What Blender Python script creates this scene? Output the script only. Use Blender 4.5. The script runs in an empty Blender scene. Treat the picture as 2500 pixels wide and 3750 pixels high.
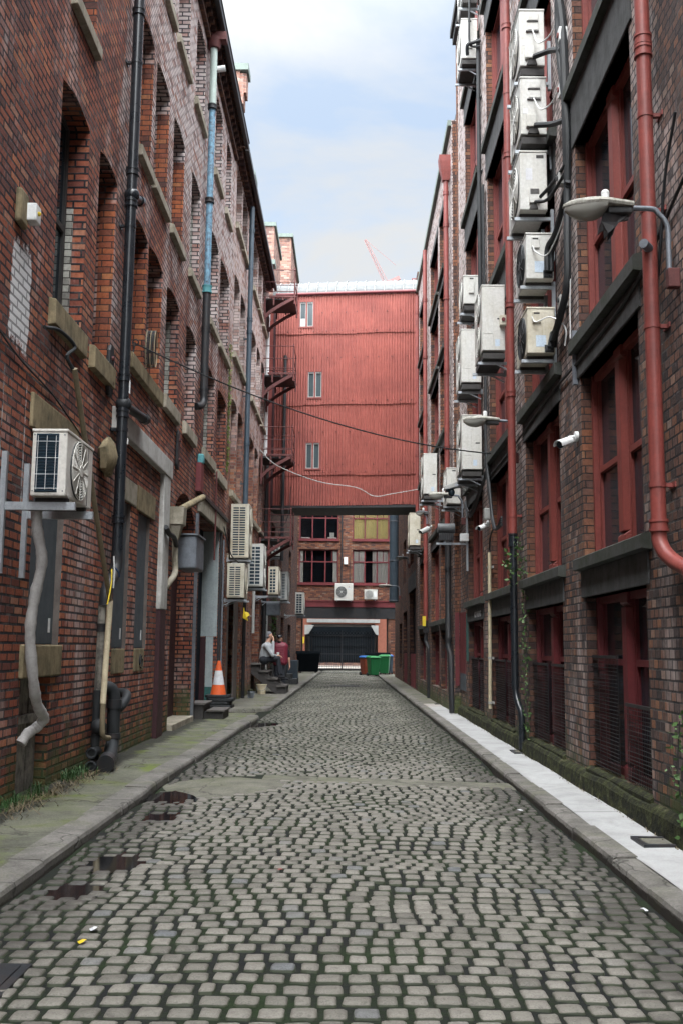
import bpy, math, random
import numpy as np
from mathutils import Vector, Matrix, noise as mnoise

random.seed(7)
rng = np.random.default_rng(11)
R = math.radians
SC = bpy.context.scene
COL = SC.collection

# ------------------------------------------------------------------ camera
cam_d = bpy.data.cameras.new("camera")
cam = bpy.data.objects.new("camera", cam_d)
COL.objects.link(cam)
cam_d.sensor_fit = 'AUTO'; cam_d.sensor_width = 36.0; cam_d.lens = 35.0
cam_d.clip_start = 0.05; cam_d.clip_end = 2000
cam.matrix_world = Matrix(((0.99992956, -0.00872625, 0.00804585, 0.0),
                           (0.00679384, -0.13506158, -0.99081391, 0.0),
                           (0.00973278, 0.99079878, -0.13499278, 1.5),
                           (0, 0, 0, 1)))
SC.camera = cam

# ------------------------------------------------------------------ light
SUN = Vector((-0.12, -0.43, 0.89)).normalized()          # towards the sun: high, behind the viewer, over the left roofs
SC.view_settings.view_transform = 'Standard'
SC.view_settings.look = 'None'
SC.view_settings.exposure = 2.42
SC.view_settings.gamma = 1.0
w = bpy.data.worlds.new("World"); SC.world = w; w.use_nodes = True
nt = w.node_tree; N = nt.nodes; L = nt.links
N.clear()
out = N.new('ShaderNodeOutputWorld'); bg = N.new('ShaderNodeBackground')
bg.inputs['Strength'].default_value = 0.10
sky = N.new('ShaderNodeTexSky'); sky.sky_type = 'NISHITA'; sky.sun_disc = False
sky.sun_elevation = math.asin(SUN.z); sky.sun_rotation = math.atan2(SUN.x, SUN.y)
sky.air_density = 1.0; sky.dust_density = 1.5; sky.ozone_density = 1.0
tc = N.new('ShaderNodeTexCoord')
sep = N.new('ShaderNodeSeparateXYZ'); L.new(tc.outputs['Generated'], sep.inputs[0])
def wm(op, a, b=None, c=None):
    n = N.new('ShaderNodeMath'); n.operation = op
    for i, v in enumerate((a, b, c)):
        if v is None: continue
        if isinstance(v, (int, float)): n.inputs[i].default_value = v
        else: L.new(v, n.inputs[i])
    return n.outputs[0]
zz = wm('ADD', wm('MAXIMUM', sep.outputs[2], 0.0), 0.22)
cx = wm('DIVIDE', sep.outputs[0], zz); cy = wm('DIVIDE', sep.outputs[1], zz)
cmb = N.new('ShaderNodeCombineXYZ'); L.new(cx, cmb.inputs[0]); L.new(cy, cmb.inputs[1])
cn = N.new('ShaderNodeTexNoise'); cn.inputs['Scale'].default_value = 1.9; cn.inputs['Detail'].default_value = 7
cn.inputs['Roughness'].default_value = 0.55; cn.inputs['Distortion'].default_value = 0.35
L.new(cmb.outputs[0], cn.inputs['Vector'])
cr = N.new('ShaderNodeValToRGB'); L.new(cn.outputs['Fac'], cr.inputs[0])
cr.color_ramp.elements[0].position = 0.43; cr.color_ramp.elements[0].color = (0.48, 0.48, 0.48, 1)
cr.color_ramp.elements[1].position = 0.57; cr.color_ramp.elements[1].color = (1, 1, 1, 1)
dt = N.new('ShaderNodeVectorMath'); dt.operation = 'DOT_PRODUCT'
L.new(tc.outputs['Generated'], dt.inputs[0]); dt.inputs[1].default_value = SUN
glow = wm('POWER', wm('MAXIMUM', dt.outputs['Value'], 0.0), 2.2)
lum = wm('MULTIPLY_ADD', glow, 34.0, 1.5)                # cloud glow round the unseen sun, added to light the alley
cc = N.new('ShaderNodeMix'); cc.data_type = 'RGBA'; cc.blend_type = 'MULTIPLY'; cc.inputs[0].default_value = 1
cc.inputs[6].default_value = (1.0, 1.03, 1.055, 1)
lc = N.new('ShaderNodeCombineXYZ')
for i in range(3): L.new(lum, lc.inputs[i])
L.new(lc.outputs[0], cc.inputs[7])
mx = N.new('ShaderNodeMix'); mx.data_type = 'RGBA'
ss = N.new('ShaderNodeMix'); ss.data_type = 'RGBA'; ss.blend_type = 'MULTIPLY'; ss.inputs[0].default_value = 1; ss.inputs[7].default_value = (0.62, 0.66, 0.62, 1)
L.new(sky.outputs[0], ss.inputs[6])
L.new(cr.outputs[0], mx.inputs[0]); L.new(ss.outputs[2], mx.inputs[6]); L.new(cc.outputs[2], mx.inputs[7])
L.new(mx.outputs[2], bg.inputs['Color']); L.new(bg.outputs[0], out.inputs[0])

sd = bpy.data.lights.new("sun", 'SUN'); sd.energy = 0.55; sd.angle = R(40); sd.color = (1.0, 0.95, 0.88)
so = bpy.data.objects.new("sun", sd); COL.objects.link(so)
so.rotation_euler = SUN.to_track_quat('Z', 'Y').to_euler(); so.location = (-10, -12, 30)

# ------------------------------------------------------------------ materials
def newmat(name):
    m = bpy.data.materials.new(name); m.use_nodes = True
    nt = m.node_tree; nt.nodes.clear()
    o = nt.nodes.new('ShaderNodeOutputMaterial'); p = nt.nodes.new('ShaderNodeBsdfPrincipled')
    nt.links.new(p.outputs[0], o.inputs[0])
    return m, nt, p
def nd(nt, typ, **kw):
    n = nt.nodes.new(typ)
    for k, v in kw.items():
        if k.startswith('_'): setattr(n, k[1:], v)
        else: n.inputs[k.replace('__', ' ')].default_value = v
    return n
def mixc(nt, fac, a, b, blend='MIX'):
    n = nt.nodes.new('ShaderNodeMix'); n.data_type = 'RGBA'; n.blend_type = blend
    for i, v in ((0, fac), (6, a), (7, b)):
        if isinstance(v, tuple): n.inputs[i].default_value = v if len(v) == 4 else v + (1,)
        elif isinstance(v, (int, float)): n.inputs[i].default_value = v
        else: nt.links.new(v, n.inputs[i])
    return n.outputs[2]
def ramp(nt, src, stops):
    n = nt.nodes.new('ShaderNodeValToRGB'); e = n.color_ramp.elements
    while len(e) < len(stops): e.new(0.5)
    for i, (p, c) in enumerate(stops):
        e[i].position = p; e[i].color = (c, c, c, 1) if isinstance(c, (int, float)) else tuple(c) + (1,)
    nt.links.new(src, n.inputs[0]); return n.outputs[0]
def mth(nt, op, a, b=0.0, clamp=False):
    n = nt.nodes.new('ShaderNodeMath'); n.operation = op; n.use_clamp = clamp
    for i, v in ((0, a), (1, b)):
        if isinstance(v, (int, float)): n.inputs[i].default_value = v
        else: nt.links.new(v, n.inputs[i])
    return n.outputs[0]
def noise(nt, vec, scale, detail=5, rough=0.6, dist=0.0):
    n = nd(nt, 'ShaderNodeTexNoise', Scale=scale, Detail=detail, Roughness=rough, Distortion=dist)
    if vec is not None: nt.links.new(vec, n.inputs['Vector'])
    return n.outputs['Fac']
def bump(nt, p, h, strength, dist=0.01):
    b = nd(nt, 'ShaderNodeBump', Strength=strength, Distance=dist)
    nt.links.new(h, b.inputs['Height']); nt.links.new(b.outputs[0], p.inputs['Normal'])
def wpos(nt):
    return nt.nodes.new('ShaderNodeNewGeometry').outputs['Position']
def sepxyz(nt, v):
    s = nt.nodes.new('ShaderNodeSeparateXYZ'); nt.links.new(v, s.inputs[0]); return s.outputs

def plain(name, col, rough=0.6, metal=0.0, dirt=0.35, dirtcol=None, scale=6.0, bmp=0.15, streak=True, spec=0.4):
    """paint, metal, stone ...: base colour broken up by stains, grime and fine grain"""
    m, nt, p = newmat(name)
    pos = wpos(nt)
    n1 = noise(nt, pos, scale, 6, 0.65)
    n2 = noise(nt, pos, scale * 9, 4, 0.7)
    dc = dirtcol or tuple(c * 0.45 for c in col)
    c = mixc(nt, ramp(nt, n1, [(0.42, 0.0), (0.72, dirt)]), col, dc)
    if streak:
        mp = nt.nodes.new('ShaderNodeMapping'); mp.inputs['Scale'].default_value = (14, 14, 0.9); nt.links.new(pos, mp.inputs[0])
        n3 = noise(nt, mp.outputs[0], 1.6, 5, 0.7)
        c = mixc(nt, ramp(nt, n3, [(0.52, 0.0), (0.75, dirt * 0.9)]), c, dc)
    c = mixc(nt, 1.0, c, ramp(nt, n2, [(0.3, 0.86), (0.7, 1.08)]), 'MULTIPLY')
    nt.links.new(c, p.inputs['Base Color'])
    p.inputs['Metallic'].default_value = metal
    r = nt.nodes.new('ShaderNodeMapRange'); nt.links.new(n1, r.inputs[0])
    r.inputs[3].default_value = max(0.02, rough - 0.12); r.inputs[4].default_value = min(1, rough + 0.15)
    nt.links.new(r.outputs[0], p.inputs['Roughness'])
    p.inputs['Specular IOR Level'].default_value = spec
    if bmp: bump(nt, p, n2, bmp, 0.004)
    return m

def brick(name, stops, mortar, row=0.08, width=0.225, msize=0.007, squash=1.0, sqf=4, grime=0.5, pale=None, green=None, patch=False, mortar2=None, orange=None, bs=0.9):
    m, nt, p = newmat(name)
    uv = nt.nodes.new('ShaderNodeUVMap').outputs[0]
    pos = wpos(nt); px, py, pz = sepxyz(nt, pos)
    nz = nd(nt, 'ShaderNodeTexNoise', Scale=7.0, Detail=3.0); nt.links.new(uv, nz.inputs['Vector'])
    sub = nt.nodes.new('ShaderNodeVectorMath'); sub.operation = 'MULTIPLY_ADD'
    nt.links.new(nz.outputs['Color'], sub.inputs[0]); sub.inputs[1].default_value = (0.016, 0.012, 0); nt.links.new(uv, sub.inputs[2])
    bt = nt.nodes.new('ShaderNodeTexBrick'); bt.offset = 0.5; bt.offset_frequency = 2; bt.squash = squash; bt.squash_frequency = sqf
    for k, v in (('Scale', 1.0), ('Mortar Size', msize), ('Mortar Smooth', 0.35), ('Bias', 0.0), ('Brick Width', width), ('Row Height', row)):
        bt.inputs[k].default_value = v
    bt.inputs['Color1'].default_value = (0, 0, 0, 1); bt.inputs['Color2'].default_value = (1, 1, 1, 1); bt.inputs['Mortar'].default_value = (0.5, 0.5, 0.5, 1)
    nt.links.new(sub.outputs[0], bt.inputs['Vector'])
    us, vs, _ = sepxyz(nt, sub.outputs[0])
    rw = mth(nt, 'FLOOR', mth(nt, 'DIVIDE', vs, row)); od = mth(nt, 'MULTIPLY', mth(nt, 'SUBTRACT', 1.0, mth(nt, 'FLOORED_MODULO', rw, 2.0)), 0.5)
    cl = mth(nt, 'FLOOR', mth(nt, 'ADD', mth(nt, 'DIVIDE', us, width), od))
    idv = nt.nodes.new('ShaderNodeCombineXYZ'); nt.links.new(cl, idv.inputs[0]); nt.links.new(rw, idv.inputs[1])
    wn = nt.nodes.new('ShaderNodeTexWhiteNoise'); wn.noise_dimensions = '2D'; nt.links.new(idv.outputs[0], wn.inputs['Vector'])
    r1, r2, r3 = sepxyz(nt, wn.outputs['Color'])
    c = ramp(nt, r1, stops)
    c = mixc(nt, ramp(nt, r2, [(0.87, 0.0), (0.95, 0.5)]), c, (0.040, 0.036, 0.042))       # over-burnt blue-black bricks
    fine = noise(nt, pos, 26, 6, 0.75)
    c = mixc(nt, 1.0, c, ramp(nt, fine, [(0.28, 0.55), (0.5, 0.95), (0.75, 1.25)]), 'MULTIPLY')
    big = noise(nt, pos, 0.75, 6, 0.65, 0.4)
    mid = noise(nt, pos, 3.1, 6, 0.7)
    if orange:
        c = mixc(nt, ramp(nt, noise(nt, pos, 1.3, 3, 0.5), [(0.5, 0.0), (0.68, 0.5)]), c, orange)
    c = mixc(nt, ramp(nt, big, [(0.44, 0.0), (0.66, grime)]), c, (0.035, 0.03, 0.032))
    c = mixc(nt, ramp(nt, mid, [(0.5, 0.0), (0.8, grime * 0.9)]), c, (0.045, 0.036, 0.035))
    mp0 = nt.nodes.new('ShaderNodeMapping'); mp0.inputs['Scale'].default_value = (2.6, 2.6, 0.22); nt.links.new(pos, mp0.inputs[0])
    c = mixc(nt, ramp(nt, noise(nt, mp0.outputs[0], 1.7, 6, 0.7), [(0.52, 0.0), (0.72, grime)]), c, (0.04, 0.035, 0.036))  # rain streaks
    mf = bt.outputs['Fac']
    mc = mortar
    if mortar2:
        mc = mixc(nt, ramp(nt, noise(nt, pos, 2.3, 5, 0.7), [(0.5, 0.0), (0.62, 1.0)]), mortar, mortar2)
    c = mixc(nt, mf, c, mc)
    if pale:        # clouded lime bloom, plus sky light and haze painted in with height and depth: strength, z0, y0
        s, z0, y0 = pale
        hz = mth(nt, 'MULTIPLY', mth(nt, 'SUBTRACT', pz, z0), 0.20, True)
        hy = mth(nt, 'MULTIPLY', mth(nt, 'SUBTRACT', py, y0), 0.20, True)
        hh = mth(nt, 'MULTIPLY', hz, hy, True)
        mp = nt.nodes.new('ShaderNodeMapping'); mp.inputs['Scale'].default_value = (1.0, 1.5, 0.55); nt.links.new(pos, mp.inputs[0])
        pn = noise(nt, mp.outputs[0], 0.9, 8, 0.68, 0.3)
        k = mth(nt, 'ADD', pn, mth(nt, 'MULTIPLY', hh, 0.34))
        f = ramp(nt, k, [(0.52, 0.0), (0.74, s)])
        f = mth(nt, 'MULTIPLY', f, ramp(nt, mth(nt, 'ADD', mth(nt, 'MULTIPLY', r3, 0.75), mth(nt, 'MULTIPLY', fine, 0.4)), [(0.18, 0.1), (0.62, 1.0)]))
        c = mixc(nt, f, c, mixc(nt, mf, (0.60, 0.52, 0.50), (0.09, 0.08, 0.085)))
    if patch:       # flaking white paint left on the bricks
        def band(v, a, b, e):
            u = mth(nt, 'DIVIDE', mth(nt, 'SUBTRACT', v, a), e, True)
            l = mth(nt, 'DIVIDE', mth(nt, 'SUBTRACT', b, v), e, True)
            return mth(nt, 'MULTIPLY', u, l)
        fl = noise(nt, pos, 7, 6, 0.75)
        msk = mth(nt, 'MULTIPLY', band(py, 8.05, 8.72, 0.12), band(pz, 3.88, 5.2, 0.35))
        msk = mth(nt, 'MULTIPLY', ramp(nt, mth(nt, 'ADD', mth(nt, 'MULTIPLY', msk, 0.62), fl), [(0.86, 0.0), (0.94, 1.0)]), ramp(nt, mf, [(0.3, 1.0), (0.9, 0.35)]))
        c = mixc(nt, msk, c, (0.72, 0.72, 0.73))
        for (a, b, za, zb) in ((8.08, 8.115, 2.7, 3.85), (8.66, 8.70, 2.6, 3.85)):
            ms = mth(nt, 'MULTIPLY', band(py, a, b, 0.01), band(pz, za, zb, 0.1))
            ms = mth(nt, 'MULTIPLY', ms, ramp(nt, fl, [(0.42, 0.0), (0.52, 0.8)]))
            c = mixc(nt, ms, c, (0.5, 0.5, 0.5))
    if green:       # algae at the damp foot of the wall
        g = mth(nt, 'SUBTRACT', 1.0, mth(nt, 'DIVIDE', pz, green), True)
        g = ramp(nt, mth(nt, 'ADD', mth(nt, 'MULTIPLY', g, 0.55), mid), [(0.72, 0.0), (0.95, 0.8)])
        c = mixc(nt, g, c, (0.06, 0.085, 0.03))
    nt.links.new(c, p.inputs['Base Color'])
    p.inputs['Roughness'].default_value = 0.85; p.inputs['Specular IOR Level'].default_value = 0.25
    h = mth(nt, 'SUBTRACT', mth(nt, 'ADD', mth(nt, 'MULTIPLY', fine, 0.55), mth(nt, 'MULTIPLY', r3, 0.3)), mth(nt, 'MULTIPLY', mf, 1.2))
    bump(nt, p, h, bs, 0.016)
    return m

M = {}
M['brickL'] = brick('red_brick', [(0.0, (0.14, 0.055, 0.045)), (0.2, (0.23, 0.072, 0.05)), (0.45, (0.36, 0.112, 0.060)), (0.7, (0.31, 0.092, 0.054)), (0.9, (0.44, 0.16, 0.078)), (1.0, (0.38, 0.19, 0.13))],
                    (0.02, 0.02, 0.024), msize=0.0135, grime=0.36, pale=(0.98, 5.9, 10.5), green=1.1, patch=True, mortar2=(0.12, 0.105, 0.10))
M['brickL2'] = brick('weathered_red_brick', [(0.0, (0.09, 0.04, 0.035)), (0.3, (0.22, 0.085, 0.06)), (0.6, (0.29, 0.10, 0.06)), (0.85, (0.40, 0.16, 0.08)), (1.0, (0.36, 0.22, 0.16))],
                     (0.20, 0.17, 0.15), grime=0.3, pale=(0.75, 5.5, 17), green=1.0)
M['brickR'] = brick('sooty_brown_brick', [(0.0, (0.055, 0.046, 0.048)), (0.25, (0.105, 0.070, 0.060)), (0.5, (0.18, 0.092, 0.065)), (0.7, (0.145, 0.095, 0.08)), (0.88, (0.27, 0.125, 0.07)), (1.0, (0.31, 0.23, 0.19))],
                    (0.026, 0.026, 0.03), msize=0.010, width=0.118, squash=1.0, sqf=2, grime=0.42, pale=(0.85, 3.0, 6.5), green=0.9, mortar2=(0.11, 0.10, 0.095))
M['brickO'] = brick('orange_brick', [(0.0, (0.07, 0.045, 0.04)), (0.3, (0.18, 0.08, 0.05)), (0.6, (0.27, 0.11, 0.06)), (0.85, (0.16, 0.08, 0.06)), (1.0, (0.34, 0.17, 0.09))],
                    (0.03, 0.028, 0.028), grime=0.5, width=0.2)
M['brickJ'] = brick('clean_orange_brick', [(0.0, (0.12, 0.05, 0.04)), (0.3, (0.33, 0.095, 0.045)), (0.6, (0.42, 0.13, 0.052)), (0.85, (0.30, 0.085, 0.045)), (1.0, (0.46, 0.19, 0.08))],
                    (0.03, 0.026, 0.026), grime=0.3)
M['brickE'] = brick('glazed_orange_brick', [(0.0, (0.09, 0.04, 0.032)), (0.4, (0.19, 0.075, 0.045)), (0.75, (0.26, 0.105, 0.055)), (1.0, (0.26, 0.18, 0.14))], (0.05, 0.04, 0.037), grime=0.35)
M['brickT'] = brick('pink_weathered_brick', [(0.0, (0.16, 0.09, 0.08)), (0.4, (0.32, 0.16, 0.12)), (0.75, (0.38, 0.20, 0.15)), (1.0, (0.42, 0.30, 0.25))], (0.22, 0.19, 0.17), grime=0.25, bs=0.5)
M['brickW'] = brick('limewashed_brick', [(0.0, (0.30, 0.30, 0.27)), (0.5, (0.42, 0.42, 0.38)), (1.0, (0.55, 0.55, 0.5))], (0.05, 0.045, 0.04), grime=0.45, bs=0.6)
M['brickD'] = brick('dark_yard_brick', [(0.0, (0.05, 0.03, 0.03)), (0.5, (0.12, 0.055, 0.04)), (1.0, (0.2, 0.1, 0.06))], (0.03, 0.03, 0.03), grime=0.5)
M['stone'] = plain('pale_sandstone', (0.38, 0.345, 0.28), 0.85, dirt=0.8, dirtcol=(0.13, 0.12, 0.08), scale=4, bmp=0.5, spec=0.2)
M['stoneB'] = plain('buff_sandstone', (0.27, 0.22, 0.135), 0.85, dirt=0.85, dirtcol=(0.075, 0.068, 0.045), scale=5, bmp=0.5, spec=0.2)
M['stoneD'] = plain('soot_black_stone', (0.075, 0.077, 0.08), 0.8, dirt=0.7, dirtcol=(0.02, 0.024, 0.02), scale=5, bmp=0.5, spec=0.25)
M['stoneG'] = plain('moss_topped_black_stone', (0.065, 0.067, 0.065), 0.85, dirt=0.8, dirtcol=(0.028, 0.036, 0.02), scale=4, bmp=0.5, spec=0.2)
M['concrete'] = plain('painted_concrete', (0.52, 0.52, 0.50), 0.8, dirt=0.6, dirtcol=(0.16, 0.14, 0.11), scale=3, bmp=0.3)
M['red'] = plain('dull_red_gloss_paint', (0.215, 0.052, 0.043), 0.5, dirt=0.45, dirtcol=(0.12, 0.026, 0.026), scale=3.0, bmp=0.25)
M['redlow'] = plain('deep_red_paint', (0.14, 0.026, 0.03), 0.5, dirt=0.5, dirtcol=(0.07, 0.012, 0.018), scale=3.0, bmp=0.25)
M['redpipe'] = plain('red_pipe_paint', (0.235, 0.056, 0.047), 0.45, dirt=0.65, dirtcol=(0.10, 0.03, 0.028), scale=3.0, bmp=0.2)
M['corr'] = plain('red_corrugated_sheet', (0.27, 0.078, 0.062), 0.55, dirt=0.7, dirtcol=(0.165, 0.043, 0.037), scale=0.8, bmp=0.08)
M['rust'] = plain('rusted_red_iron', (0.11, 0.032, 0.030), 0.7, dirt=0.6, dirtcol=(0.035, 0.016, 0.016), scale=9, bmp=0.4)
M['black'] = plain('black_pvc', (0.012, 0.016, 0.021), 0.28, dirt=0.3, dirtcol=(0.03, 0.03, 0.032), bmp=0.0, spec=0.5)
M['iron'] = plain('black_cast_iron', (0.016, 0.019, 0.023), 0.5, dirt=0.5, dirtcol=(0.045, 0.03, 0.024), scale=8, bmp=0.3)
M['rubber'] = plain('black_rubber', (0.014, 0.017, 0.02), 0.6, dirt=0.4, dirtcol=(0.04, 0.04, 0.04), bmp=0.2)
M['slate'] = plain('slate_grey_paint', (0.06, 0.085, 0.11), 0.4, dirt=0.4, bmp=0.1)
M['blue'] = plain('flaking_blue_paint', (0.17, 0.34, 0.47), 0.5, dirt=0.95, dirtcol=(0.05, 0.04, 0.045), scale=13, bmp=0.5)
M['celadon'] = plain('pale_green_paint', (0.42, 0.51, 0.47), 0.5, dirt=0.4, dirtcol=(0.25, 0.26, 0.22), scale=6, bmp=0.2)
M['white'] = plain('white_upvc', (0.72, 0.74, 0.74), 0.4, dirt=0.25, dirtcol=(0.4, 0.4, 0.38), bmp=0.0)
M['ac'] = plain('white_powder_coat', (0.57, 0.57, 0.545), 0.42, dirt=0.5, dirtcol=(0.42, 0.40, 0.34), scale=3, bmp=0.0)
M['acnew'] = plain('clean_ivory_powder_coat', (0.68, 0.665, 0.62), 0.4, dirt=0.14, dirtcol=(0.5, 0.48, 0.42), scale=3, bmp=0.0)
M['acold'] = plain('yellowed_powder_coat', (0.57, 0.545, 0.46), 0.5, dirt=0.55, dirtcol=(0.30, 0.24, 0.14), scale=3, bmp=0.0)
M['acgrey'] = plain('grey_powder_coat', (0.36, 0.37, 0.36), 0.5, dirt=0.5, dirtcol=(0.2, 0.19, 0.17), scale=3, bmp=0.0)
M['coil'] = plain('blue_black_coil_fins', (0.008, 0.03, 0.05), 0.35, dirt=0.3, bmp=0.0)
M['fan'] = plain('dark_fan_plastic', (0.03, 0.033, 0.036), 0.45, dirt=0.2, bmp=0.0)
M['tray'] = plain('soot_stained_tray', (0.045, 0.043, 0.042), 0.7, dirt=0.6, dirtcol=(0.015, 0.013, 0.012), bmp=0.2)
M['galv'] = plain('galvanised_steel', (0.40, 0.43, 0.46), 0.45, metal=0.55, dirt=0.5, dirtcol=(0.2, 0.22, 0.24), scale=10, bmp=0.1)
M['galvd'] = plain('dulled_galvanised_steel', (0.19, 0.21, 0.24), 0.5, metal=0.4, dirt=0.5, dirtcol=(0.08, 0.09, 0.1), scale=10, bmp=0.1)
M['lampgrey'] = plain('lichen_grey_aluminium', (0.42, 0.41, 0.37), 0.6, dirt=0.9, dirtcol=(0.13, 0.13, 0.10), scale=22, bmp=0.3)
M['lampdark'] = plain('dark_grey_aluminium', (0.09, 0.095, 0.10), 0.5, dirt=0.6, dirtcol=(0.03, 0.03, 0.03), scale=15, bmp=0.2)
M['cream'] = plain('cream_plastic_conduit', (0.56, 0.49, 0.34), 0.5, dirt=0.5, dirtcol=(0.25, 0.2, 0.13), scale=7, bmp=0.1)
M['tan'] = plain('weathered_tan_conduit', (0.24, 0.20, 0.13), 0.6, dirt=0.5, dirtcol=(0.1, 0.08, 0.05), scale=7, bmp=0.2)
M['wrap'] = plain('wrinkled_grey_wrap', (0.45, 0.44, 0.43), 0.5, dirt=0.5, dirtcol=(0.22, 0.2, 0.2), scale=20, bmp=0.9)
M['board'] = plain('slate_grey_board', (0.075, 0.092, 0.105), 0.6, dirt=0.4, bmp=0.15)
M['wood'] = plain('bleached_grey_wood', (0.23, 0.215, 0.185), 0.85, dirt=0.95, dirtcol=(0.016, 0.016, 0.018), scale=8, bmp=0.6)
M['woodd'] = plain('dark_timber', (0.05, 0.046, 0.044), 0.75, dirt=0.6, dirtcol=(0.022, 0.022, 0.024), scale=6, bmp=0.4)
M['woodt'] = plain('grey_timber_tread', (0.095, 0.088, 0.082), 0.8, dirt=0.6, dirtcol=(0.04, 0.036, 0.034), scale=6, bmp=0.4)
M['plaster'] = plain('pale_blue_grey_render', (0.34, 0.39, 0.40), 0.8, dirt=0.35, dirtcol=(0.17, 0.18, 0.17), scale=5, bmp=0.3)
M['taupe'] = plain('taupe_painted_timber', (0.14, 0.12, 0.11), 0.7, dirt=0.4, bmp=0.2)
M['maroon'] = plain('dark_maroon_paint', (0.045, 0.016, 0.02), 0.6, dirt=0.4, bmp=0.2)
M['teal'] = plain('teal_paint', (0.03, 0.13, 0.12), 0.7, dirt=0.7, dirtcol=(0.05, 0.06, 0.055), scale=9, bmp=0.3)
M['turq'] = plain('turquoise_paint', (0.10, 0.33, 0.36), 0.6, dirt=0.6, scale=12, bmp=0.3)
M['pitch'] = plain('black_paint_and_gateway_shade', (0.003, 0.004, 0.005), 0.95, dirt=0.1, bmp=0.0, spec=0.02)  # black containers, and the shade painted beyond the gate
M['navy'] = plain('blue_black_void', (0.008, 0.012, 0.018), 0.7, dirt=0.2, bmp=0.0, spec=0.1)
M['orange'] = plain('orange_road_plastic', (0.72, 0.12, 0.03), 0.5, dirt=0.25, bmp=0.0)
M['retro'] = plain('white_reflective_sleeve', (0.62, 0.63, 0.66), 0.45, dirt=0.35, scale=14, bmp=0.0)
M['green'] = plain('green_bin_plastic', (0.010, 0.125, 0.038), 0.45, dirt=0.3, bmp=0.1)
M['greenlid'] = plain('bright_green_bin_lid', (0.02, 0.18, 0.055), 0.45, dirt=0.2, bmp=0.0)
M['bluelid'] = plain('blue_bin_plastic', (0.02, 0.09, 0.27), 0.45, dirt=0.2, bmp=0.0)
M['orangebin'] = plain('rust_orange_bin_plastic', (0.20, 0.045, 0.022), 0.5, dirt=0.4, bmp=0.0)
M['yellow'] = plain('yellow_plastic', (0.68, 0.50, 0.03), 0.5, dirt=0.25, bmp=0.0)
M['blind'] = plain('yellow_roller_blind', (0.86, 0.76, 0.36), 0.8, dirt=0.15, bmp=0.0)
M['curtain'] = plain('grey_white_curtain', (0.78, 0.78, 0.73), 0.9, dirt=0.2, bmp=0.0)
M['coral'] = plain('haze_paled_coral_steel', (0.25, 0.12, 0.115), 0.6, dirt=0.1, bmp=0.0)  # distance haze mixed into the crane's own colour
M['roofw'] = plain('chalky_white_sheet', (0.125, 0.132, 0.135), 0.75, dirt=0.5, bmp=0.1)
M['roof'] = plain('grey_roof_felt', (0.10, 0.11, 0.12), 0.8, dirt=0.4, bmp=0.2)
M['copper'] = plain('grey_green_capping', (0.16, 0.20, 0.18), 0.7, dirt=0.4, bmp=0.2)
M['peach'] = plain('peach_painted_brick', (0.27, 0.095, 0.06), 0.8, dirt=0.3, bmp=0.2)
M['sticker'] = plain('pale_blue_label', (0.52, 0.62, 0.72), 0.5, dirt=0.6, dirtcol=(0.3, 0.36, 0.45), scale=60, bmp=0.0)
M['moss'] = None
def mossy(name):
    m, nt, p = newmat(name); pos = wpos(nt)
    n = noise(nt, pos, 9, 7, 0.7); n2 = noise(nt, pos, 40, 4, 0.7)
    c = ramp(nt, n, [(0.33, (0.016, 0.016, 0.015)), (0.47, (0.030, 0.032, 0.022)), (0.58, (0.052, 0.058, 0.026)), (0.72, (0.13, 0.12, 0.085))])
    c = mixc(nt, 1.0, c, ramp(nt, n2, [(0.3, 0.6), (0.7, 1.2)]), 'MULTIPLY')
    nt.links.new(c, p.inputs['Base Color']); p.inputs['Roughness'].default_value = 0.95; p.inputs['Specular IOR Level'].default_value = 0.1
    bump(nt, p, mth(nt, 'ADD', n, mth(nt, 'MULTIPLY', n2, 0.5)), 1.0, 0.02); return m
M['moss'] = mossy('mossy_stone')
def glass(name, col, rough=0.05, spec=0.6):
    m, nt, p = newmat(name); pos = wpos(nt)
    n = noise(nt, pos, 2.2, 3); c = mixc(nt, n, col, tuple(x * 1.7 for x in col))
    nt.links.new(c, p.inputs['Base Color']); p.inputs['Roughness'].default_value = rough; p.inputs['Specular IOR Level'].default_value = spec
    bump(nt, p, noise(nt, pos, 1.4, 2), 0.06, 0.02); return m
M['glass'] = glass('dark_window_glass', (0.012, 0.021, 0.028), 0.10, 0.35)
M['glassg'] = glass('dusty_window_glass', (0.035, 0.05, 0.055), 0.2)
M['bowl'] = glass('lamp_bowl_plastic', (0.22, 0.22, 0.20), 0.15)
def clear(name):
    m, nt, p = newmat(name); nt.nodes.remove(p)
    t = nt.nodes.new('ShaderNodeBsdfTransparent'); g = nd(nt, 'ShaderNodeBsdfGlossy', Roughness=0.03)
    f = nd(nt, 'ShaderNodeFresnel', IOR=1.45); mx = nt.nodes.new('ShaderNodeMixShader')
    nt.links.new(f.outputs[0], mx.inputs[0]); nt.links.new(t.outputs[0], mx.inputs[1]); nt.links.new(g.outputs[0], mx.inputs[2])
    nt.links.new(mx.outputs[0], nt.nodes['Material Output'].inputs[0]); return m
M['clear'] = clear('clear_window_glass')

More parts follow.
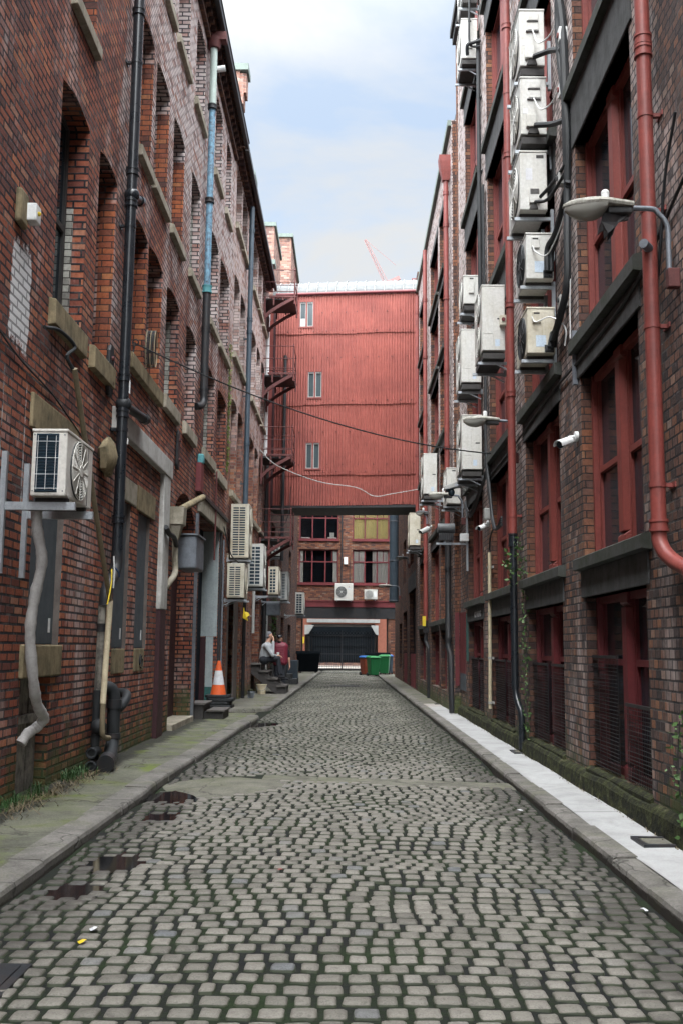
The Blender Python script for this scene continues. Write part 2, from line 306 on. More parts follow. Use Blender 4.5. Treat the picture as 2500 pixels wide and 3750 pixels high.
# ------------------------------------------------------------------ mesh builder
class MB:
    def __init__(s): s.v = []; s.f = []; s.c = []
    def cut(s): s.c.append((len(s.v), len(s.f))); return s
    def quad(s, *p):
        b = len(s.v); s.v += [tuple(q) for q in p]; s.f.append(tuple(range(b, b + len(p)))); return s
    def box(s, x0, x1, y0, y1, z0, z1):
        if x0 > x1: x0, x1 = x1, x0
        if y0 > y1: y0, y1 = y1, y0
        if z0 > z1: z0, z1 = z1, z0
        b = len(s.v)
        s.v += [(x0, y0, z0), (x1, y0, z0), (x1, y1, z0), (x0, y1, z0), (x0, y0, z1), (x1, y0, z1), (x1, y1, z1), (x0, y1, z1)]
        s.f += [tuple(b + i for i in q) for q in ((0, 3, 2, 1), (4, 5, 6, 7), (0, 1, 5, 4), (1, 2, 6, 5), (2, 3, 7, 6), (3, 0, 4, 7))]; return s
    def bar(s, a, c, w, h=None):
        """square bar from a to c"""
        a = Vector(a); c = Vector(c); d = (c - a)
        if d.length < 1e-6: return s
        d.normalize(); u = Vector((0, 0, 1)) if abs(d.z) < 0.9 else Vector((1, 0, 0))
        x = d.cross(u).normalized(); y = x.cross(d); h = h or w; b = len(s.v)
        for p in (a, c):
            for sx, sy in ((-1, -1), (1, -1), (1, 1), (-1, 1)): s.v.append(tuple(p + x * sx * w / 2 + y * sy * h / 2))
        s.f += [tuple(b + i for i in q) for q in ((0, 1, 2, 3), (7, 6, 5, 4), (0, 4, 5, 1), (1, 5, 6, 2), (2, 6, 7, 3), (3, 7, 4, 0))]; return s
    def tube(s, pts, r, n=10, cap=True):
        pts = [Vector(p) for p in pts]; m = len(pts); rr = r if isinstance(r, (list, tuple)) else [r] * m
        t0 = (pts[1] - pts[0]).normalized(); u = Vector((0, 0, 1)) if abs(t0.z) < 0.9 else Vector((0, 1, 0))
        x = t0.cross(u).normalized(); b = len(s.v)
        for i, p in enumerate(pts):
            t = (pts[min(i + 1, m - 1)] - pts[max(i - 1, 0)])
            t = t.normalized() if t.length > 1e-9 else t0
            x = (x - t * x.dot(t)).normalized(); y = t.cross(x)
            for k in range(n):
                a = 2 * math.pi * k / n; s.v.append(tuple(p + (x * math.cos(a) + y * math.sin(a)) * rr[i]))
        for i in range(m - 1):
            for k in range(n):
                k2 = (k + 1) % n; s.f.append((b + i * n + k, b + i * n + k2, b + (i + 1) * n + k2, b + (i + 1) * n + k))
        if cap:
            s.f.append(tuple(b + k for k in range(n))[::-1]); s.f.append(tuple(b + (m - 1) * n + k for k in range(n)))
        return s
    def cyl(s, a, c, r, n=16, r2=None): return s.tube([a, c], [r, r if r2 is None else r2], n)
    def ring(s, c, axis, R0, r, n=28, k=5):
        ax = Vector(axis).normalized(); u = Vector((0, 0, 1)) if abs(ax.z) < 0.9 else Vector((1, 0, 0))
        x = ax.cross(u).normalized(); y = ax.cross(x); c = Vector(c); b = len(s.v)
        for i in range(n):
            a = 2 * math.pi * i / n; d = x * math.cos(a) + y * math.sin(a)
            for j in range(k):
                t = 2 * math.pi * j / k; s.v.append(tuple(c + d * (R0 + r * math.cos(t)) + ax * r * math.sin(t)))
        for i in range(n):
            for j in range(k):
                s.f.append((b + i * k + j, b + i * k + (j + 1) % k, b + ((i + 1) % n) * k + (j + 1) % k, b + ((i + 1) % n) * k + j))
        return s
    def ball(s, c, r, n=12, m=8):
        if isinstance(r, (int, float)): r = (r, r, r)
        b = len(s.v)
        for i in range(m + 1):
            t = math.pi * i / m
            for k in range(n):
                a = 2 * math.pi * k / n
                s.v.append((c[0] + r[0] * math.sin(t) * math.cos(a), c[1] + r[1] * math.sin(t) * math.sin(a), c[2] + r[2] * math.cos(t)))
        for i in range(m):
            for k in range(n):
                s.f.append((b + i * n + k, b + (i + 1) * n + k, b + (i + 1) * n + (k + 1) % n, b + i * n + (k + 1) % n))
        return s
    def prism(s, poly, axis, a, c):
        """poly: 2-D points in the plane across AXIS, extruded from a to c"""
        def P(p, t): return {'x': (t, p[0], p[1]), 'y': (p[0], t, p[1]), 'z': (p[0], p[1], t)}[axis]
        n = len(poly); b = len(s.v); s.v += [P(p, a) for p in poly] + [P(p, c) for p in poly]
        s.f.append(tuple(b + i for i in range(n))[::-1]); s.f.append(tuple(b + n + i for i in range(n)))
        for i in range(n): s.f.append((b + i, b + (i + 1) % n, b + n + (i + 1) % n, b + n + i))
        return s
    def loft(s, rings, cap=True):
        n = len(rings[0]); b = len(s.v)
        for r in rings: s.v += [tuple(p) for p in r]
        for i in range(len(rings) - 1):
            for k in range(n): s.f.append((b + i * n + k, b + i * n + (k + 1) % n, b + (i + 1) * n + (k + 1) % n, b + (i + 1) * n + k))
        if cap:
            s.f.append(tuple(b + k for k in range(n))[::-1]); s.f.append(tuple(b + (len(rings) - 1) * n + k for k in range(n)))
        return s
    def build(s, name, mat, parent=None, smooth=False, bevel=0.0, local=False, bseg=2):
        me = bpy.data.meshes.new(name); v = np.array(s.v, dtype=float).reshape(-1, 3)
        uvsrc = v.copy()
        if parent is not None and not local: v = v - np.array(wloc(parent))
        me.from_pydata(v.tolist(), [], s.f)
        uvl = me.uv_layers.new(name='UVMap'); data = np.empty(len(me.loops) * 2, dtype=np.float32)
        nrm = np.empty(len(me.polygons) * 3, dtype=np.float32); me.polygons.foreach_get('normal', nrm); nrm = np.abs(nrm.reshape(-1, 3))
        tot = np.empty(len(me.polygons), dtype=np.int32); me.polygons.foreach_get('loop_total', tot)
        ax = np.repeat(np.argmax(nrm, axis=1), tot)
        vi = np.empty(len(me.loops), dtype=np.int32); me.loops.foreach_get('vertex_index', vi)
        pv = uvsrc[vi]
        uu = np.where(ax == 0, pv[:, 1], pv[:, 0]); vv = np.where(ax == 2, pv[:, 1], pv[:, 2])
        data[0::2] = uu; data[1::2] = vv; uvl.data.foreach_set('uv', data)
        if smooth: me.polygons.foreach_set('use_smooth', np.ones(len(me.polygons), dtype=bool))
        me.materials.append(M[mat] if isinstance(mat, str) else mat); me.update()
        o = bpy.data.objects.new(name, me); COL.objects.link(o)
        if parent is not None: o.parent = parent
        if bevel:
            b = o.modifiers.new('bevel', 'BEVEL'); b.width = bevel; b.segments = bseg; b.limit_method = 'ANGLE'; b.angle_limit = R(40)
        if smooth:
            try: me.set_sharp_from_angle(angle=R(38))
            except Exception: pass
        return o
def build_each(b, name, mat, parent=None, **kw):
    """one object for every stretch between cuts"""
    v0 = f0 = 0; o = []
    for v1, f1_ in b.c + ([(len(b.v), len(b.f))] if (len(b.v), len(b.f)) not in b.c else []):
        q = MB(); q.v = b.v[v0:v1]; q.f = [tuple(i - v0 for i in f) for f in b.f[f0:f1_]]; v0, f0 = v1, f1_
        if q.f: o.append(q.build(name, mat, parent, **kw))
    return o
def wloc(o):
    l = Vector(o.location)
    while o.parent: o = o.parent; l = l + Vector(o.location)
    return l
def tag(o, label, cat, group=None):
    o['label'] = label; o['category'] = cat; o['kind'] = 'thing'
    if group: o['group'] = group
    return o
def thing(name, label, cat, loc=(0, 0, 0), group=None, rz=0.0):
    o = bpy.data.objects.new(name, None); COL.objects.link(o); o.location = loc; o.rotation_euler = (0, 0, rz); o.empty_display_size = 0.2
    return tag(o, label, cat, group)
def struct(o): o['kind'] = 'structure'; return o
def dup(root, loc, label, group=None, rz=None):
    r = root.copy(); COL.objects.link(r); r.location = loc; r['label'] = label
    if rz is not None: r.rotation_euler = (0, 0, rz)
    if group: r['group'] = group
    for ch in list(root.children):
        c = ch.copy(); COL.objects.link(c); c.parent = r
        for g in list(ch.children):
            d = g.copy(); COL.objects.link(d); d.parent = c
    return r
def smoothpts(pts, n=6):
    """Catmull-Rom through pts"""
    P = [Vector(p) for p in pts]; P = [P[0] * 2 - P[1]] + P + [P[-1] * 2 - P[-2]]; o = []
    for i in range(1, len(P) - 2):
        for k in range(n):
            t = k / n; a, b, c, d = P[i - 1], P[i], P[i + 1], P[i + 2]
            o.append(0.5 * ((2 * b) + (c - a) * t + (2 * a - 5 * b + 4 * c - d) * t * t + (3 * b - a - 3 * c + d) * t ** 3))
    o.append(P[-2]); return o

# ------------------------------------------------------------------ ground, road, pavements
XL, XR, XR2 = -2.9, 2.46, 2.33
Y2L, Y2R, YB, YE = 23.3, 22.2, 34.0, 56.0
def lerp_path(y, pts):
    if y <= pts[0][0]: return pts[0][1]
    for (a, x), (b, z) in zip(pts, pts[1:]):
        if y <= b: return x + (z - x) * (y - a) / (b - a)
    return pts[-1][1]
KL = [(0, -1.95), (11, -1.94), (20.2, -1.79), (24, -1.75), (34, -1.68), (56, -1.6)]
KR = [(0, 1.83), (20, 1.79), (34, 1.72), (52, 1.6), (60, 1.6)]
DIPS = [(-1.52, 7.05, 0.055, 0.26), (-1.62, 6.25, 0.05, 0.20), (-1.60, 8.9, 0.045, 0.22), (-1.62, 10.0, 0.04, 0.35), (0.35, 6.2, 0.045, 0.25), (0.42, 7.4, 0.035, 0.3), (0.2, 9.3, 0.03, 0.4), (-1.6, 19.3, 0.05, 0.5), (1.65, 12.5, 0.03, 0.4)]
def zr(x, y):
    x = np.asarray(x, dtype=float); y = np.asarray(y, dtype=float)
    z = 0.050 - 0.0145 * x + 0.040 * (1 - (x / 1.9) ** 2)
    z = z + 0.009 * np.sin(x * 2.1 + y * 0.9) * np.sin(y * 0.7 + 0.6) + 0.006 * np.sin(x * 4.3 - y * 1.7)
    for (a, b, d, r) in DIPS: z = z - d * np.exp(-(((x - a) / r) ** 2 + ((y - b) / (r * 1.5)) ** 2))
    return z - 0.02
# plain earth far beyond, one sheet
struct(MB().quad((-400, -60, -0.35), (400, -60, -0.35), (400, 700, -0.35), (-400, 700, -0.35)).build('ground', 'roof'))

def mat_setts():
    m, nt, p = newmat('granite_setts'); pos = wpos(nt)
    at = nt.nodes.new('ShaderNodeAttribute'); at.attribute_name = 'tone'
    c = ramp(nt, at.outputs['Fac'], [(0.0, (0.12, 0.113, 0.098)), (0.2, (0.152, 0.144, 0.125)), (0.6, (0.178, 0.168, 0.146)), (0.93, (0.21, 0.198, 0.174)), (1.0, (0.115, 0.122, 0.128))])
    n = noise(nt, pos, 30, 6, 0.75); n2 = noise(nt, pos, 2.2, 6, 0.65); n3 = noise(nt, pos, 120, 3, 0.7)
    c = mixc(nt, 1.0, c, ramp(nt, n, [(0.3, 0.62), (0.55, 1.0), (0.75, 1.2)]), 'MULTIPLY')
    c = mixc(nt, 1.0, c, ramp(nt, n3, [(0.3, 0.8), (0.7, 1.15)]), 'MULTIPLY')
    c = mixc(nt, ramp(nt, n2, [(0.54, 0.0), (0.78, 0.45)]), c, (0.10, 0.096, 0.082))
    # wet gutter, with the shade near the kerbs painted in
    px, py, pz = sepxyz(nt, pos)
    g = mth(nt, 'MULTIPLY', mth(nt, 'SUBTRACT', mth(nt, 'ABSOLUTE', mth(nt, 'ADD', px, 0.06)), 1.0), 1.35, True)
    g = ramp(nt, mth(nt, 'ADD', mth(nt, 'MULTIPLY', g, 0.5), n2), [(0.66, 0.0), (0.90, 0.82)])
    c = mixc(nt, g, c, (0.045, 0.041, 0.037))
    sa = nt.nodes.new('ShaderNodeAttribute'); sa.attribute_name = 'side'
    c = mixc(nt, ramp(nt, mth(nt, 'ADD', sa.outputs['Fac'], mth(nt, 'MULTIPLY', mth(nt, 'SUBTRACT', n, 0.5), 0.5)), [(0.02, 0.0), (0.17, 0.96)]), c, mixc(nt, n2, (0.020, 0.022, 0.018), (0.03, 0.045, 0.016)))
    nt.links.new(c, p.inputs['Base Color'])
    r = nt.nodes.new('ShaderNodeMapRange'); nt.links.new(n2, r.inputs[0]); r.inputs[3].default_value = 0.45; r.inputs[4].default_value = 0.85
    nt.links.new(r.outputs[0], p.inputs['Roughness']); p.inputs['Specular IOR Level'].default_value = 0.35
    bump(nt, p, mth(nt, 'ADD', n, mth(nt, 'MULTIPLY', n3, 0.6)), 0.55, 0.006); return m
def mat_bed():
    m, nt, p = newmat('mossy_joint_earth'); pos = wpos(nt)
    n = noise(nt, pos, 1.6, 6, 0.65, 0.3); n2 = noise(nt, pos, 34, 5, 0.75)
    k = mth(nt, 'ADD', n, mth(nt, 'MULTIPLY', mth(nt, 'SUBTRACT', n2, 0.5), 0.55))
    c = ramp(nt, k, [(0.36, (0.010, 0.011, 0.012)), (0.48, (0.013, 0.015, 0.012)), (0.57, (0.012, 0.019, 0.009)), (0.74, (0.016, 0.030, 0.010))])
    nt.links.new(c, p.inputs['Base Color']); p.inputs['Roughness'].default_value = 0.9; p.inputs['Specular IOR Level'].default_value = 0.2
    bump(nt, p, n2, 0.8, 0.01); return m
M['setts'] = mat_setts(); M['bed'] = mat_bed()

# the joint bed under the setts
xs = np.linspace(-2.02, 1.98, 33); ys = np.concatenate([np.arange(-25, 2.5, 0.5), np.arange(2.5, 20, 0.12), np.arange(20, 70, 0.5)])
gx, gy = np.meshgrid(xs, ys); gz = zr(gx, gy) - 0.015
b = MB(); b.v = list(zip(gx.ravel().tolist(), gy.ravel().tolist(), gz.ravel().tolist())); nx = len(xs)
for j in range(len(ys) - 1):
    for i in range(nx - 1): b.f.append((j * nx + i, j * nx + i + 1, (j + 1) * nx + i + 1, (j + 1) * nx + i))
struct(b.build('road_bed', 'bed', smooth=True))

# granite setts, laid in wandering courses across the road
def in_patch(x, y):
    if 11.02 < y < 11.42 and x > -0.9: return True
    cxp = -1.30; return ((x - cxp) / 0.62) ** 2 + ((y - 10.65) / 0.72) ** 2 < 1.0
def gap(x, y):
    return 11.02 < y + 0.05 * math.sin(3 * x) < 11.42 and x > -1.0
V = []; T = []
def template(prm, depth, ci, ri):
    n = len(prm); S, Tt = np.meshgrid(prm, prm); S = S.ravel(); Tt = Tt.ravel(); m = np.maximum(np.abs(S), np.abs(Tt)); mn = np.minimum(np.abs(S), np.abs(Tt))
    z = np.interp(m, [0, ri, ci, 1.0], [0.003, 0.0015, -0.0045, -depth]); f = 1 - 0.09 * np.clip((mn - 0.75) / 0.25, 0, 1)
    q = np.array([[j * n + i, j * n + i + 1, (j + 1) * n + i + 1, (j + 1) * n + i] for j in range(n - 1) for i in range(n - 1)])
    return S, Tt, z, f, (m > 0.97).astype(np.float32), q
TN = template(np.array([-1.0, -0.90, -0.66, 0.0, 0.66, 0.90, 1.0]), 0.026, 0.90, 0.66); TF = template(np.array([-1.0, -0.86, 0.86, 1.0]), 0.024, 0.86, 0.5)
SIDE = []; FQ = []; nv = 0
y = 2.9; row = 0
while y < 68:
    pitch = 0.139 + rng.uniform(-0.004, 0.004)
    xa = lerp_path(y, KL) + 0.03; xb = lerp_path(y, KR) - 0.03
    ph = rng.uniform(0, 0.4); x = xa - rng.uniform(0, 0.10)
    while x < xb:
        wd = float(np.clip(rng.normal(0.124, 0.010), 0.10, 0.155)) * (1.0 if rng.random() > 0.03 else 0.75)
        x0 = max(x, xa); x1 = min(x + wd, xb); x += wd
        if x1 - x0 < 0.05: continue
        xc = (x0 + x1) / 2; hw = (x1 - x0) / 2 - 0.0080 - rng.uniform(0, 0.003); hy = pitch / 2 - 0.0160 - rng.uniform(0, 0.005)
        yc = y + 0.035 * math.sin(xc * 0.9 + 0.3 * math.sin(y * 0.21) + y * 0.05) + 0.012 * math.sin(xc * 2.1 + y * 0.3) + rng.uniform(-0.002, 0.002)
        if gap(xc, yc) or ((xc + 1.30) / 0.60) ** 2 + ((yc - 10.62) / 0.66) ** 2 < 1.0: continue
        if rng.random() < 0.003: continue
        a = rng.normal(0, 0.018); ca, sa = math.cos(a), math.sin(a)
        S, Tt, zt, f, sd_, qd = TN if yc < 13 else TF; k = len(S)
        kx = 1 + rng.uniform(-0.05, 0.05, k) * (np.abs(S) > 0.6); ky = 1 + rng.uniform(-0.055, 0.055, k) * (np.abs(Tt) > 0.6)
        lx = S * f * hw * kx; ly = Tt * f * hy * ky
        X = xc + lx * ca - ly * sa; Yv = yc + lx * sa + ly * ca
        tilt = rng.normal(0, 0.014, 2)
        Z = float(zr(xc, yc)) + tilt[0] * lx + tilt[1] * ly + rng.normal(0, 0.0016) + zt + rng.uniform(-0.0012, 0.0012, k)
        V.append(np.stack([X, Yv, Z], 1)); T.append(np.full(k, rng.random())); SIDE.append(sd_); FQ.append(qd + nv); nv += k
    y += pitch; row += 1
V = np.concatenate(V); F = np.concatenate(FQ); T = np.concatenate(T).astype(np.float32); SIDE = np.concatenate(SIDE)
me = bpy.data.meshes.new('road')
me.vertices.add(len(V)); me.vertices.foreach_set('co', V.ravel())
me.loops.add(F.size); me.loops.foreach_set('vertex_index', F.ravel().astype(np.int32))
me.polygons.add(len(F)); me.polygons.foreach_set('loop_start', np.arange(0, F.size, 4, dtype=np.int32))
me.polygons.foreach_set('use_smooth', np.ones(len(F), dtype=bool)); me.update(calc_edges=True)
at = me.attributes.new('tone', 'FLOAT', 'POINT'); at.data.foreach_set('value', T)
at2 = me.attributes.new('side', 'FLOAT', 'POINT'); at2.data.foreach_set('value', SIDE)
me.materials.append(M['setts']); o = bpy.data.objects.new('road', me); COL.objects.link(o); struct(o)

# concrete trench reinstatement across the road
def mat_ground(name, c0, c1, c2, moss=0.5, sc=3.0):
    m, nt, p = newmat(name); pos = wpos(nt)
    n = noise(nt, pos, sc, 7, 0.68, 0.2); n2 = noise(nt, pos, 60, 4, 0.75); n4 = noise(nt, pos, 1.1, 6, 0.7, 0.4)
    c = ramp(nt, n, [(0.3, c0), (0.5, c1), (0.72, c2)])
    c = mixc(nt, 1.0, c, ramp(nt, n2, [(0.3, 0.66), (0.7, 1.2)]), 'MULTIPLY')
    gx_, gy_, gz_ = sepxyz(nt, pos)
    if 'kerb' in name:      # road film on the lower part of the kerb face
        c = mixc(nt, ramp(nt, mth(nt, 'ADD', mth(nt, 'MULTIPLY', gz_, -9.0), mth(nt, 'MULTIPLY', n, 0.9)), [(-0.45, 0.0), (0.1, 0.85)]), c, (0.035, 0.030, 0.026))
    if moss:
        c = mixc(nt, ramp(nt, n4, [(0.50, 0.0), (0.62, moss)]), c, mixc(nt, n2, (0.05, 0.065, 0.02), (0.13, 0.15, 0.04)))
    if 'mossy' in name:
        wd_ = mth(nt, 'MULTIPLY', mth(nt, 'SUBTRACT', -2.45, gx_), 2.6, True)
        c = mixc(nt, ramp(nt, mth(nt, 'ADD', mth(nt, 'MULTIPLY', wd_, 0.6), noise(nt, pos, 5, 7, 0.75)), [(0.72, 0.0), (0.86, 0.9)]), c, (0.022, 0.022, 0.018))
        c = mixc(nt, ramp(nt, noise(nt, pos, 1.7, 5, 0.6, 0.3), [(0.56, 0.0), (0.66, 0.75)]), c, mixc(nt, n2, (0.07, 0.095, 0.02), (0.16, 0.20, 0.04)))
    vo = nd(nt, 'ShaderNodeTexVoronoi', Scale=0.9); vo.feature = 'DISTANCE_TO_EDGE'
    dn = nt.nodes.new('ShaderNodeVectorMath'); dn.operation = 'MULTIPLY_ADD'
    ns = nd(nt, 'ShaderNodeTexNoise', Scale=2.5, Detail=5.0); nt.links.new(pos, ns.inputs['Vector'])
    nt.links.new(ns.outputs['Color'], dn.inputs[0]); dn.inputs[1].default_value = (0.6, 0.6, 0.6); nt.links.new(pos, dn.inputs[2]); nt.links.new(dn.outputs[0], vo.inputs['Vector'])
    cr = ramp(nt, vo.outputs['Distance'], [(0.0, 1.0), (0.012, 0.0)])
    c = mixc(nt, mth(nt, 'MULTIPLY', cr, 0.7), c, (0.02, 0.022, 0.018))
    nt.links.new(c, p.inputs['Base Color']); p.inputs['Roughness'].default_value = 0.85; p.inputs['Specular IOR Level'].default_value = 0.25
    bump(nt, p, mth(nt, 'SUBTRACT', mth(nt, 'ADD', n2, mth(nt, 'MULTIPLY', n, 0.6)), mth(nt, 'MULTIPLY', cr, 1.5)), 0.5, 0.008); return m
M['patch'] = mat_ground('trench_concrete', (0.08, 0.078, 0.066), (0.14, 0.137, 0.112), (0.19, 0.185, 0.155), 0.25)
M['pavL'] = mat_ground('old_mossy_concrete', (0.06, 0.062, 0.05), (0.115, 0.117, 0.09), (0.17, 0.168, 0.13), 0.7, 2.0)
M['pavF'] = mat_ground('worn_flagstones', (0.07, 0.07, 0.06), (0.13, 0.125, 0.105), (0.18, 0.175, 0.15), 0.4, 2.0)
def mat_white():
    m, nt, p = newmat('fresh_white_concrete'); pos = wpos(nt)
    n = noise(nt, pos, 2.0, 7, 0.7, 0.4); n2 = noise(nt, pos, 70, 4, 0.75)
    c = ramp(nt, n, [(0.3, (0.25, 0.252, 0.25)), (0.5, (0.345, 0.35, 0.352)), (0.75, (0.425, 0.43, 0.436))])
    c = mixc(nt, 1.0, c, ramp(nt, n2, [(0.3, 0.85), (0.7, 1.07)]), 'MULTIPLY')
    c = mixc(nt, ramp(nt, noise(nt, pos, 9, 6, 0.8), [(0.56, 0.0), (0.76, 0.6)]), c, (0.19, 0.18, 0.15))
    px, py, pz = sepxyz(nt, pos)
    ed = mth(nt, 'ADD', mth(nt, 'MULTIPLY', mth(nt, 'SUBTRACT', px, 2.27), 4.5, True), mth(nt, 'MULTIPLY', mth(nt, 'SUBTRACT', n, 0.5), 2.2))
    c = mixc(nt, ramp(nt, ed, [(0.5, 0.0), (1.0, 0.6)]), c, (0.22, 0.2, 0.14))
    ek = mth(nt, 'ADD', mth(nt, 'MULTIPLY', mth(nt, 'SUBTRACT', 2.05, px), 9.0, True), mth(nt, 'MULTIPLY', mth(nt, 'SUBTRACT', n, 0.5), 2.4))
    c = mixc(nt, ramp(nt, ek, [(0.45, 0.0), (0.9, 0.65)]), c, (0.17, 0.165, 0.15))
    jn = mth(nt, 'ABSOLUTE', mth(nt, 'SUBTRACT', mth(nt, 'FLOORED_MODULO', mth(nt, 'ADD', py, mth(nt, 'MULTIPLY', n2, 0.01)), 3.6), 1.8))
    c = mixc(nt, ramp(nt, jn, [(0.006, 0.75), (0.016, 0.0)]), c, (0.10, 0.10, 0.09))
    ed2 = mth(nt, 'ADD', mth(nt, 'MULTIPLY', mth(nt, 'SUBTRACT', py, 23.5), 0.5, True), mth(nt, 'MULTIPLY', mth(nt, 'SUBTRACT', n, 0.5), 1.6))
    c = mixc(nt, ramp(nt, ed2, [(0.4, 0.0), (1.0, 0.5)]), c, (0.3, 0.24, 0.19))
    nt.links.new(c, p.inputs['Base Color']); p.inputs['Roughness'].default_value = 0.8
    bump(nt, p, mth(nt, 'ADD', n2, n), 0.3, 0.006); return m
M['pavW'] = mat_white()
M['kerb'] = mat_ground('granite_kerb', (0.09, 0.086, 0.078), (0.145, 0.138, 0.127), (0.21, 0.20, 0.185), 0.22, 4.0)

def sheet(name, mat, f, xs, ys):
    gx, gy = np.meshgrid(xs, ys); b = MB(); nx = len(xs)
    for j in range(len(ys)):
        for i in range(nx): b.v.append((float(gx[j, i]), float(gy[j, i]), float(f(gx[j, i], gy[j, i]))))
    for j in range(len(ys) - 1):
        for i in range(nx - 1): b.f.append((j * nx + i, j * nx + i + 1, (j + 1) * nx + i + 1, (j + 1) * nx + i))
    return struct(b.build(name, mat, smooth=True))
b = MB(); pts = []
for k in range(28):
    a = 2 * math.pi * k / 28; rr = 1 + 0.10 * math.sin(3 * a + 1) + 0.05 * math.sin(5 * a); pts.append((-1.30 + 0.66 * rr * math.cos(a), 10.62 + 0.74 * rr * math.sin(a)))
ctr = (-1.30, 10.62); rings = [[(ctr[0] + (p[0] - ctr[0]) * s, ctr[1] + (p[1] - ctr[1]) * s) for p in pts] for s in (1.06, 0.8, 0.4, 0.02)]
b.loft([[(p[0], p[1], float(zr(*p)) - (0.02 if i == 0 else 0.001)) for p in r] for i, r in enumerate(rings)], cap=False)
struct(b.build('concrete_patch', 'patch', smooth=True))
sheet('concrete_strip', 'patch', lambda x, y: float(zr(x, y)) - 0.004 - (0.02 if abs(y - 11.22) > 0.25 else 0), np.linspace(-0.92, 1.80, 30), np.array([10.94, 10.98, 11.1, 11.22, 11.34, 11.45, 11.49]))

# standing water in the gutter
def mat_water():
    m, nt, p = newmat('puddle_water'); p.inputs['Base Color'].default_value = (0.010, 0.010, 0.011, 1); p.inputs['Roughness'].default_value = 0.06
    p.inputs['Specular IOR Level'].default_value = 0.35; return m
M['water'] = mat_water()
for (px, py, d, r) in DIPS[:4] + DIPS[7:8]:
    lvl = float(zr(px, py)) + d * 0.30; b = MB()
    b.v = [(px + r * 1.0 * math.cos(2 * math.pi * k / 24) * (1 + 0.15 * math.sin(3 * k)), py + r * 1.35 * math.sin(2 * math.pi * k / 24) * (1 + 0.12 * math.sin(2 * k)), lvl) for k in range(24)]
    b.f = [tuple(range(24))]; struct(b.build('puddle_water', 'water'))

# kerbs: granite stones of uneven length
def kerb(name, side, ya, yb, wd, top, path):
    b = MB(); y = ya; r = random.Random(5 + side)
    while y < yb:
        ln = min(r.uniform(0.75, 1.25), yb - y); g = 0.006
        rings = []
        dz = r.uniform(-0.008, 0.008); dx = r.uniform(-0.008, 0.008)
        for yy in (y + g, y + ln / 2, y + ln - g):
            xk = lerp_path(yy, path) + dx; s = side
            pr = [(xk, -0.08), (xk, top - 0.035), (xk - s * 0.010, top - 0.010), (xk - s * 0.03, top), (xk - s * wd, top + 0.004), (xk - s * wd, -0.08)]
            rings.append([(p[0], yy, p[1] + dz) for p in pr])
        b.loft(rings); y += ln
    return struct(b.build(name, 'kerb'))
kerb('kerb_stones', 1, 2.5, 20.2, 0.23, 0.128, KL)
kerb('kerb_stones', 1, 24.0, 60, 0.22, 0.128, KL)
kerb('kerb_stones', -1, 2.5, 58, 0.175, 0.09, KR)
# the kerb turns in to a dropped entry on the left
b = MB()
def kerbcurve(pts, wd, top, b):
    pts = smoothpts(pts, 5); rings = []
    for i, p in enumerate(pts):
        t = (pts[min(i + 1, len(pts) - 1)] - pts[max(i - 1, 0)]).normalized(); nrm = Vector((-t.y, t.x, 0))
        rings.append([tuple(p + nrm * s + Vector((0, 0, z))) for s, z in ((0, -0.08), (0, top - 0.03), (0.015, top - 0.005), (wd, top), (wd, -0.08))])
    b.loft(rings)
kerbcurve([(-1.79, 20.2, 0), (-1.80, 20.55, 0), (-1.98, 20.85, 0), (-2.4, 21.0, 0), (-2.88, 21.05, 0)], 0.22, 0.126, b)
kerbcurve([(-2.88, 22.55, 0), (-2.3, 22.62, 0), (-1.95, 22.8, 0), (-1.78, 23.2, 0), (-1.75, 24.0, 0)], 0.22, 0.126, b)
struct(b.build('kerb_corner', 'kerb', smooth=True))
zpl = lambda x, y: 0.122 + 0.02 * (-2.15 - x) / 0.75 + 0.006 * math.sin(3 * x + 2.2 * y) * math.sin(1.3 * y) + 0.004 * math.sin(7 * y)
b = MB()
def strip(name, mat, fx0, fx1, fz, ya, yb, n=6, dy=0.3):
    ys = np.linspace(ya, yb, max(2, int((yb - ya) / dy) + 1)); b = MB()
    for yv in ys:
        for i in range(n):
            x = fx0(yv) + (fx1(yv) - fx0(yv)) * i / (n - 1); b.v.append((x, float(yv), fz(x, float(yv))))
    for j in range(len(ys) - 1):
        for i in range(n - 1): b.f.append((j * n + i, j * n + i + 1, (j + 1) * n + i + 1, (j + 1) * n + i))
    return struct(b.build(name, mat, smooth=True))
strip('pavement', 'pavL', lambda y: XL - 0.2, lambda y: lerp_path(y, KL) - 0.2, zpl, -20, 20.95)
strip('pavement', 'pavF', lambda y: XL - 0.2, lambda y: lerp_path(y, KL) - 0.2, lambda x, y: 0.124 + 0.004 * math.sin(5 * y), 22.75, 60)
strip('entry_paving', 'pavF', lambda y: XL - 1.2, lambda y: -1.72, lambda x, y: 0.028 + 0.012 * (-1.72 - x), 20.9, 22.75)
strip('pavement', 'pavW', lambda y: lerp_path(y, KR) + 0.165, lambda y: XR + 0.05, lambda x, y: 0.093 + 0.006 * math.sin(2.2 * y) + 0.02 * (x - 2.03), 2.5, 26.0)
strip('pavement', 'pavF', lambda y: lerp_path(y, KR) + 0.165, lambda y: XR + 0.05, lambda x, y: 0.090 + 0.004 * math.sin(4 * y), 26.0, 58)
# grit and dead leaves gathered in the corner of wall and pavement

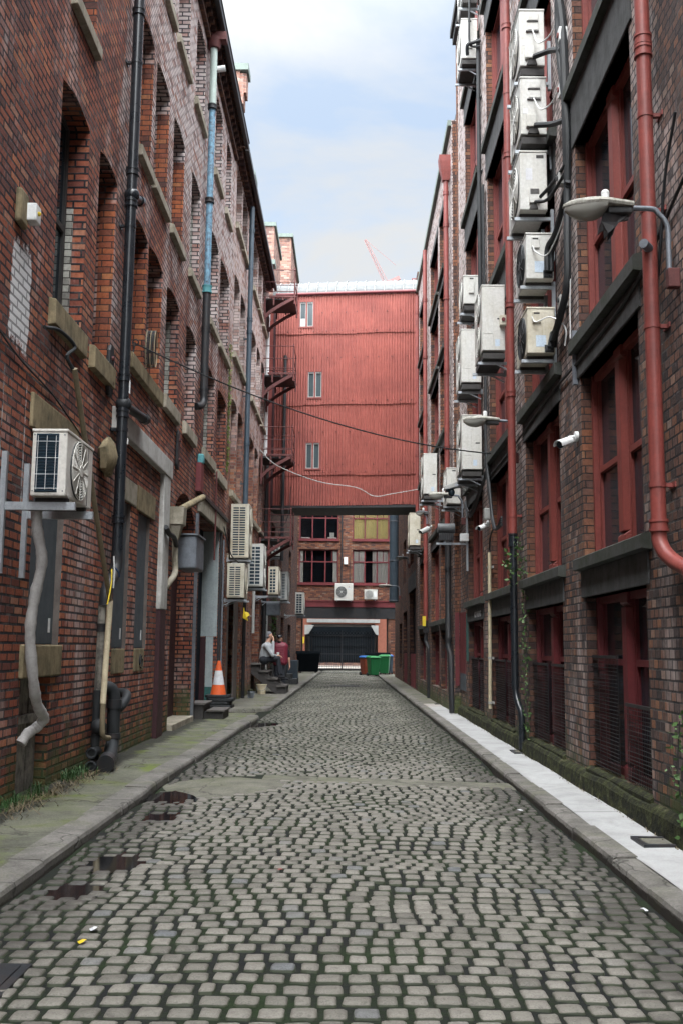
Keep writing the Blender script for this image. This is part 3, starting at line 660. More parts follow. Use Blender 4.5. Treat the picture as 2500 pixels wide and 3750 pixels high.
# ------------------------------------------------------------------ walls with real openings
def wall_face(b, X, sx, y0, y1, z0, z1, ops, depth):
    ys = sorted({y0, y1} | {o[0] for o in ops} | {o[1] for o in ops}); zs = sorted({z0, z1} | {o[2] for o in ops} | {o[3] + o[4] for o in ops})
    ys = [v for v in ys if y0 <= v <= y1]; zs = [v for v in zs if z0 <= v <= z1]
    def q(a, c, d, e, x=X):
        p = [(x, a, d), (x, c, d), (x, c, e), (x, a, e)]
        b.quad(*(p if sx > 0 else p[::-1]))
    for i in range(len(ys) - 1):
        j = 0
        while j < len(zs) - 1:
            ym = (ys[i] + ys[i + 1]) / 2; zm = (zs[j] + zs[j + 1]) / 2
            if not any(o[0] < ym < o[1] and o[2] < zm < o[3] + o[4] for o in ops): q(ys[i], ys[i + 1], zs[j], zs[j + 1])
            j += 1
    for o in ops:
        a, c, d, e, r = o[:5]; dp = o[5] if len(o) > 5 else depth; xi = X - sx * dp
        b.quad((X, a, d), (xi, a, d), (xi, a, e), (X, a, e)) if sx < 0 else b.quad((X, a, e), (xi, a, e), (xi, a, d), (X, a, d))
        b.quad((X, c, e), (xi, c, e), (xi, c, d), (X, c, d)) if sx < 0 else b.quad((X, c, d), (xi, c, d), (xi, c, e), (X, c, e))
        b.quad((X, a, d), (X, c, d), (xi, c, d), (xi, a, d))
        n = 10 if r > 0 else 1
        arc = [(a + (c - a) * k / n, e + r * (1 - (2 * k / n - 1) ** 2)) for k in range(n + 1)]
        for (ya, za), (yb, zb) in zip(arc, arc[1:]):
            b.quad((X, ya, za), (X, yb, zb), (xi, yb, zb), (xi, ya, za))
            if r > 0:
                p = [(X, ya, za), (X, yb, zb), (X, yb, e + r), (X, ya, e + r)]; b.quad(*(p if sx > 0 else p[::-1]))
def shell(b, X, sx, y0, y1, z0, z1, thick, top=True):
    """the other sides of the block behind the face, 0.55 m in so that recesses stay clear of it"""
    xb = X - sx * thick
    for yv in (y0, y1): b.quad((X, yv, z0), (xb, yv, z0), (xb, yv, z1), (X, yv, z1))
    b.quad((xb, y0, z0), (xb, y1, z0), (xb, y1, z1), (xb, y0, z1))
    if top: b.quad((X, y0, z1), (X, y1, z1), (xb, y1, z1), (xb, y0, z1))

# ------------------------------------------------------------------ left-hand near warehouse
LW = thing('brick_warehouse', 'weathered red brick warehouse with arched window openings behind the black and the blue downpipes', 'building', (XL, 8, 0))
f1 = [(9.28, 10.32, 4.8, 7.12, .075), (10.78, 11.62, 4.8, 7.14, .075), (12.66, 13.52, 5.3, 7.18, .075), (13.62, 14.68, 5.3, 7.18, .075), (15.06, 16.22, 5.36, 7.12, .075), (16.96, 18.08, 5.36, 7.12, .075), (19.25, 20.75, 5.36, 7.1, .075), (21.25, 22.75, 5.3, 7.08, .075)]
f2 = [(9.5, 10.38, 8.18, 10.05, .075), (12.74, 13.5, 8.22, 10.15, .075), (13.72, 14.78, 8.22, 10.1, .075), (15.2, 16.26, 8.18, 10.05, .075), (17.06, 18.12, 8.18, 10.04, .075), (19.62, 20.8, 8.15, 10.05, .075), (21.15, 22.8, 8.15, 10.06, .075)]
f3 = [(12.3, 13.3, 11.5, 13.1, .075), (13.8, 14.88, 11.5, 13.1, .075), (15.26, 16.38, 11.5, 13.1, .075), (17.14, 18.27, 11.5, 13.12, .075), (19.84, 20.9, 11.48, 13.14, .075), (21.7, 22.62, 11.46, 13.14, .075)]
gfo = [(9.02, 10.06, 1.5, 3.46, 0, .26), (8.92, 9.82, 0.0, 1.2, 0, .22), (12.28, 13.12, 1.46, 3.36, 0, .2), (13.56, 14.42, 1.46, 3.34, 0, .2), (16.3, 18.6, 0.1, 3.75, .42, .36), (19.2, 22.2, 0.0, 4.06, 0, .46)]
b = MB(); wall_face(b, XL, 1, -24, Y2L, 0, 13.9, f1 + f2 + f3 + gfo, .27); shell(b, XL, 1, -24, Y2L, 0, 13.9, 7)
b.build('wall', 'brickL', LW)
def sill_mb(X, sx, a, c, z, h=.16, pr=.1, b=None):
    b = b or MB(); x1 = X + sx * pr; x0 = X - sx * .02
    b.loft([[(x0, yy, z - h), (x1, yy, z - h + .012), (x1, yy, z - .012), (x1 - sx * .012, yy, z), (x0, yy, z + .02)] for yy in (a, (a * 3 + c) / 4, (a + c) / 2, (a + c * 3) / 4, c)]); return b
rs = random.Random(3)
for i, o in enumerate(f1 + f2 + f3):
    first = o in f1
    h = .26 if i in (0, 1) else .22 if first else .16
    sill_mb(XL, 1, o[0] - .1, o[1] + .04, o[2] - .001, h, .075).build('window_sill', 'stoneB' if i in (0, 1, 2, 3) else 'stone', LW, bevel=.008)
def lwin(par, X, sx, o, depth, wood='woodd'):
    a, c, d, e, r = o[:5]; xi = X - sx * (depth - .05); b = MB(); fw = .06; zt = e + r
    def bx(ya, yb, za, zb, t=.05): b.box(xi, xi - sx * t, ya, yb, za, zb)
    bx(a, a + fw, d, zt); bx(c - fw, c, d, zt); bx(a + fw, c - fw, d, d + .07); bx(a + fw, c - fw, e - .01, zt); bx(a + fw, c - fw, (d + e) / 2 - .03, (d + e) / 2 + .03); bx((a + c) / 2 - .015, (a + c) / 2 + .015, d + .07, (d + e) / 2 - .03, .04)
    f = b.build('window', wood, par)
    MB().quad((xi - sx * .03, a + fw, d + .07), (xi - sx * .03, c - fw, d + .07), (xi - sx * .03, c - fw, e - .01), (xi - sx * .03, a + fw, e - .01)).build('pane', 'glass', f)
    return f
for i, o in enumerate(f1 + f2 + f3):
    lwin(LW, XL, 1, o, .27)
    if i in (0, 4, 6, 12, 19):   # inner half of the far jamb still limewashed
        MB().box(XL - .14, XL - .215, o[1] - .014, o[1] + .004, o[2] + .02, o[3] - (.2 if i else .9)).build('whitewashed_jamb', 'brickW', LW)
    if i in (1, 2, 3, 8, 9, 10, 11):        # jambs rebuilt in cleaner orange brick
        MB().box(XL - .006, XL - .19, o[1] - .010, o[1] + .004, o[2] + .02, o[3] - .25).build('rebuilt_jamb', 'brickJ', LW)
# ground floor dressings
b = MB().box(XL - .02, XL + .03, 8.8, 10.35, 3.46, 3.78); b.build('lintel', 'stoneB', LW, bevel=.012)
b = MB().box(XL - .2, XL + .04, 8.86, 10.06, 1.2, 1.5); b.build('window_sill', 'stoneB', LW, bevel=.015)
MB().box(XL - .02, XL + .025, 12.15, 13.34, 3.36, 3.66).build('lintel', 'stone', LW, bevel=.01)
MB().box(XL - .02, XL + .025, 13.42, 14.64, 3.34, 3.68).build('lintel', 'stoneB', LW, bevel=.01)
for a, c in ((12.28, 13.0), (13.56, 14.24)):
    MB().box(XL - .19, XL + .012, a + .02, c, 1.15, 1.46).build('window_sill', 'stoneB', LW, bevel=.01)
# scrawled tag on the farther sill
MB().tube(smoothpts([(XL + .018, 13.95, 1.38), (XL + .018, 13.90, 1.30), (XL + .018, 13.93, 1.24), (XL + .018, 14.0, 1.30), (XL + .018, 14.06, 1.37), (XL + .018, 14.02, 1.33), (XL + .018, 14.10, 1.31), (XL + .018, 14.08, 1.22), (XL + .018, 14.0, 1.2)], 4), .008, 6).build('graffiti_tag', 'black', LW)
for (a, c, d, e) in ((9.02, 10.06, 1.5, 3.46), (12.28, 13.12, 1.46, 3.36), (13.56, 14.42, 1.46, 3.34)):
    dp = .06 if a < 10 else .05
    bd = MB().box(XL - dp, XL - dp - .03, a + .01, c - .05, d + .01, e).build('window_board', 'board', LW)
    MB().loft([[(XL - dp, c - .05, zz), (XL - .01, c - .012 + .01 * math.sin(zz * 17), zz), (XL - .01, c + .001, zz), (XL - dp - .02, c + .001, zz)] for zz in np.linspace(d, e, 24)]).build('mortar_fillet', 'taupe', LW)
    MB().box(XL - dp + .004, XL - dp, c - .2, c - .14, d + .12, d + .26).build('paper_notice', 'white', bd)
fr = MB().box(XL - .14, XL - .10, 12.52, 12.62, 2.6, 2.9).build('air_vent', 'galvd', LW)
# rotten plank hatch under the near window
b = MB()
for k in range(6):
    y = 8.93 + k * .147; b.box(XL - .10 - .012 * (k % 2), XL - .16, y + .006, y + .138, .06 + .03 * (k % 3), 1.2)
b.box(XL - .05, XL - .12, 8.92, 9.82, .78, .86)
b.build('plank_hatch', 'wood', LW, bevel=.004)
# painted stone surround over the bricked-up entrance
b = MB().box(XL - .02, XL + .09, 11.85, 15.62, 4.12, 4.40); b.build('portal_beam', 'concrete', LW, bevel=.015)
b = MB().box(XL - .02, XL + .075, 15.05, 15.55, 2.05, 4.118); b.build('portal_post', 'concrete', LW, bevel=.015)
b = MB().box(XL - .02, XL + .07, 15.07, 15.53, .12, 2.049); b.build('portal_post_base', 'maroon', LW, bevel=.015)
# narrow arched doorway
b = MB().box(XL - .30, XL - .36, 16.3, 18.58, .1, 4.2); b.build('door', 'maroon', LW)
MB().box(XL - .36, XL + .08, 16.32, 18.58, .1, .24).build('doorstep', 'stone', LW, bevel=.01)
MB().box(XL - .02, XL + .05, 18.68, 18.76, .15, 4.0).build('door_edge_trim', 'galvd', LW)
# wide goods doorway with rendered jamb
b = MB().box(XL - .04, XL + .06, 18.85, 22.9, 4.06, 4.36); b.build('lintel', 'stone', LW, bevel=.01)
MB().box(XL - .04, XL + .09, 18.85, 23.0, 4.362, 4.44).build('lintel_flashing', 'iron', LW)
b = MB().box(XL - .005, XL - .44, 22.165, 22.199, 1.72, 4.05); b.build('rendered_jamb', 'plaster', LW)
b = MB().box(XL - .08, XL - .24, 22.160, 22.199, .5, 1.715); b.build('rendered_jamb', 'plaster', LW)
MB().box(XL - .082, XL - .24, 22.15, 22.198, .12, .62).build('teal_patch', 'teal', LW)
MB().box(XL - .245, XL - .42, 22.12, 22.158, .12, 1.70).build('door_leaf', 'maroon', LW)
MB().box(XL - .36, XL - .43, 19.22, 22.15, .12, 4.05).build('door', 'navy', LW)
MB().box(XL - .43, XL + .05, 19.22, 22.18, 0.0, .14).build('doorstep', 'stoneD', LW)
MB().box(XL + .001, XL + .05, 22.24, 22.36, .15, 4.04).build('door_post', 'iron', LW)
# cornice, gutter, parapet
b = MB().box(XL - .02, XL + .24, -24, Y2L - .01, 13.84, 14.08); b.box(XL - .02, XL + .08, -24, Y2L - .01, 13.44, 13.54)
b.build('cornice', 'brickD', LW)
b = MB()
y = 11.0
while y < Y2L - .2: b.box(XL + .001, XL + .17, y, y + .13, 13.60, 13.838); b.box(XL + .001, XL + .10, y + .02, y + .11, 13.541, 13.6); b.cut(); y += .29
build_each(b, 'cornice_bracket', 'brickD', LW)
b = MB().box(XL + .242, XL + .34, -24, Y2L - .05, 13.72, 13.86); b.box(XL + .25, XL + .36, -24, Y2L - .05, 13.862, 13.90); b.build('gutter', 'iron', LW, bevel=.02)
b = MB().box(XL - 1.2, XL + .12, Y2L - .5, Y2L - .02, 14.08, 15.55); b.box(XL + .12, XL + .22, Y2L - .48, Y2L - .04, 14.7, 15.5); b.box(XL + .22, XL + .28, Y2L - .46, Y2L - .06, 15.0, 15.5)
b.build('parapet', 'brickT', LW); MB().box(XL - 1.3, XL + .33, Y2L - .56, Y2L + .02, 15.55, 15.72).build('parapet_cap', 'copper', LW)
MB().box(XL - 7, XL - .3, -24, Y2L - .6, 13.902, 14.02).build('roof', 'roof', LW)

# ------------------------------------------------------------------ left-hand far warehouse, up to the bridge
LF = thing('brick_warehouse', 'pale washed brick warehouse with arched windows next to the fire escapes', 'building', (XL, 28, 0))
cols = [(23.75, 25.0), (25.2, 26.4), (28.15, 29.6), (29.85, 31.1), (31.45, 32.7)]
g1 = [(a, c, 5.25, 7.5, .09) for a, c in cols]; g2 = [(a, c, 8.7, 10.7, .09) for a, c in cols]; g3 = [(a, c, 12.03, 13.5, .08) for a, c in cols]
gl = [(23.9, 26.9, .12, 3.4, 0, .3), (30.3, 32.6, 1.1, 3.3, 0, .3)]
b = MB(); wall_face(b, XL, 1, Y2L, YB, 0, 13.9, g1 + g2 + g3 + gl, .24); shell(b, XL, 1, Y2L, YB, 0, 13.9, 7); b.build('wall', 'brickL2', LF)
for o in g1 + g2 + g3:
    sill_mb(XL, 1, o[0] - .06, o[1] + .06, o[2] - .001, .15, .09).build('window_sill', 'stone', LF); lwin(LF, XL, 1, o, .24)
MB().box(XL - .02, XL + .05, 23.6, 27.2, 3.4, 3.7).build('lintel', 'stone', LF, bevel=.01)
MB().box(XL - .06, XL - .1, 23.92, 24.75, .12, 3.4).build('door_leaf', 'taupe', LF); MB().box(XL - .06, XL - .1, 26.1, 26.88, .12, 3.4).build('door_leaf', 'taupe', LF)
MB().box(XL - .24, XL - .3, 24.7, 26.2, .12, 3.4).build('door', 'navy', LF)  # dark sheet paints the shade inside the open doorway
MB().box(XL - .24, XL - .3, 30.3, 32.6, 1.1, 3.3).build('door', 'maroon', LF); MB().box(XL - .02, XL + .04, 30.2, 32.7, 3.3, 3.5).build('lintel', 'stone', LF)
b = MB().box(XL - .02, XL + .24, Y2L + .05, 33.2, 13.84, 14.04); b.box(XL - .02, XL + .08, Y2L + .05, 33.2, 13.74, 13.80); b.build('cornice', 'brickD', LF)
b = MB(); y = Y2L + .1
while y < 33.0: b.box(XL + .001, XL + .17, y, y + .14, 13.60, 13.838); b.cut(); y += .3
build_each(b, 'cornice_bracket', 'brickD', LF)
MB().box(XL + .242, XL + .33, Y2L + .05, 33.2, 13.74, 13.87).build('gutter', 'iron', LF)
b = MB().box(XL - 1.2, XL + .02, 27.6, 28.3, 14.04, 15.2); b.build('chimney', 'brickT', LF); MB().box(XL - 1.3, XL + .06, 27.54, 28.36, 15.2, 15.34).build('chimney_cap', 'copper', LF)
b = MB().box(XL - 1.0, XL + .16, 33.3, 33.75, 13.9, 14.75); b.build('parapet', 'brickT', LF); MB().box(XL - 1.05, XL + .24, 33.25, 33.8, 14.75, 14.92).build('parapet_cap', 'copper', LF)
MB().box(XL - 7, XL - .3, Y2L + .05, YB, 13.902, 14.02).build('roof', 'roof', LF)

# ------------------------------------------------------------------ right-hand near warehouse
RW = thing('brick_warehouse', 'sooty brown brick warehouse with red window frames and black stone sills', 'building', (XR, 12, 0))
bays = [(8.27, 10.42), (11.52, 13.78), (14.95, 17.28), (18.36, 20.62)]
FL = [(.32, 2.04), (2.45, 4.40), (4.83, 7.05), (7.80, 10.05), (10.75, 12.95), (13.55, 15.4)]
ops = [(a, c, z0, z1, 0, .22) for a, c in bays for z0, z1 in FL]
ops = [o_[:5] + (.27,) for o_ in ops]
b = MB(); wall_face(b, XR, -1, -24, Y2R, 0, 16.2, ops, .27); shell(b, XR, -1, -24, Y2R + .001, 0, 16.2, 7); b.build('wall', 'brickR', RW)
def rwin(par, X, a, c, z0, z1, fm='red', low=False, mul=.25, seed=0):
    r = random.Random(seed); XO = X; X = X + .05; xg = X + .145; b = MB(); cy = (a + c) / 2; h = z1 - z0
    b.box(X + .06, X + .20, a, a + .07, z0, z1); b.box(X + .06, X + .20, c - .06, c, z0, z1)
    b.box(X + .08, X + .20, a + .07, cy - mul / 2, z1 - .07, z1); b.box(X + .08, X + .20, cy + mul / 2, c - .07, z1 - .07, z1)
    for p, q in ((a + .07, cy - mul / 2), (cy + mul / 2, c - .07)):
        b.box(X + .115, X + .18, p, p + .045, z0, z1 - .07); b.box(X + .115, X + .18, q - .045, q, z0, z1 - .07)
        b.box(X + .115, X + .18, p + .045, q - .045, z0, z0 + .07)
        zm = z0 + h * (.62 if low else .47); b.box(X + .105, X + .18, p + .045, q - .045, zm - .03, zm + .03)
    f = b.build('window', fm, par)
    m = MB(); ch = .05; y0, y1 = cy - mul / 2, cy + mul / 2
    m.prism([(X + .20, y0), (X + .05 + ch, y0), (X + .05, y0 + ch), (X + .05, y1 - ch), (X + .05 + ch, y1), (X + .20, y1)], 'z', z0 + .16, z1 - .14)
    m.box(X + .05, X + .20, y0, y1, z0, z0 + .12); m.box(X + .05, X + .20, y0, y1, z1 - .10, z1)
    # chamfer stops
    for (za, zb) in ((z0 + .12, z0 + .16), (z1 - .10, z1 - .14)):
        m.loft([[(X + .20, y0, za), (X + .05, y0, za), (X + .05, y1, za), (X + .20, y1, za)], [(X + .20, y0, zb), (X + .05 + ch, y0, zb), (X + .05 + ch, y1, zb), (X + .20, y1, zb)]])
    m.build('mullion', fm, f, bevel=.006)
    g = MB()
    for p, q in ((a + .06, cy - mul / 2), (cy + mul / 2, c - .055)): g.quad((xg, p, z0 + .06), (xg, q, z0 + .06), (xg, q, z1 - .06), (xg, p, z1 - .06))
    g.build('pane', 'glass', f)
    MB().box(XO + .003, XO + .135, c - .010, c + .004, z0 + .02, z1 - .005).build('brick_jamb', 'brickD' if low else 'brickO', par)
    return f
for i, (a, c) in enumerate(bays):
    for j, (z0, z1) in enumerate(FL):
        f = rwin(RW, XR, a, c, z0, z1, 'redlow' if j == 0 else 'red', j == 0, seed=i * 9 + j)
        nz = FL[j + 1][0] - (.15 if j == 0 else .18) if j + 1 < len(FL) else z1 + .3
        if j: sill_mb(XR, -1, a - .2, c + .16, z0 - .001, .13 if j == 1 else .15, .09).build('window_sill', 'stoneG', RW)
        else: sill_mb(XR, -1, a - .02, c + .02, z0 + .0, .1, .03).build('window_sill', 'moss', RW)
        MB().box(XR - .018, XR + .16, a - .10, c + .10, z1, nz + .02).build('lintel', 'stoneD', RW, bevel=.008)
    # wire guards over the lower lights
    cy = (a + c) / 2
    for p, q, zt in ((a + .02, cy - .13, 1.0 if i == 0 else 1.3), (cy + .13, c - .02, 1.42 if i == 0 else 1.3)):
        g = MB(); z = .36
        while z < zt: g.bar((XR + .06, p, z), (XR + .06 + .012 * math.sin(z * 31), q, z + .006 * math.sin(z * 40)), .006); z += .036
        y = p
        while y < q: g.bar((XR + .066, y, .34), (XR + .066, y, zt), .005); y += .05
        g.box(XR + .05, XR + .075, p, q, zt, zt + .03)
        g.build('wire_guard', 'iron', RW)
# mossy stone plinth
b = MB(); rings = []
for y in np.arange(3.0, 22.0, .12):
    n1 = .012 * mnoise.noise(Vector((y * 2.3, 0, 1))) ; n2 = .03 * mnoise.noise(Vector((y * 1.1, 3, 1)))
    rings.append([(XR - .085 + n1, y, .06), (XR - .075 + n1, y, .24 + n2), (XR - .05, y, .275 + n2), (XR + .015, y, .30 + n2), (XR + .015, y, .06)])
b.loft(rings); b.build('plinth', 'moss', RW)
b = MB().box(XR - .16, XR + .02, -24, Y2R - .02, 16.02, 16.2); b.box(XR - .1, XR + .02, -24, Y2R - .02, 15.85, 16.018); b.build('cornice', 'stoneD', RW)
MB().box(XR + .3, XR + 7, -24, Y2R, 16.202, 16.3).build('roof', 'roof', RW)
MB().box(XR - .012, XR - .001, 21.1, 22.12, .98, 2.28).build('painted_panel', 'redlow', RW); MB().box(XR - .013, XR - .001, 21.1, 22.12, .62, .978).build('painted_panel', 'board', RW)
MB().box(XR - .008, XR - .001, 20.66, 20.98, 1.25, 2.22).build('painted_panel', 'teal', RW)
MB().box(XR - .02, XR + .3, 22.0, Y2R - .004, 2.3, 16.0).build('corner_quoins', 'brickO', RW)
# stencilled words on the lintel of the fourth bay
cu = bpy.data.curves.new('painted_words', 'FONT'); cu.body = 'NO PARKING'; cu.size = .16; cu.extrude = .001; cu.align_x = 'CENTER'
tmp = bpy.data.objects.new('painted_words', cu); COL.objects.link(tmp); dg = bpy.context.evaluated_depsgraph_get(); dg.update()
wm_ = bpy.data.meshes.new_from_object(tmp.evaluated_get(dg)); bpy.data.objects.remove(tmp); wm_.materials.clear(); wm_.materials.append(M['retro'])
tw = bpy.data.objects.new('painted_lettering', wm_); COL.objects.link(tw); tw.parent = RW
tw.matrix_local = Matrix(((0, 0, -1, -.0205), (-1, 0, 0, 19.0 - 12), (0, 1, 0, 2.10), (0, 0, 0, 1)))

# ------------------------------------------------------------------ right-hand far warehouse, up to the bridge
RF = thing('brick_warehouse', 'brown brick warehouse with narrow red mullions beside the red bridge', 'building', (XR2, 28, 0))
bay2 = [(23.95, 25.4), (25.85, 28.3), (30.4, 32.8)]
FL2 = [(.5, 1.95), (2.22, 4.2), (4.62, 6.5), (6.85, 8.7), (9.0, 10.7), (11.05, 12.7)]
ops = [(a, c, z0, z1, 0, .2) for a, c in bay2 for z0, z1 in FL2]
ops = [o_[:5] + (.27,) for o_ in ops]
b = MB(); wall_face(b, XR2, -1, Y2R, YB, 0, 13.95, ops, .27); shell(b, XR2, -1, Y2R, YB, 0, 13.95, 7); b.build('wall', 'brickR', RF)
MB().box(XR2 + .02, XR - .02, Y2R - .03, Y2R - .001, 2.3, 13.9).build('quoin_strip', 'brickO', RF); MB().box(XR2 + .02, XR - .02, Y2R - .03, Y2R - .001, .7, 2.299).build('painted_panel', 'redlow', RF)
for i, (a, c) in enumerate(bay2):
    for j, (z0, z1) in enumerate(FL2):
        rwin(RF, XR2, a, c, z0, z1, 'redlow' if j == 0 else 'red', j == 0, mul=.2)
        if j: sill_mb(XR2, -1, a - .12, c + .12, z0 - .001, .13, .08).build('window_sill', 'stoneG', RF)
        MB().box(XR2 - .015, XR2 + .12, a - .08, c + .08, z1, z1 + .2).build('lintel', 'stoneD', RF)
MB().box(XR2 - .09, XR2 - .001, Y2R + .02, YB, 13.82, 13.96).build('gutter', 'copper', RF)
MB().box(XR2 + .1, XR2 + 7, Y2R + .02, YB, 13.952, 14.1).build('roof', 'roof', RF)

# ------------------------------------------------------------------ corrugated bridge across the alley
BR = thing('footbridge', 'dull red corrugated iron bridge block spanning the alley between the warehouses', 'bridge', (XL, 34.05, 0), rz=-0.105)
BW = 5.34
def corr(b, x0, x1, z0, z1, y, bands, pitch=.092, amp=.019):
    n = int((x1 - x0) / pitch * 6); xs_ = [x0 + (x1 - x0) * i / n for i in range(n + 1)]
    rr = random.Random(int(z0 * 10)); sw = .62; drop = {}
    for i in range(n):
        for za, zb in bands(xs_[i]):
            k = int((xs_[i] - x0) / sw); d = drop.setdefault(k, rr.uniform(-.025, .02))
            ya = y - amp * math.cos(2 * math.pi * xs_[i] / pitch); yb = y - amp * math.cos(2 * math.pi * xs_[i + 1] / pitch)
            off = -.006 * (k % 2)
            zl = za + d if za == z0 else za
            b.quad((xs_[i], ya + off - .030, zl), (xs_[i + 1], yb + off - .030, zl), (xs_[i + 1], yb + off, zb), (xs_[i], ya + off, zb))
wins = [(1.08, 1.60, 12.70, 13.60), (1.40, 1.93, 10.14, 11.05), (1.36, 1.88, 7.62, 8.52)]
tiers = [(6.34, 7.42), (7.39, 9.89), (9.86, 12.45), (12.42, 13.84)]
for k, (z0, z1) in enumerate(tiers):
    def bands(x, z0=z0, z1=z1):
        o = [(z0, z1)]
        for (a, c, d, e) in wins:
            if a < x < c - .01 and d < z1 and e > z0: o = [(z0, d), (e, z1)]
        return o
    b = MB(); corr(b, .02, BW, z0, z1, -.004 * k, bands); b.build('cladding', 'corr', BR, local=True, smooth=True)
b = MB(); rr = random.Random(2)
for z in (6.42, 7.50, 7.75, 8.9, 10.0, 11.55, 12.52, 13.2):
    x = .15
    while x < BW:
        if not any(a < x < c and d < z < e for a, c, d, e in wins): b.cyl((x, -.005, z + rr.uniform(-.02, .02)), (x, -.05, z), .02, 6); b.cut()
        x += rr.choice((.38, .46, .46, .53))
build_each(b, 'fixing_bolt', 'rust', BR, local=True)
for i, (a, c, d, e) in enumerate(wins):
    b = MB(); m = (a + c) / 2
    b.box(a - .03, c + .03, -.045, .05, d - .05, d - .001); b.box(a - .03, c + .03, -.04, .05, e + .001, e + .04); b.box(a - .03, a + .03, -.04, .05, d, e); b.box(c - .03, c + .03, -.04, .05, d, e); b.box(m - .025, m + .025, -.045, .05, d, e)
    f = b.build('window', 'red', BR, local=True); g = MB()
    for p, q in ((a + .03, m - .025), (m + .025, c - .03)):
        g.box(p, p + .022, -.02, .03, d, e); g.box(q - .022, q, -.02, .03, d, e); g.box(p + .022, q - .022, -.02, .03, d, d + .03); g.box(p + .022, q - .022, -.02, .03, e - .05, e)
    g.build('sash', 'acgrey', f, local=True)
    MB().quad((a, .02, d), (c, .02, d), (c, .02, e), (a, .02, e)).build('pane', 'glassg', f, local=True)
    if i == 0: MB().box(a + .055, m - .05, .005, .018, d + .03, d + .30).build('white_panel', 'white', f, local=True)
b = MB().box(.02, BW, .03, 2.15, 6.27, 6.34); b.box(0.1, BW - .1, -.02, .03, 6.25, 6.345); b.build('floor_beam', 'iron', BR, local=True)
b = MB().box(-.02, BW + .02, .05, 2.2, 6.341, 13.7); b.build('core_walls', 'maroon', BR, local=True)
MB().tube([(.25, -.06, 13.88), (BW + .05, -.06, 13.88)], .055, 10).build('gutter', 'redlow', BR, local=True, smooth=True)
b = MB(); n = 9
rings = []
x = .1
while x < BW + .05:
    w_ = .012 * (1 if int(x / .09) % 2 else -1)
    rings.append([(x, .10 + 1.1 - 1.1 * math.cos(t), 13.86 + (.80 + w_) * math.sin(t)) for t in np.linspace(.02, math.pi - .02, 14)]); x += .09
b.loft(rings); b.build('roof', 'roofw', BR, local=True)
b = MB(); 
for xx in np.arange(.3, BW, .34): b.loft([[(xx, .10 + 1.1 - 1.13 * math.cos(t), 13.86 + .83 * math.sin(t)), (xx + .03, .10 + 1.1 - 1.13 * math.cos(t), 13.86 + .83 * math.sin(t))] for t in np.linspace(.02, 1.6, 10)], cap=False)
b.build('roof_ribs', 'acgrey', BR, local=True)
MB().box(-.02, .20, -.14, .05, 2.9, 13.75).build('corner_post', 'red', BR, local=True, bevel=.01); MB().box(.20, .26, -.16, .05, 6.3, 13.75).build('corner_flashing', 'maroon', BR, local=True)

# ------------------------------------------------------------------ beyond the bridge
LB = thing('brick_building', 'dark brick side building behind the fire escapes beyond the bridge', 'building', (XL, 45, 0))
b = MB(); o = [(38, 40.5, .13, 2.7, 0, .3), (43, 45, .13, 2.8, 0, .3), (37, 39, 4.2, 6.2, 0, .2), (41, 43, 4.2, 6.2, 0, .2), (48, 50, 4.2, 6.2, 0, .2), (48, 50.5, .6, 2.6, 0, .2)]
wall_face(b, XL, 1, YB + .001, YE, 0, 13.8, o, .25); shell(b, XL, 1, YB + .001, YE, 0, 13.8, 6); b.build('wall', 'brickD', LB)
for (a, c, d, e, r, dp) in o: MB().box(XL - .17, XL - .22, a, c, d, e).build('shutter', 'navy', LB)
b = MB().box(XL - 1.2, XL + .05, 35, 38.2, 13.8, 16.9); b.build('stair_tower', 'brickT', LB); MB().box(XL - 1.3, XL + .12, 34.95, 38.3, 16.9, 17.05).build('tower_cap', 'copper', LB)
b = MB().box(XL - 1.0, XL + .36, 40, 46.0, 13.8, 18.6); b.build('stair_tower', 'brickT', LB); MB().box(XL - 1.1, XL + .44, 39.9, 46.1, 18.6, 18.75).build('tower_cap', 'copper', LB)
RB = thing('brick_building', 'dark brick side building behind the grey spiral duct', 'building', (XR2, 42, 0))
b = MB(); o = [(35, 38.4, .1, 3.6, 0, .3), (40, 43, .1, 3.0, 0, .25), (44, 46, .6, 2.6, 0, .2), (36, 38, 4.6, 6.0, 0, .2), (41, 43, 4.2, 6.0, 0, .2)]
wall_face(b, XR2, -1, YB + .001, 50.5, 0, 14.8, o, .25); shell(b, XR2, -1, YB + .001, 50.5, 0, 14.8, 6); b.build('wall', 'brickD', RB)
for (a, c, d, e, r, dp) in o:
    MB().box(XR2 + .17, XR2 + .22, a, c, d, e).build('shutter', 'redlow' if d > 4 else 'navy', RB)
    if d < .2:
        g = MB()
        for yy in np.arange(a + .3, c, .55): g.box(XR2 + .03, XR2 + .1, yy, yy + .12, d, 1.3)
        g.build('red_posts', 'redlow', RB)
MB().box(XR2 - .03, XR2 + .1, 34.8, 39, 3.6, 4.2).build('lintel', 'stoneD', RB)
b = MB().box(XR2 - .05, XR2 + 2, 36.2, 40, 14.8, 15.4); b.build('parapet', 'redlow', RB)

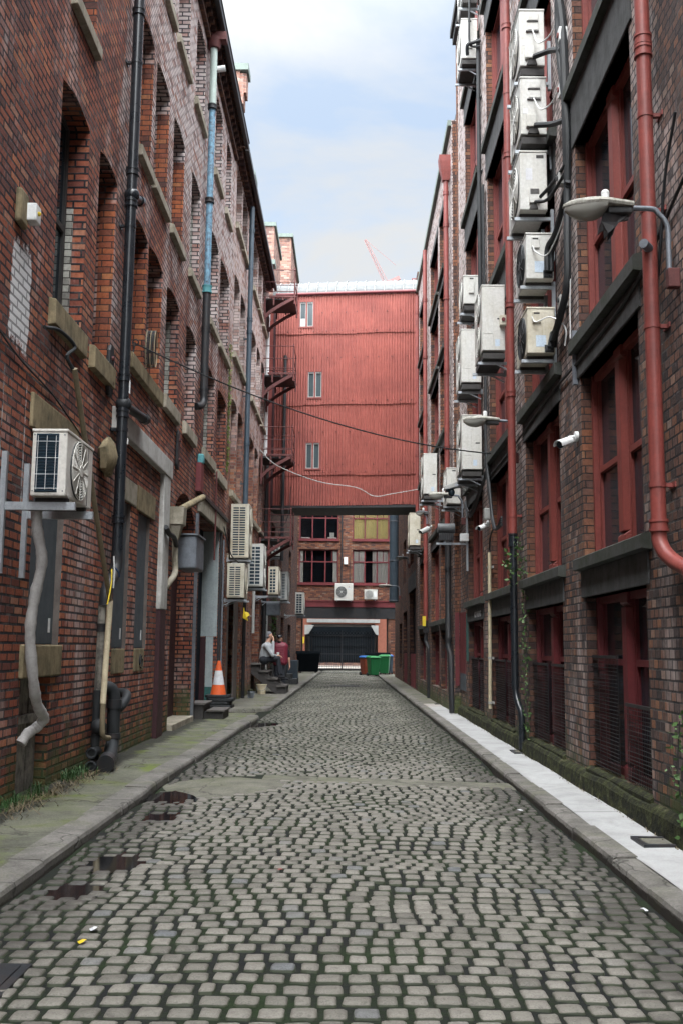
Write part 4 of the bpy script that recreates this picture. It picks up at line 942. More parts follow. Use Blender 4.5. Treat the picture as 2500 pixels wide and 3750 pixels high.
# end building over the archway
EB = thing('brick_building', 'orange brick building with yellow blinds over the dark gateway at the alley end', 'building', (0, YE, 0))
X0, X1 = -3.25, 2.75
wf = [(-2.82, -.60, 7.55, 9.4), (.19, 2.25, 7.55, 9.4), (-2.82, -.60, 5.06, 7.0), (.19, 2.25, 5.06, 7.0)]
ops = [(a, c, d, e, 0) for a, c, d, e in wf] + [(-2.65, 2.2, 0, 3.35, 0, .6)]
b = MB(); wall_face(b, 0, 1, X0, X1, 0, 13.5, ops, .25)
b.v = [(y, YE - x, z) for x, y, z in b.v]       # turn the face to look down the alley
b.box(X0, X1, YE + 2.6, YE + 2.8, 3.35, 13.5); b.quad((X0, YE, 13.5), (X1, YE, 13.5), (X1, YE + 2.6, 13.5), (X0, YE + 2.6, 13.5)); b.quad((X0, YE, 0), (X0, YE + 2.6, 0), (X0, YE + 2.6, 13.5), (X0, YE, 13.5)); b.quad((X1, YE, 0), (X1, YE + 2.6, 0), (X1, YE + 2.6, 13.5), (X1, YE, 13.5))
b.build('wall', 'brickE', EB)
for i, (a, c, d, e) in enumerate(wf):
    b = MB(); y0, y1 = YE + .12, YE + .18
    b.box(a, a + .07, y0, y1, d, e); b.box(c - .07, c, y0, y1, d, e); b.box(a + .07, c - .07, y0, y1, e - .07, e); b.box(a + .07, c - .07, y0, y1, d, d + .08)
    tz = e - (e - d) * (.33 if i < 2 else .36); b.box(a + .07, c - .07, y0 - .01, y1, tz - .03, tz + .03)
    w3 = (c - a) / 3
    for k in (1, 2): b.box(a + w3 * k - .035, a + w3 * k + .035, y0 - .015, y1, d + .08, e - .07)
    for k in (0, 2): b.box(a + w3 * (k + .5) - .02, a + w3 * (k + .5) + .02, y0, y1, tz + .03, e - .07)
    f = b.build('window', 'redlow', EB)
    MB().quad((a, YE + .16, d), (c, YE + .16, d), (c, YE + .16, e), (a, YE + .16, e)).build('pane', 'clear', f)
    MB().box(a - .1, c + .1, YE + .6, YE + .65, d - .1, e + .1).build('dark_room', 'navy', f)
    MB().box(a - .05, c + .05, YE - .07, YE + .02, d - .09, d - .002).build('window_sill', 'redlow', EB)
    def drape(xa, xb, za, zb, mat, nm='curtain'):
        n = max(4, int((xb - xa) / .05)); bb = MB(); zs_ = (za, zb)
        for q in range(n):
            p0, p1 = xa + (xb - xa) * q / n, xa + (xb - xa) * (q + 1) / n; ya, yb = YE + .195 + .02 * (q % 2), YE + .195 + .02 * ((q + 1) % 2)
            bb.quad((p0, ya, za), (p1, yb, za), (p1, yb, zb), (p0, ya, zb))
        bb.build(nm, mat, f)
    if i == 1: drape(a + .07, c - .07, d + .05, e - .3, 'blind', 'roller_blind')
    if i == 2: drape(a + .02, a + .24, d, e, 'curtain'); drape(c - .30, c - .02, d, e, 'curtain')
    if i == 3: drape(a, a + .66, d, e, 'curtain'); drape(a + 1.12, a + 1.36, d, e, 'curtain'); drape(a + 1.40, c, d, e, 'curtain')
    if i == 0:
        MB().box(c - .62, c - .12, YE + .2, YE + .4, d + .08, d + .16).box(c - .5, c - .25, YE + .22, YE + .4, d + .16, d + .42).box(a + .1, a + .6, YE + .2, YE + .4, d + .08, d + .15).build('clutter', 'curtain', f)
b = MB().box(X0, X1, YE - .06, YE + .02, 3.75, 4.05); b.box(X0, X1, YE - .09, YE + .02, 4.051, 4.12); b.build('red_beam', 'redlow', EB)
MB().box(X0, X1, YE - .03, YE + .03, 3.1, 3.749).build('dark_beam', 'iron', EB)
b = MB().box(-.32, -.02, YE - .012, YE - .001, 4.12, 13.4); b.build('brick_pier', 'brickE', EB)
# passage under the building
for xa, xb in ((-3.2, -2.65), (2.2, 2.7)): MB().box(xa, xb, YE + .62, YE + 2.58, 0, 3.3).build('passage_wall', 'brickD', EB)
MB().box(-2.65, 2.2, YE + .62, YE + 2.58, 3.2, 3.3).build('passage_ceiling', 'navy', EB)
AW = thing('archway_building', 'peach painted wall with a dark cut-cornered archway beyond the small yard', 'building', (0, YE + 7, 0)); ya = YE + 7
poly = [(-4.5, 0), (-2.72, 0), (-2.72, 2.45), (-2.3, 2.98), (1.62, 2.98), (1.84, 2.75), (1.84, 0), (4.5, 0), (4.5, 4.3), (-4.5, 4.3)]
MB().prism(poly, 'y', ya, ya + .5).build('wall', 'peach', AW)
MB().box(-2.6, 1.95, ya - .05, ya - .001, 3.06, 3.28).build('white_lintel', 'acgrey', AW)
MB().prism([(-2.74, 2.9), (-2.74, 2.3), (-2.5, 2.35), (-2.15, 2.9)], 'y', ya - .06, ya + .4).build('corbel', 'acgrey', AW); MB().prism([(1.86, 2.9), (1.86, 2.3), (1.7, 2.35), (1.4, 2.9)], 'y', ya - .06, ya + .4).build('corbel', 'acgrey', AW)
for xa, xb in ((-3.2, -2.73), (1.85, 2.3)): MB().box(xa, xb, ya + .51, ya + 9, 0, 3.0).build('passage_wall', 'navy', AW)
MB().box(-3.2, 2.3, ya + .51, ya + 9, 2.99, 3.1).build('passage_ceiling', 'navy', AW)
MB().box(-4.5, 4.5, ya + .51, ya + 8, 4.0, 4.29).build('roof', 'roof', AW)

# shop front across the street, seen through the gate
SF = thing('brick_building', 'dim building front across the street seen through the iron gate', 'building', (0, YE + 26, 0))
MB().box(-9, 9, YE + 26, YE + 30, -.3, 9).build('wall', 'brickD', SF)
b = MB()
for xx in np.arange(-3, 3, .75): b.box(xx, xx + .05, YE + 25.9, YE + 25.99, .5, 4)
for zz in (.5, 1.6, 2.4, 3.4): b.box(-3, 3, YE + 25.88, YE + 25.985, zz, zz + .07)
b.build('glazing_bars', 'pitch', SF); MB().box(-3.2, 3.2, YE + 25.97, YE + 25.998, .3, 4.2).build('shutter', 'pitch', SF)  # flat black panel paints the gateway's darkness onto this front
struct(MB().quad((-30, YE + 16.2, .03), (30, YE + 16.2, .03), (30, YE + 26, .03), (-30, YE + 26, .03)).build('street', 'pavW'))
struct(MB().quad((-2.46, 59.6, .015), (2.05, 59.6, .015), (2.05, YE + 16.2, .015), (-2.46, YE + 16.2, .015)).build('passage_floor', 'pavF'))

GT = thing('iron_gate', 'black iron double gate with a latticed overthrow closing the passage', 'gate', (-.4, YE + 7.6, 0))
gy = YE + 7.6
b = MB()
for xx in np.arange(-2.66, 1.8, .11): b.bar((xx, gy, .12), (xx, gy, 2.3), .022)
for zz in (.14, .3, 1.1, 2.25): b.bar((-2.7, gy, zz), (1.82, gy, zz), .05)
b.build('gate_leaf', 'iron', GT)
b = MB()
for xx in (-2.68, -2.3, 1.44, 1.8, -.4): b.bar((xx, gy, .05), (xx, gy, 2.6), .06)
for xa in (-2.68, 1.44):
    for z in (2.30, 2.6): b.bar((xa, gy, z), (xa + .36, gy, z), .04)
    b.bar((xa, gy, 2.3), (xa + .36, gy, 2.6), .025); b.bar((xa, gy, 2.6), (xa + .36, gy, 2.3), .025)
x = -2.2
while x < 1.4: b.ring((x, gy, 2.42), (0, 1, 0), .09, .013, 12, 4); x += .2
b.build('overthrow', 'iron', GT)
tag(MB().box(-2.86, -2.75, gy - .63, gy - .605, 1.75, 2.15).build('warning_sign', 'yellow'), 'small yellow sign on the peach pier beside the iron gate', 'sign')

# ------------------------------------------------------------------ fire escapes
FZ = [(12.93, 'uppermost rusty red fire escape balcony level with the bridge roof'), (10.33, 'fire escape balcony one below the top one, beside the middle bridge window'), (7.63, 'fire escape balcony beside the lowest bridge window'), (4.95, 'lowest fire escape balcony, under the bridge above the small white unit')]
def fire_escape(z0, label):
    t = thing('fire_escape', label, 'fire escape', (XL, 31.5, z0), 'rusty fire escape balconies by the bridge'); x0, x1, ya, yb = XL + .01, -1.86, 31.5, 32.9
    b = MB(); 
    for yy in np.arange(ya + .08, yb, .075): b.bar((x0, yy, z0 - .05), (x1, yy, z0 - .05), .018, .03)
    for xx in np.arange(x0 + .06, x1, .16): b.bar((xx, ya, z0 - .07), (xx, yb, z0 - .07), .02, .03)
    b.build('grating', 'iron', t); MB().box(x0, x1, ya + .03, yb - .03, z0 - .10, z0 - .088).build('added_dark_sheet', 'iron', t)  # sheet added under the open grating to make its underside dark
    for yy in (ya, yb):
        b = MB(); b.box(x0 + .2, x1 + .04, yy - .03, yy + .03, z0 - .03, z0 + .03)
        pts = [(x0 + .06 + (x1 - x0 - .1) * math.sin(a), yy, z0 - .68 + .62 * (1 - (1 - math.sin(a)) ** 1.0) * 1.0 if False else z0 - .72 + .66 * math.sin(a) ** .75) for a in np.linspace(0.0, math.pi / 2, 12)]
        for p, q in zip(pts, pts[1:]): b.bar(p, q, .06, .10)
        b.bar((x0 + .06, yy, z0 - .95), (x0 + .06, yy, z0), .07, .06); b.bar((x0 + .35, yy, z0), (x0 + .35, yy, z0 - .30), .05, .05); b.bar((x0 + .65, yy, z0), (x0 + .65, yy, z0 - .13), .05, .05)
        b.build('bracket', 'rust', t)
    b = MB()
    for yy in (ya, yb):
        for zz in (.18, .5, .92): b.tube([(x0 + .05, yy, z0 + zz), (x1, yy, z0 + zz)], .014, 6)
        b.tube([(x1, yy, z0 - .25), (x1, yy, z0 + 1.0)], [.028, .018], 8); b.ball((x1, yy, z0 + .92), .034, 8, 6); b.ball((x1, yy, z0 + .5), .03, 8, 6)
    for zz in (.18, .5, .92): b.tube([(x1, ya, z0 + zz), (x1, yb, z0 + zz)], .014, 6)
    b.build('railing', 'rust', t, smooth=True); return t
for z0, lb in FZ: fire_escape(z0, lb)

# ------------------------------------------------------------------ downpipes
def collar(b, p, r, h=.07): b.cyl((p[0], p[1], p[2] - h / 2), (p[0], p[1], p[2] + h / 2), r, 18); b.cyl((p[0], p[1], p[2] - h / 2 - .012), (p[0], p[1], p[2] - h / 2 + .012), r * 1.1, 18); b.cyl((p[0], p[1], p[2] + h / 2 - .012), (p[0], p[1], p[2] + h / 2 + .012), r * 1.1, 18)
def clip(b, p, r, xw): b.cyl((p[0], p[1], p[2] - .02), (p[0], p[1], p[2] + .02), r * 1.1, 18); b.box(min(p[0], xw), max(p[0], xw), p[1] - .02, p[1] + .02, p[2] - .015, p[2] + .015); b.box(xw - .012, xw + .012, p[1] - .07, p[1] + .07, p[2] - .02, p[2] + .02)
def pipe(name, label, pts, r, mat, collars=(), clips=(), xw=XL, cmat=None, cat='downpipe', group=None):
    t = thing(name, label, cat, (pts[-1][0], pts[-1][1], pts[-1][2]), group)
    MB().tube(pts, r, 18).build('pipe', mat, t, smooth=True)
    x, y = pts[0][0], pts[0][1]
    def at(z):
        for p, q in zip(pts, pts[1:]):
            if min(p[2], q[2]) <= z <= max(p[2], q[2]) and abs(p[2] - q[2]) > 1e-6: k = (z - p[2]) / (q[2] - p[2]); return (p[0] + (q[0] - p[0]) * k, p[1] + (q[1] - p[1]) * k, z)
        return (x, y, z)
    if collars:
        b = MB()
        for z in collars: collar(b, at(z), r * 1.14); b.cut()
        build_each(b, 'collar', cmat or mat, t, smooth=True)
    if clips:
        b = MB()
        for z in clips: clip(b, at(z), r, xw); b.cut()
        build_each(b, 'wall_clip', cmat or mat, t, smooth=True)
    return t
px = XL + .13
t = pipe('downpipe', 'shiny black plastic soil pipe with two stub branches on the red brick wall', [(px, 11.85, 14.2), (px, 11.85, 2.6)], 0.066, 'black', (9.6, 7.42, 7.0, 4.75, 4.3, 3.0), (8.9, 6.7, 4.1))
b = MB().tube([(px, 11.9, 7.12), (px + .02, 12.25, 7.22)], .06, 16); b.cyl((px + .018, 12.19, 7.2), (px + .021, 12.30, 7.235), .072, 16); b.ball((px, 11.87, 7.12), .1, 14, 8); b.build('branch', 'black', t, smooth=True)
b = MB().tube([(px, 11.9, 4.42), (px + .03, 13.0, 4.5)], .058, 16); b.cyl((px + .03, 12.9, 4.49), (px + .031, 13.05, 4.505), .07, 16); b.ball((px, 11.87, 4.42), .1, 14, 8); b.build('branch', 'rubber', t, smooth=True)
MB().tube(smoothpts([(px, 11.85, 2.62), (px, 11.84, 2.45), (px - .01, 11.74, 2.3), (px - .02, 11.6, 2.22), (px - .03, 11.5, 2.1), (px - .03, 11.48, 1.95)], 5), .07, 16).build('swan_neck', 'iron', t, smooth=True)
MB().box(px + .072, px + .081, 11.82, 11.86, 4.55, 4.72).build('paper_label', 'white', t); MB().box(px + .072, px + .081, 11.82, 11.86, 3.92, 3.99).build('paper_label', 'white', t)
pipe('downpipe', 'thin corroded cast iron waste pipe under the swan neck of the soil pipe', [(XL + .07, 11.48, 1.97), (XL + .07, 11.42, .35)], .045, 'wood', (1.7, .9), (), cmat='iron')
# lower drain cluster
t = thing('drain_cluster', 'tangle of black soil pipes and open sockets at the foot of the red wall', 'drain pipe', (XL + .15, 11.5, .13))
MB().tube(smoothpts([(XL + .02, 11.62, .98), (XL + .12, 11.66, 1.02), (XL + .19, 11.7, .93), (XL + .2, 11.7, .6), (XL + .2, 11.7, .42), (XL + .22, 11.55, .32), (XL + .26, 11.35, .26), (XL + .28, 11.1, .23)], 6), .075, 18).build('soil_pipe', 'rubber', t, smooth=True)
b = MB().tube(smoothpts([(XL + .2, 11.74, .74), (XL + .26, 11.9, .82), (XL + .24, 12.15, .92), (XL + .06, 12.3, .93)], 6), .055, 16); b.build('side_branch', 'rubber', t, smooth=True)
b = MB()
for (p, q, r) in (((XL + .27, 11.2, .25), (XL + .285, 11.04, .225), .095), ((XL + .2, 11.7, .88), (XL + .2, 11.7, .78), .088), ((XL + .2, 11.7, .5), (XL + .2, 11.7, .44), .09)): b.cyl(p, q, r, 18); b.cut()
build_each(b, 'socket', 'iron', t, smooth=True)
b = MB()
for z in (.20, .34): b.ring((XL + .13, 11.02, z), (0, 1, 0), .05, .014, 18, 6); b.tube([(XL + .13, 11.04, z), (XL + .13, 11.3, z)], .048, 14); b.cut()
b.tube([(XL + .09, 11.35, 1.0), (XL + .09, 11.33, .2)], .05, 14); b.ball((XL + .13, 11.3, .6), .09, 12, 8); build_each(b, 'trap_socket', 'rubber', t, smooth=True)
# blue downpipe
bx = XL + .13
t = thing('downpipe', 'flaking blue downpipe with a black lower half and pale green top', 'downpipe', (bx, 18.4, 5.9))
MB().tube([(bx, 18.4, 13.3), (bx, 18.4, 12.05)], .07, 18).build('green_top', 'celadon', t, smooth=True)
MB().tube([(bx, 18.4, 12.05), (bx, 18.38, 8.32)], .064, 18).build('blue_length', 'blue', t, smooth=True)
MB().tube([(bx, 18.38, 8.32), (bx, 18.35, 6.3)] , .076, 18).build('black_length', 'iron', t, smooth=True)
MB().tube(smoothpts([(bx, 18.35, 6.32), (bx, 18.34, 6.1), (bx - .03, 18.22, 5.97), (bx - .1, 18.1, 5.93)], 5), .07, 16).build('bend', 'iron', t, smooth=True)
b = MB()
for z in (12.05, 10.1, 7.5, 6.3): collar(b, (bx, 18.38, z), .084); b.cut()
build_each(b, 'collar', 'iron', t, smooth=True); b = MB(); collar(b, (bx, 18.38, 8.3), .088, .12); b.build('blue_collar', 'turq', t, smooth=True)
b = MB().cyl((bx, 18.4, 13.3), (bx, 18.4, 13.5), .12, 18, .16); b.box(bx - .1, bx + .25, 18.3, 18.5, 13.45, 13.62); b.build('rain_hopper', 'rust', t, smooth=True)
MB().tube([(bx, 18.42, 12.9), (bx + .02, 18.5, 12.92), (bx + .22, 18.5, 12.95)], .06, 14).build('white_stub', 'white', t, smooth=True)
pipe('downpipe', 'tall dark grey drainpipe on the pale washed warehouse', [(XL + .14, 26.25, 13.6), (XL + .14, 26.15, 3.3)], .068, 'slate', (12.9, 10.35, 10.0, 6.9, 4.6), (11.8, 9.8, 8.2, 5.8))
pipe('downpipe', 'slim white plastic downpipe at the corner by the fire escapes', [(XL + .06, 33.1, 12.9), (XL + .06, 33.0, 7.9)], .06, 'white', (12.7,), (11.5, 10.2, 9.0))
pipe('downpipe', 'black iron pipe at the alley corner below the fire escapes', [(XL + .1, 33.3, 7.8), (XL + .1, 33.3, .15)], .07, 'iron', (6.2, 4.2, 2.3), ())
# right-hand pipes
rx = XR - .12
t = pipe('downpipe', 'dull red downpipe with an elbow beside the nearest window bay', [(rx, 7.5, 14.5), (rx, 7.5, 2.42)], .058, 'redpipe', (6.4, 6.3, 2.44), (5.75, 4.95, 4.0, 2.75), xw=XR)
MB().tube(smoothpts([(rx, 7.5, 2.44), (rx, 7.5, 2.33), (rx + .02, 7.44, 2.23), (rx + .05, 7.32, 2.15), (rx + .06, 7.16, 2.10), (XR - .05, 7.05, 2.06), (XR - .05, 7.02, 1.98)], 5), .058, 18).build('elbow', 'redpipe', t, smooth=True)
b = MB().cyl((rx - .02, 7.46, 4.62), (rx - .09, 7.36, 4.62), .036, 14); b.build('stub_socket', 'galvd', t, smooth=True)
pipe('downpipe', 'slender maroon pipe running down to the pavement from the big red elbow', [(XR - .05, 7.02, 2.05), (XR - .05, 7.02, .1)], .045, 'redlow', (.2,), ())
t = pipe('downpipe', 'long red downpipe behind the stacked units', [(rx, 14.2, 16.0), (rx, 14.2, 3.05)], .058, 'redpipe', (13.3, 11.0, 8.9, 6.55, 5.2), (12.2, 9.9, 7.6, 3.4), xw=XR)
MB().tube([(rx, 14.2, 3.05), (rx, 14.2, .95)], .054, 18).build('black_length', 'black', t, smooth=True)
MB().tube(smoothpts([(rx, 14.2, .97), (rx + .01, 14.17, .85), (rx + .03, 14.08, .72), (rx + .05, 14.0, .6), (rx + .05, 13.98, .14)], 5), .046, 14).build('elbow', 'black', t, smooth=True)
b = MB(); collar(b, (rx, 14.2, 3.05), .066, .16); b.build('collar', 'black', t, smooth=True)
x3 = XR - .12
t = pipe('downpipe', 'slim red downpipe with a square hopper just past the orange brick quoins', [(XR2 - .1, 22.6, 12.6), (XR2 - .1, 22.6, 3.9)], .06, 'redpipe', (12.3, 11.5, 9.7, 7.9, 6.1), (), xw=XR2)
b = MB().loft([[(XR2 - .1 + sx * w_, 22.6 + sy * w_, z) for sx, sy in ((-1, -1), (1, -1), (1, 1), (-1, 1))] for z, w_ in ((12.6, .08), (12.85, .13), (13.05, .16), (13.2, .17))]); b.build('rain_hopper', 'redpipe', t)
t = pipe('downpipe', 'black drainpipe stepping back at the corner where the two brown warehouses meet', [(XR2 - .1, 22.5, 4.3), (XR2 - .1, 22.5, 1.55), (XR2 - .06, 22.35, 1.35), (XR2 - .04, 22.3, .1)], .07, 'iron', (3.3, 1.7), (), xw=XR2)
t = pipe('downpipe', 'red downpipe by the bridge end with a black foot and yellow tag', [(XR2 - .1, 29.2, 13.6), (XR2 - .1, 29.0, 2.3)], .062, 'redpipe', (12.0, 10.2, 8.4, 6.4, 4.0), (), xw=XR2)
MB().tube([(XR2 - .1, 29.0, 2.3), (XR2 - .1, 29.0, 1.7), (XR2 - .02, 28.9, 1.5), (XR2 - .02, 28.9, .1)], .06, 12).box(XR2 - .18, XR2 - .02, 28.9, 29.1, 1.95, 2.1).build('black_foot', 'iron', t)
MB().box(XR2 - .21, XR2 - .12, 28.82, 28.86, 2.14, 2.42).build('yellow_tag', 'yellow', t)
pipe('downpipe', 'red rainwater pipe where the bridge meets the brown warehouse', [(XR2 - .06, 33.2, 13.6), (XR2 - .06, 33.2, 5.2)], .06, 'redpipe', (13.0, 10.4, 8.0), (), xw=XR2)
# spiral duct
t = thing('spiral_duct', 'grey ribbed ventilation duct hanging under the far side of the bridge', 'duct', (2.02, 45, 3.6)); b = MB(); rr = []; pts = []
for k, z in enumerate(np.arange(3.55, 8.8, .06)): pts.append((2.02, 45, float(z))); rr.append(.2 if k % 2 else .212)
b.tube(pts, rr, 18); b.build('duct', 'slate', t, smooth=True); b = MB(); 
for z in (3.6, 5.4, 7.2): b.cyl((2.02, 45, z), (2.02, 45, z + .05), .23, 18); b.cut()
build_each(b, 'band', 'galvd', t)

pipe('downpipe', 'thin black pipe down the pier of the end building between its windows', [(-.42, YE - .07, 13.0), (-.42, YE - .07, 4.15)], .045, 'iron', (10, 8, 6), (), xw=-.42)
t = thing('junction_box', 'white box on the end building pier above the square unit', 'junction box', (-.2, YE - .06, 6.3)); MB().box(-.30, -.08, YE - .14, YE - .013, 6.15, 6.55).build('box', 'white', t, bevel=.015); MB().cyl((.04, YE - .04, 4.2), (.04, YE - .04, 6.6), .02, 8).build('conduit', 'iron', t)

pipe('downpipe', 'dark iron standpipe rising behind the fire escape landings', [(-2.28, 33.75, 11.6), (-2.28, 33.75, 4.4)], .06, 'iron', (11.5,), (), xw=-2.28)
pipe('conduit', 'thin galvanised conduit beside the rendered jamb of the goods doorway', [(XL + .06, 22.5, 3.9), (XL + .06, 22.5, .9)], .022, 'galvd', (2.6,), (3.4, 1.6), cat='conduit')
pipe('downpipe', 'old iron pipe on the brick pier just before the timber stairs', [(XL + .08, 27.15, 4.6), (XL + .08, 27.15, .13)], .05, 'iron', (3.2, 1.6), ())
pipe('conduit', 'pale grey duct pipe above the timber stairs', [(XL + .09, 29.6, 4.4), (XL + .09, 29.6, 1.9)], .045, 'acgrey', (), (3.8, 2.4), cat='conduit')

# ------------------------------------------------------------------ air-conditioning condensers
# x0: wall-side face, x1: alley-side face; ya..yb along the wall; za..zb; xw: wall plane
def ac(label, x0, x1, ya, yb, za, zb, xw, end='panel', fans=1, mat='ac', detail=2, group=None, bracket=True, grid=(2, 14), tray=False, cover=True, updn=(0, 0), arms='galv', hood=False, dark_front=False):
    s = 1 if x1 > x0 else -1                       # s: towards the alley
    t = thing('air_conditioner', label, 'air conditioner', ((x0 + x1) / 2, (ya + yb) / 2, za), group)
    w_, h, d = yb - ya, zb - za, abs(x1 - x0)
    b = MB().box(x0, x1, ya, yb, za + .02, zb - .025); b.build('body', mat, t, bevel=.012)
    MB().box(x0 - s * .004, x1 + s * .006, ya - .006, yb + .006, zb - .0248, zb).build('top_cover', mat, t, bevel=.006)
    for yy in (ya + .12, yb - .16): MB().box(x0 + s * .01, x1 - s * .01, yy, yy + .05, za - .015, za + .019).build('foot', 'tray', t)
    # front: fan openings facing the alley
    R0 = min(.43 * h / fans, .36 * w_)
    for k in range(fans):
        fz = za + h * (k + .5) / fans; fy = ya + w_ * (.44 if end == 'grid' or fans == 1 else .42)
        f = MB(); f.cyl((x1 - s * .002, fy, fz), (x1 + s * .010, fy, fz), R0, 30); ff = f.build('fan_opening', 'fan', t)
        g = MB(); nr = max(4, int(R0 / (.022 if detail > 2 else .035)))
        for i in range(1, nr + 1): g.ring((x1 + s * .018, fy, fz), (1, 0, 0), R0 * i / nr, .0045 if detail > 2 else .006, 30, 4)
        for i in range(8 if detail < 3 else 12):
            a = 2 * math.pi * i / (8 if detail < 3 else 12); g.bar((x1 + s * .022, fy, fz), (x1 + s * .022, fy + R0 * math.cos(a), fz + R0 * math.sin(a)), .006)
        g.cyl((x1 + s * .01, fy, fz), (x1 + s * .03, fy, fz), R0 * .2, 16)
        g.build('fan_grille', mat if not dark_front else 'fan', t)
    MB().box(x1 + s * .0005, x1 + s * .004, ya + w_ * .80, ya + w_ * .805, za + .03, zb - .03).build('front_seam', 'tray', t)
    if end == 'grid':     # coil seen through a wire or slotted guard at the end
        m = .045 if mat != 'acnew' else .036
        xa, xb = min(x0, x1) + m, max(x0, x1) - (m + (.035 if mat != 'acnew' else .032)); zl, zh = (za + .05, zb - .04) if mat == 'acnew' else (za + .07, zb - .07)
        MB().box(xa, xb, ya - .004, ya - .0005, zl, zh).build('coil', 'coil', t)
        g = MB()
        if mat == 'acnew':
            for k in range(20): z = zl + (zh - zl) * (k + .5) / 20; g.box(xa + .01, xb - .01, ya - .012, ya - .0045, z - .004, z + .004)
            g.build('coil_fins', 'coil', t); g = MB()
            g.bar((xa - .012, ya - .025, zl - .0), (xa - .012, ya - .025, zh), .005) if False else None
            for xx in (xa + .02, (xa + xb) / 2, xb - .018): g.bar((xx, ya - .024, zl + .02), (xx, ya - .024, zh - .02), .0035)
            for k in (0.06, .30, .58, .86): z = zl + (zh - zl) * k; g.bar((xa - .01, ya - .022, z), (xb + .012, ya - .022, z), .0035)
            g.build('wire_guard', 'white', t)
        else:
            nx_, nz_ = grid
            for i in range(nx_ + 1): xx = xa + (xb - xa) * i / nx_; g.box(xx - .009, xx + .009, ya - .014, ya - .0045, zl - .01, zh + .01)
            for k in range(nz_ + 1): z = zl + (zh - zl) * k / nz_; g.box(xa, xb, ya - .016, ya - .0046, z - .010, z + .010)
            g.build('coil_guard', mat, t)
        if mat == 'acnew':
            sc = MB()
            for xx in (min(x0, x1) + .02, max(x0, x1) - .022):
                for zz in (za + .06, zb - .05): sc.cyl((xx, ya - .005, zz), (xx, ya, zz), .006, 8); sc.cut()
            build_each(sc, 'screw', 'galvd', t)
    else:
        xa, xb = min(x0, x1), max(x0, x1); q = MB()
        cxm = (xa + xb) / 2
        if cover == 'split':      # tall twin-panel side with a raised valve cover low down
            q.box(xa + .012, cxm - .012, ya - .006, ya - .0005, za + h * .27, zb - .04); q.cut(); q.box(cxm - .008, xb - .012, ya - .006, ya - .0005, za + .03, zb - .04); q.cut(); q.box(xa + .012, cxm - .012, ya - .008, ya - .0005, za + .03, za + h * .26)
            build_each(q, 'side_panel', mat, t, bevel=.003)
            MB().box(xb - .12, xb - .04, ya - .008, ya - .006, zb - h * .52, zb - h * .50).build('hand_slot', 'fan', t)
            MB().box(cxm + .02, cxm + .09, ya - .0075, ya - .006, za + .09, za + .2).build('data_label', 'sticker', t)
        elif cover == 'step':     # stepped handle cover and valve box
            q.box(xa + .08, xb - .07, ya - .012, ya - .0005, zb - .30, zb - .06); q.box(xa + .10, xb - .08, ya - .02, ya - .0121, zb - .16, zb - .08); q.box(xa + .10, xb - .08, ya - .02, ya - .0121, zb - .29, zb - .20)
            q.build('handle_cover', mat, t, bevel=.006)
            MB().box(xa + .09, xb - .08, ya - .022, ya - .0005, zb - .185, zb - .168).build('hand_slot', 'tray', t); MB().box(xa + .08, xb - .075, ya - .02, ya - .0005, zb - .315, zb - .301).build('hand_slot', 'tray', t)
            MB().box(xa + .06, cxm + .02, ya - .05, ya - .0005, za + .1, za + .26).build('valve_cover', mat, t, bevel=.008)
            MB().prism([(xa + .08, za + .02), (xb - .10, za + .02), (xb - .12, za + .098), (xa + .11, za + .098)], 'y', ya - .03, ya - .0005).build('pipe_mouth', 'tray', t)
            MB().box(xa + .03, xa + .09, ya - .003, ya - .0005, za + .29, za + .36).build('data_label', 'retro', t)
        elif cover == 'vent':
            q.box(cxm - .06, xb - .1, ya - .045, ya - .0005, za + .09, za + .27); q.build('valve_cover', mat, t, bevel=.008)
            MB().box(xb - .13, xb - .04, ya - .003, ya - .0005, zb - .10, zb - .06).build('hand_slot', 'tray', t)
            v = MB()
            for k in range(6): v.box(cxm - .05, xb - .11, ya - .048, ya - .0455, za + .20 + k * .012, za + .206 + k * .012)
            v.build('vent_slots', 'tray', t); MB().box(xa + .07, xa + .15, ya - .003, ya - .0005, za + .4, za + .55).build('data_label', 'retro', t)
            MB().prism([(cxm - .06, za + .02), (xb - .12, za + .02), (xb - .14, za + .088), (cxm - .03, za + .088)], 'y', ya - .03, ya - .0005).build('pipe_mouth', 'tray', t)
        elif cover == 'plug':
            MB().box(xa + .06, xa + .16, ya - .02, ya - .0005, zb - .2, zb - .06).build('terminal_cover', mat, t, bevel=.005)
            MB().box(xa + .075, xa + .145, ya - .022, ya - .0201, zb - .095, zb - .075).build('hand_slot', 'tray', t)
            MB().box(xa + .10, xa + .22, ya - .003, ya - .0005, za + .1, za + .24).build('data_label', 'sticker', t)
            v = MB()
            for k in (0, 1): v.cyl((xb - .10 + k * .055, ya - .04, za + .06), (xb - .10 + k * .055, ya - .0005, za + .06), .018, 10)
            v.box(xb - .13, xb - .02, ya - .012, ya - .0005, za + .03, za + .12); v.build('pipe_valves', 'fan', t)
        elif cover == 'swtch':
            q.box(cxm - .05, cxm + .05, ya - .03, ya - .0005, za + .22, zb - .1); q.build('valve_cover', mat, t, bevel=.006)
            MB().box(cxm - .03, cxm + .04, ya - .02, ya - .0005, zb - .08, zb - .06).build('hand_slot', 'fan', t)
    if tray: MB().box(x0 + s * .01, x1 - s * .01, ya + .0, yb - .02, za - .10, za - .016).build('drip_tray', 'tray', t)
    if bracket:
        zt = za - (.115 if tray else .016); up, dn = updn
        for yy in (ya + .13, yb - .14):
            b = MB(); b.box(xw, x1 + s * .05, yy, yy + .04, zt - .04, zt); b.box(xw, xw + s * .04, yy - .004, yy + .044, zt - .05 - dn, zt + .05 + up)
            b.bar((xw + s * .03, yy + .02, zt - .04 - min(.25, max(dn, .1))), (xw + s * d * .7, yy + .02, zt - .03), .02) if not dn else None
            b.build('wall_bracket', arms, t)
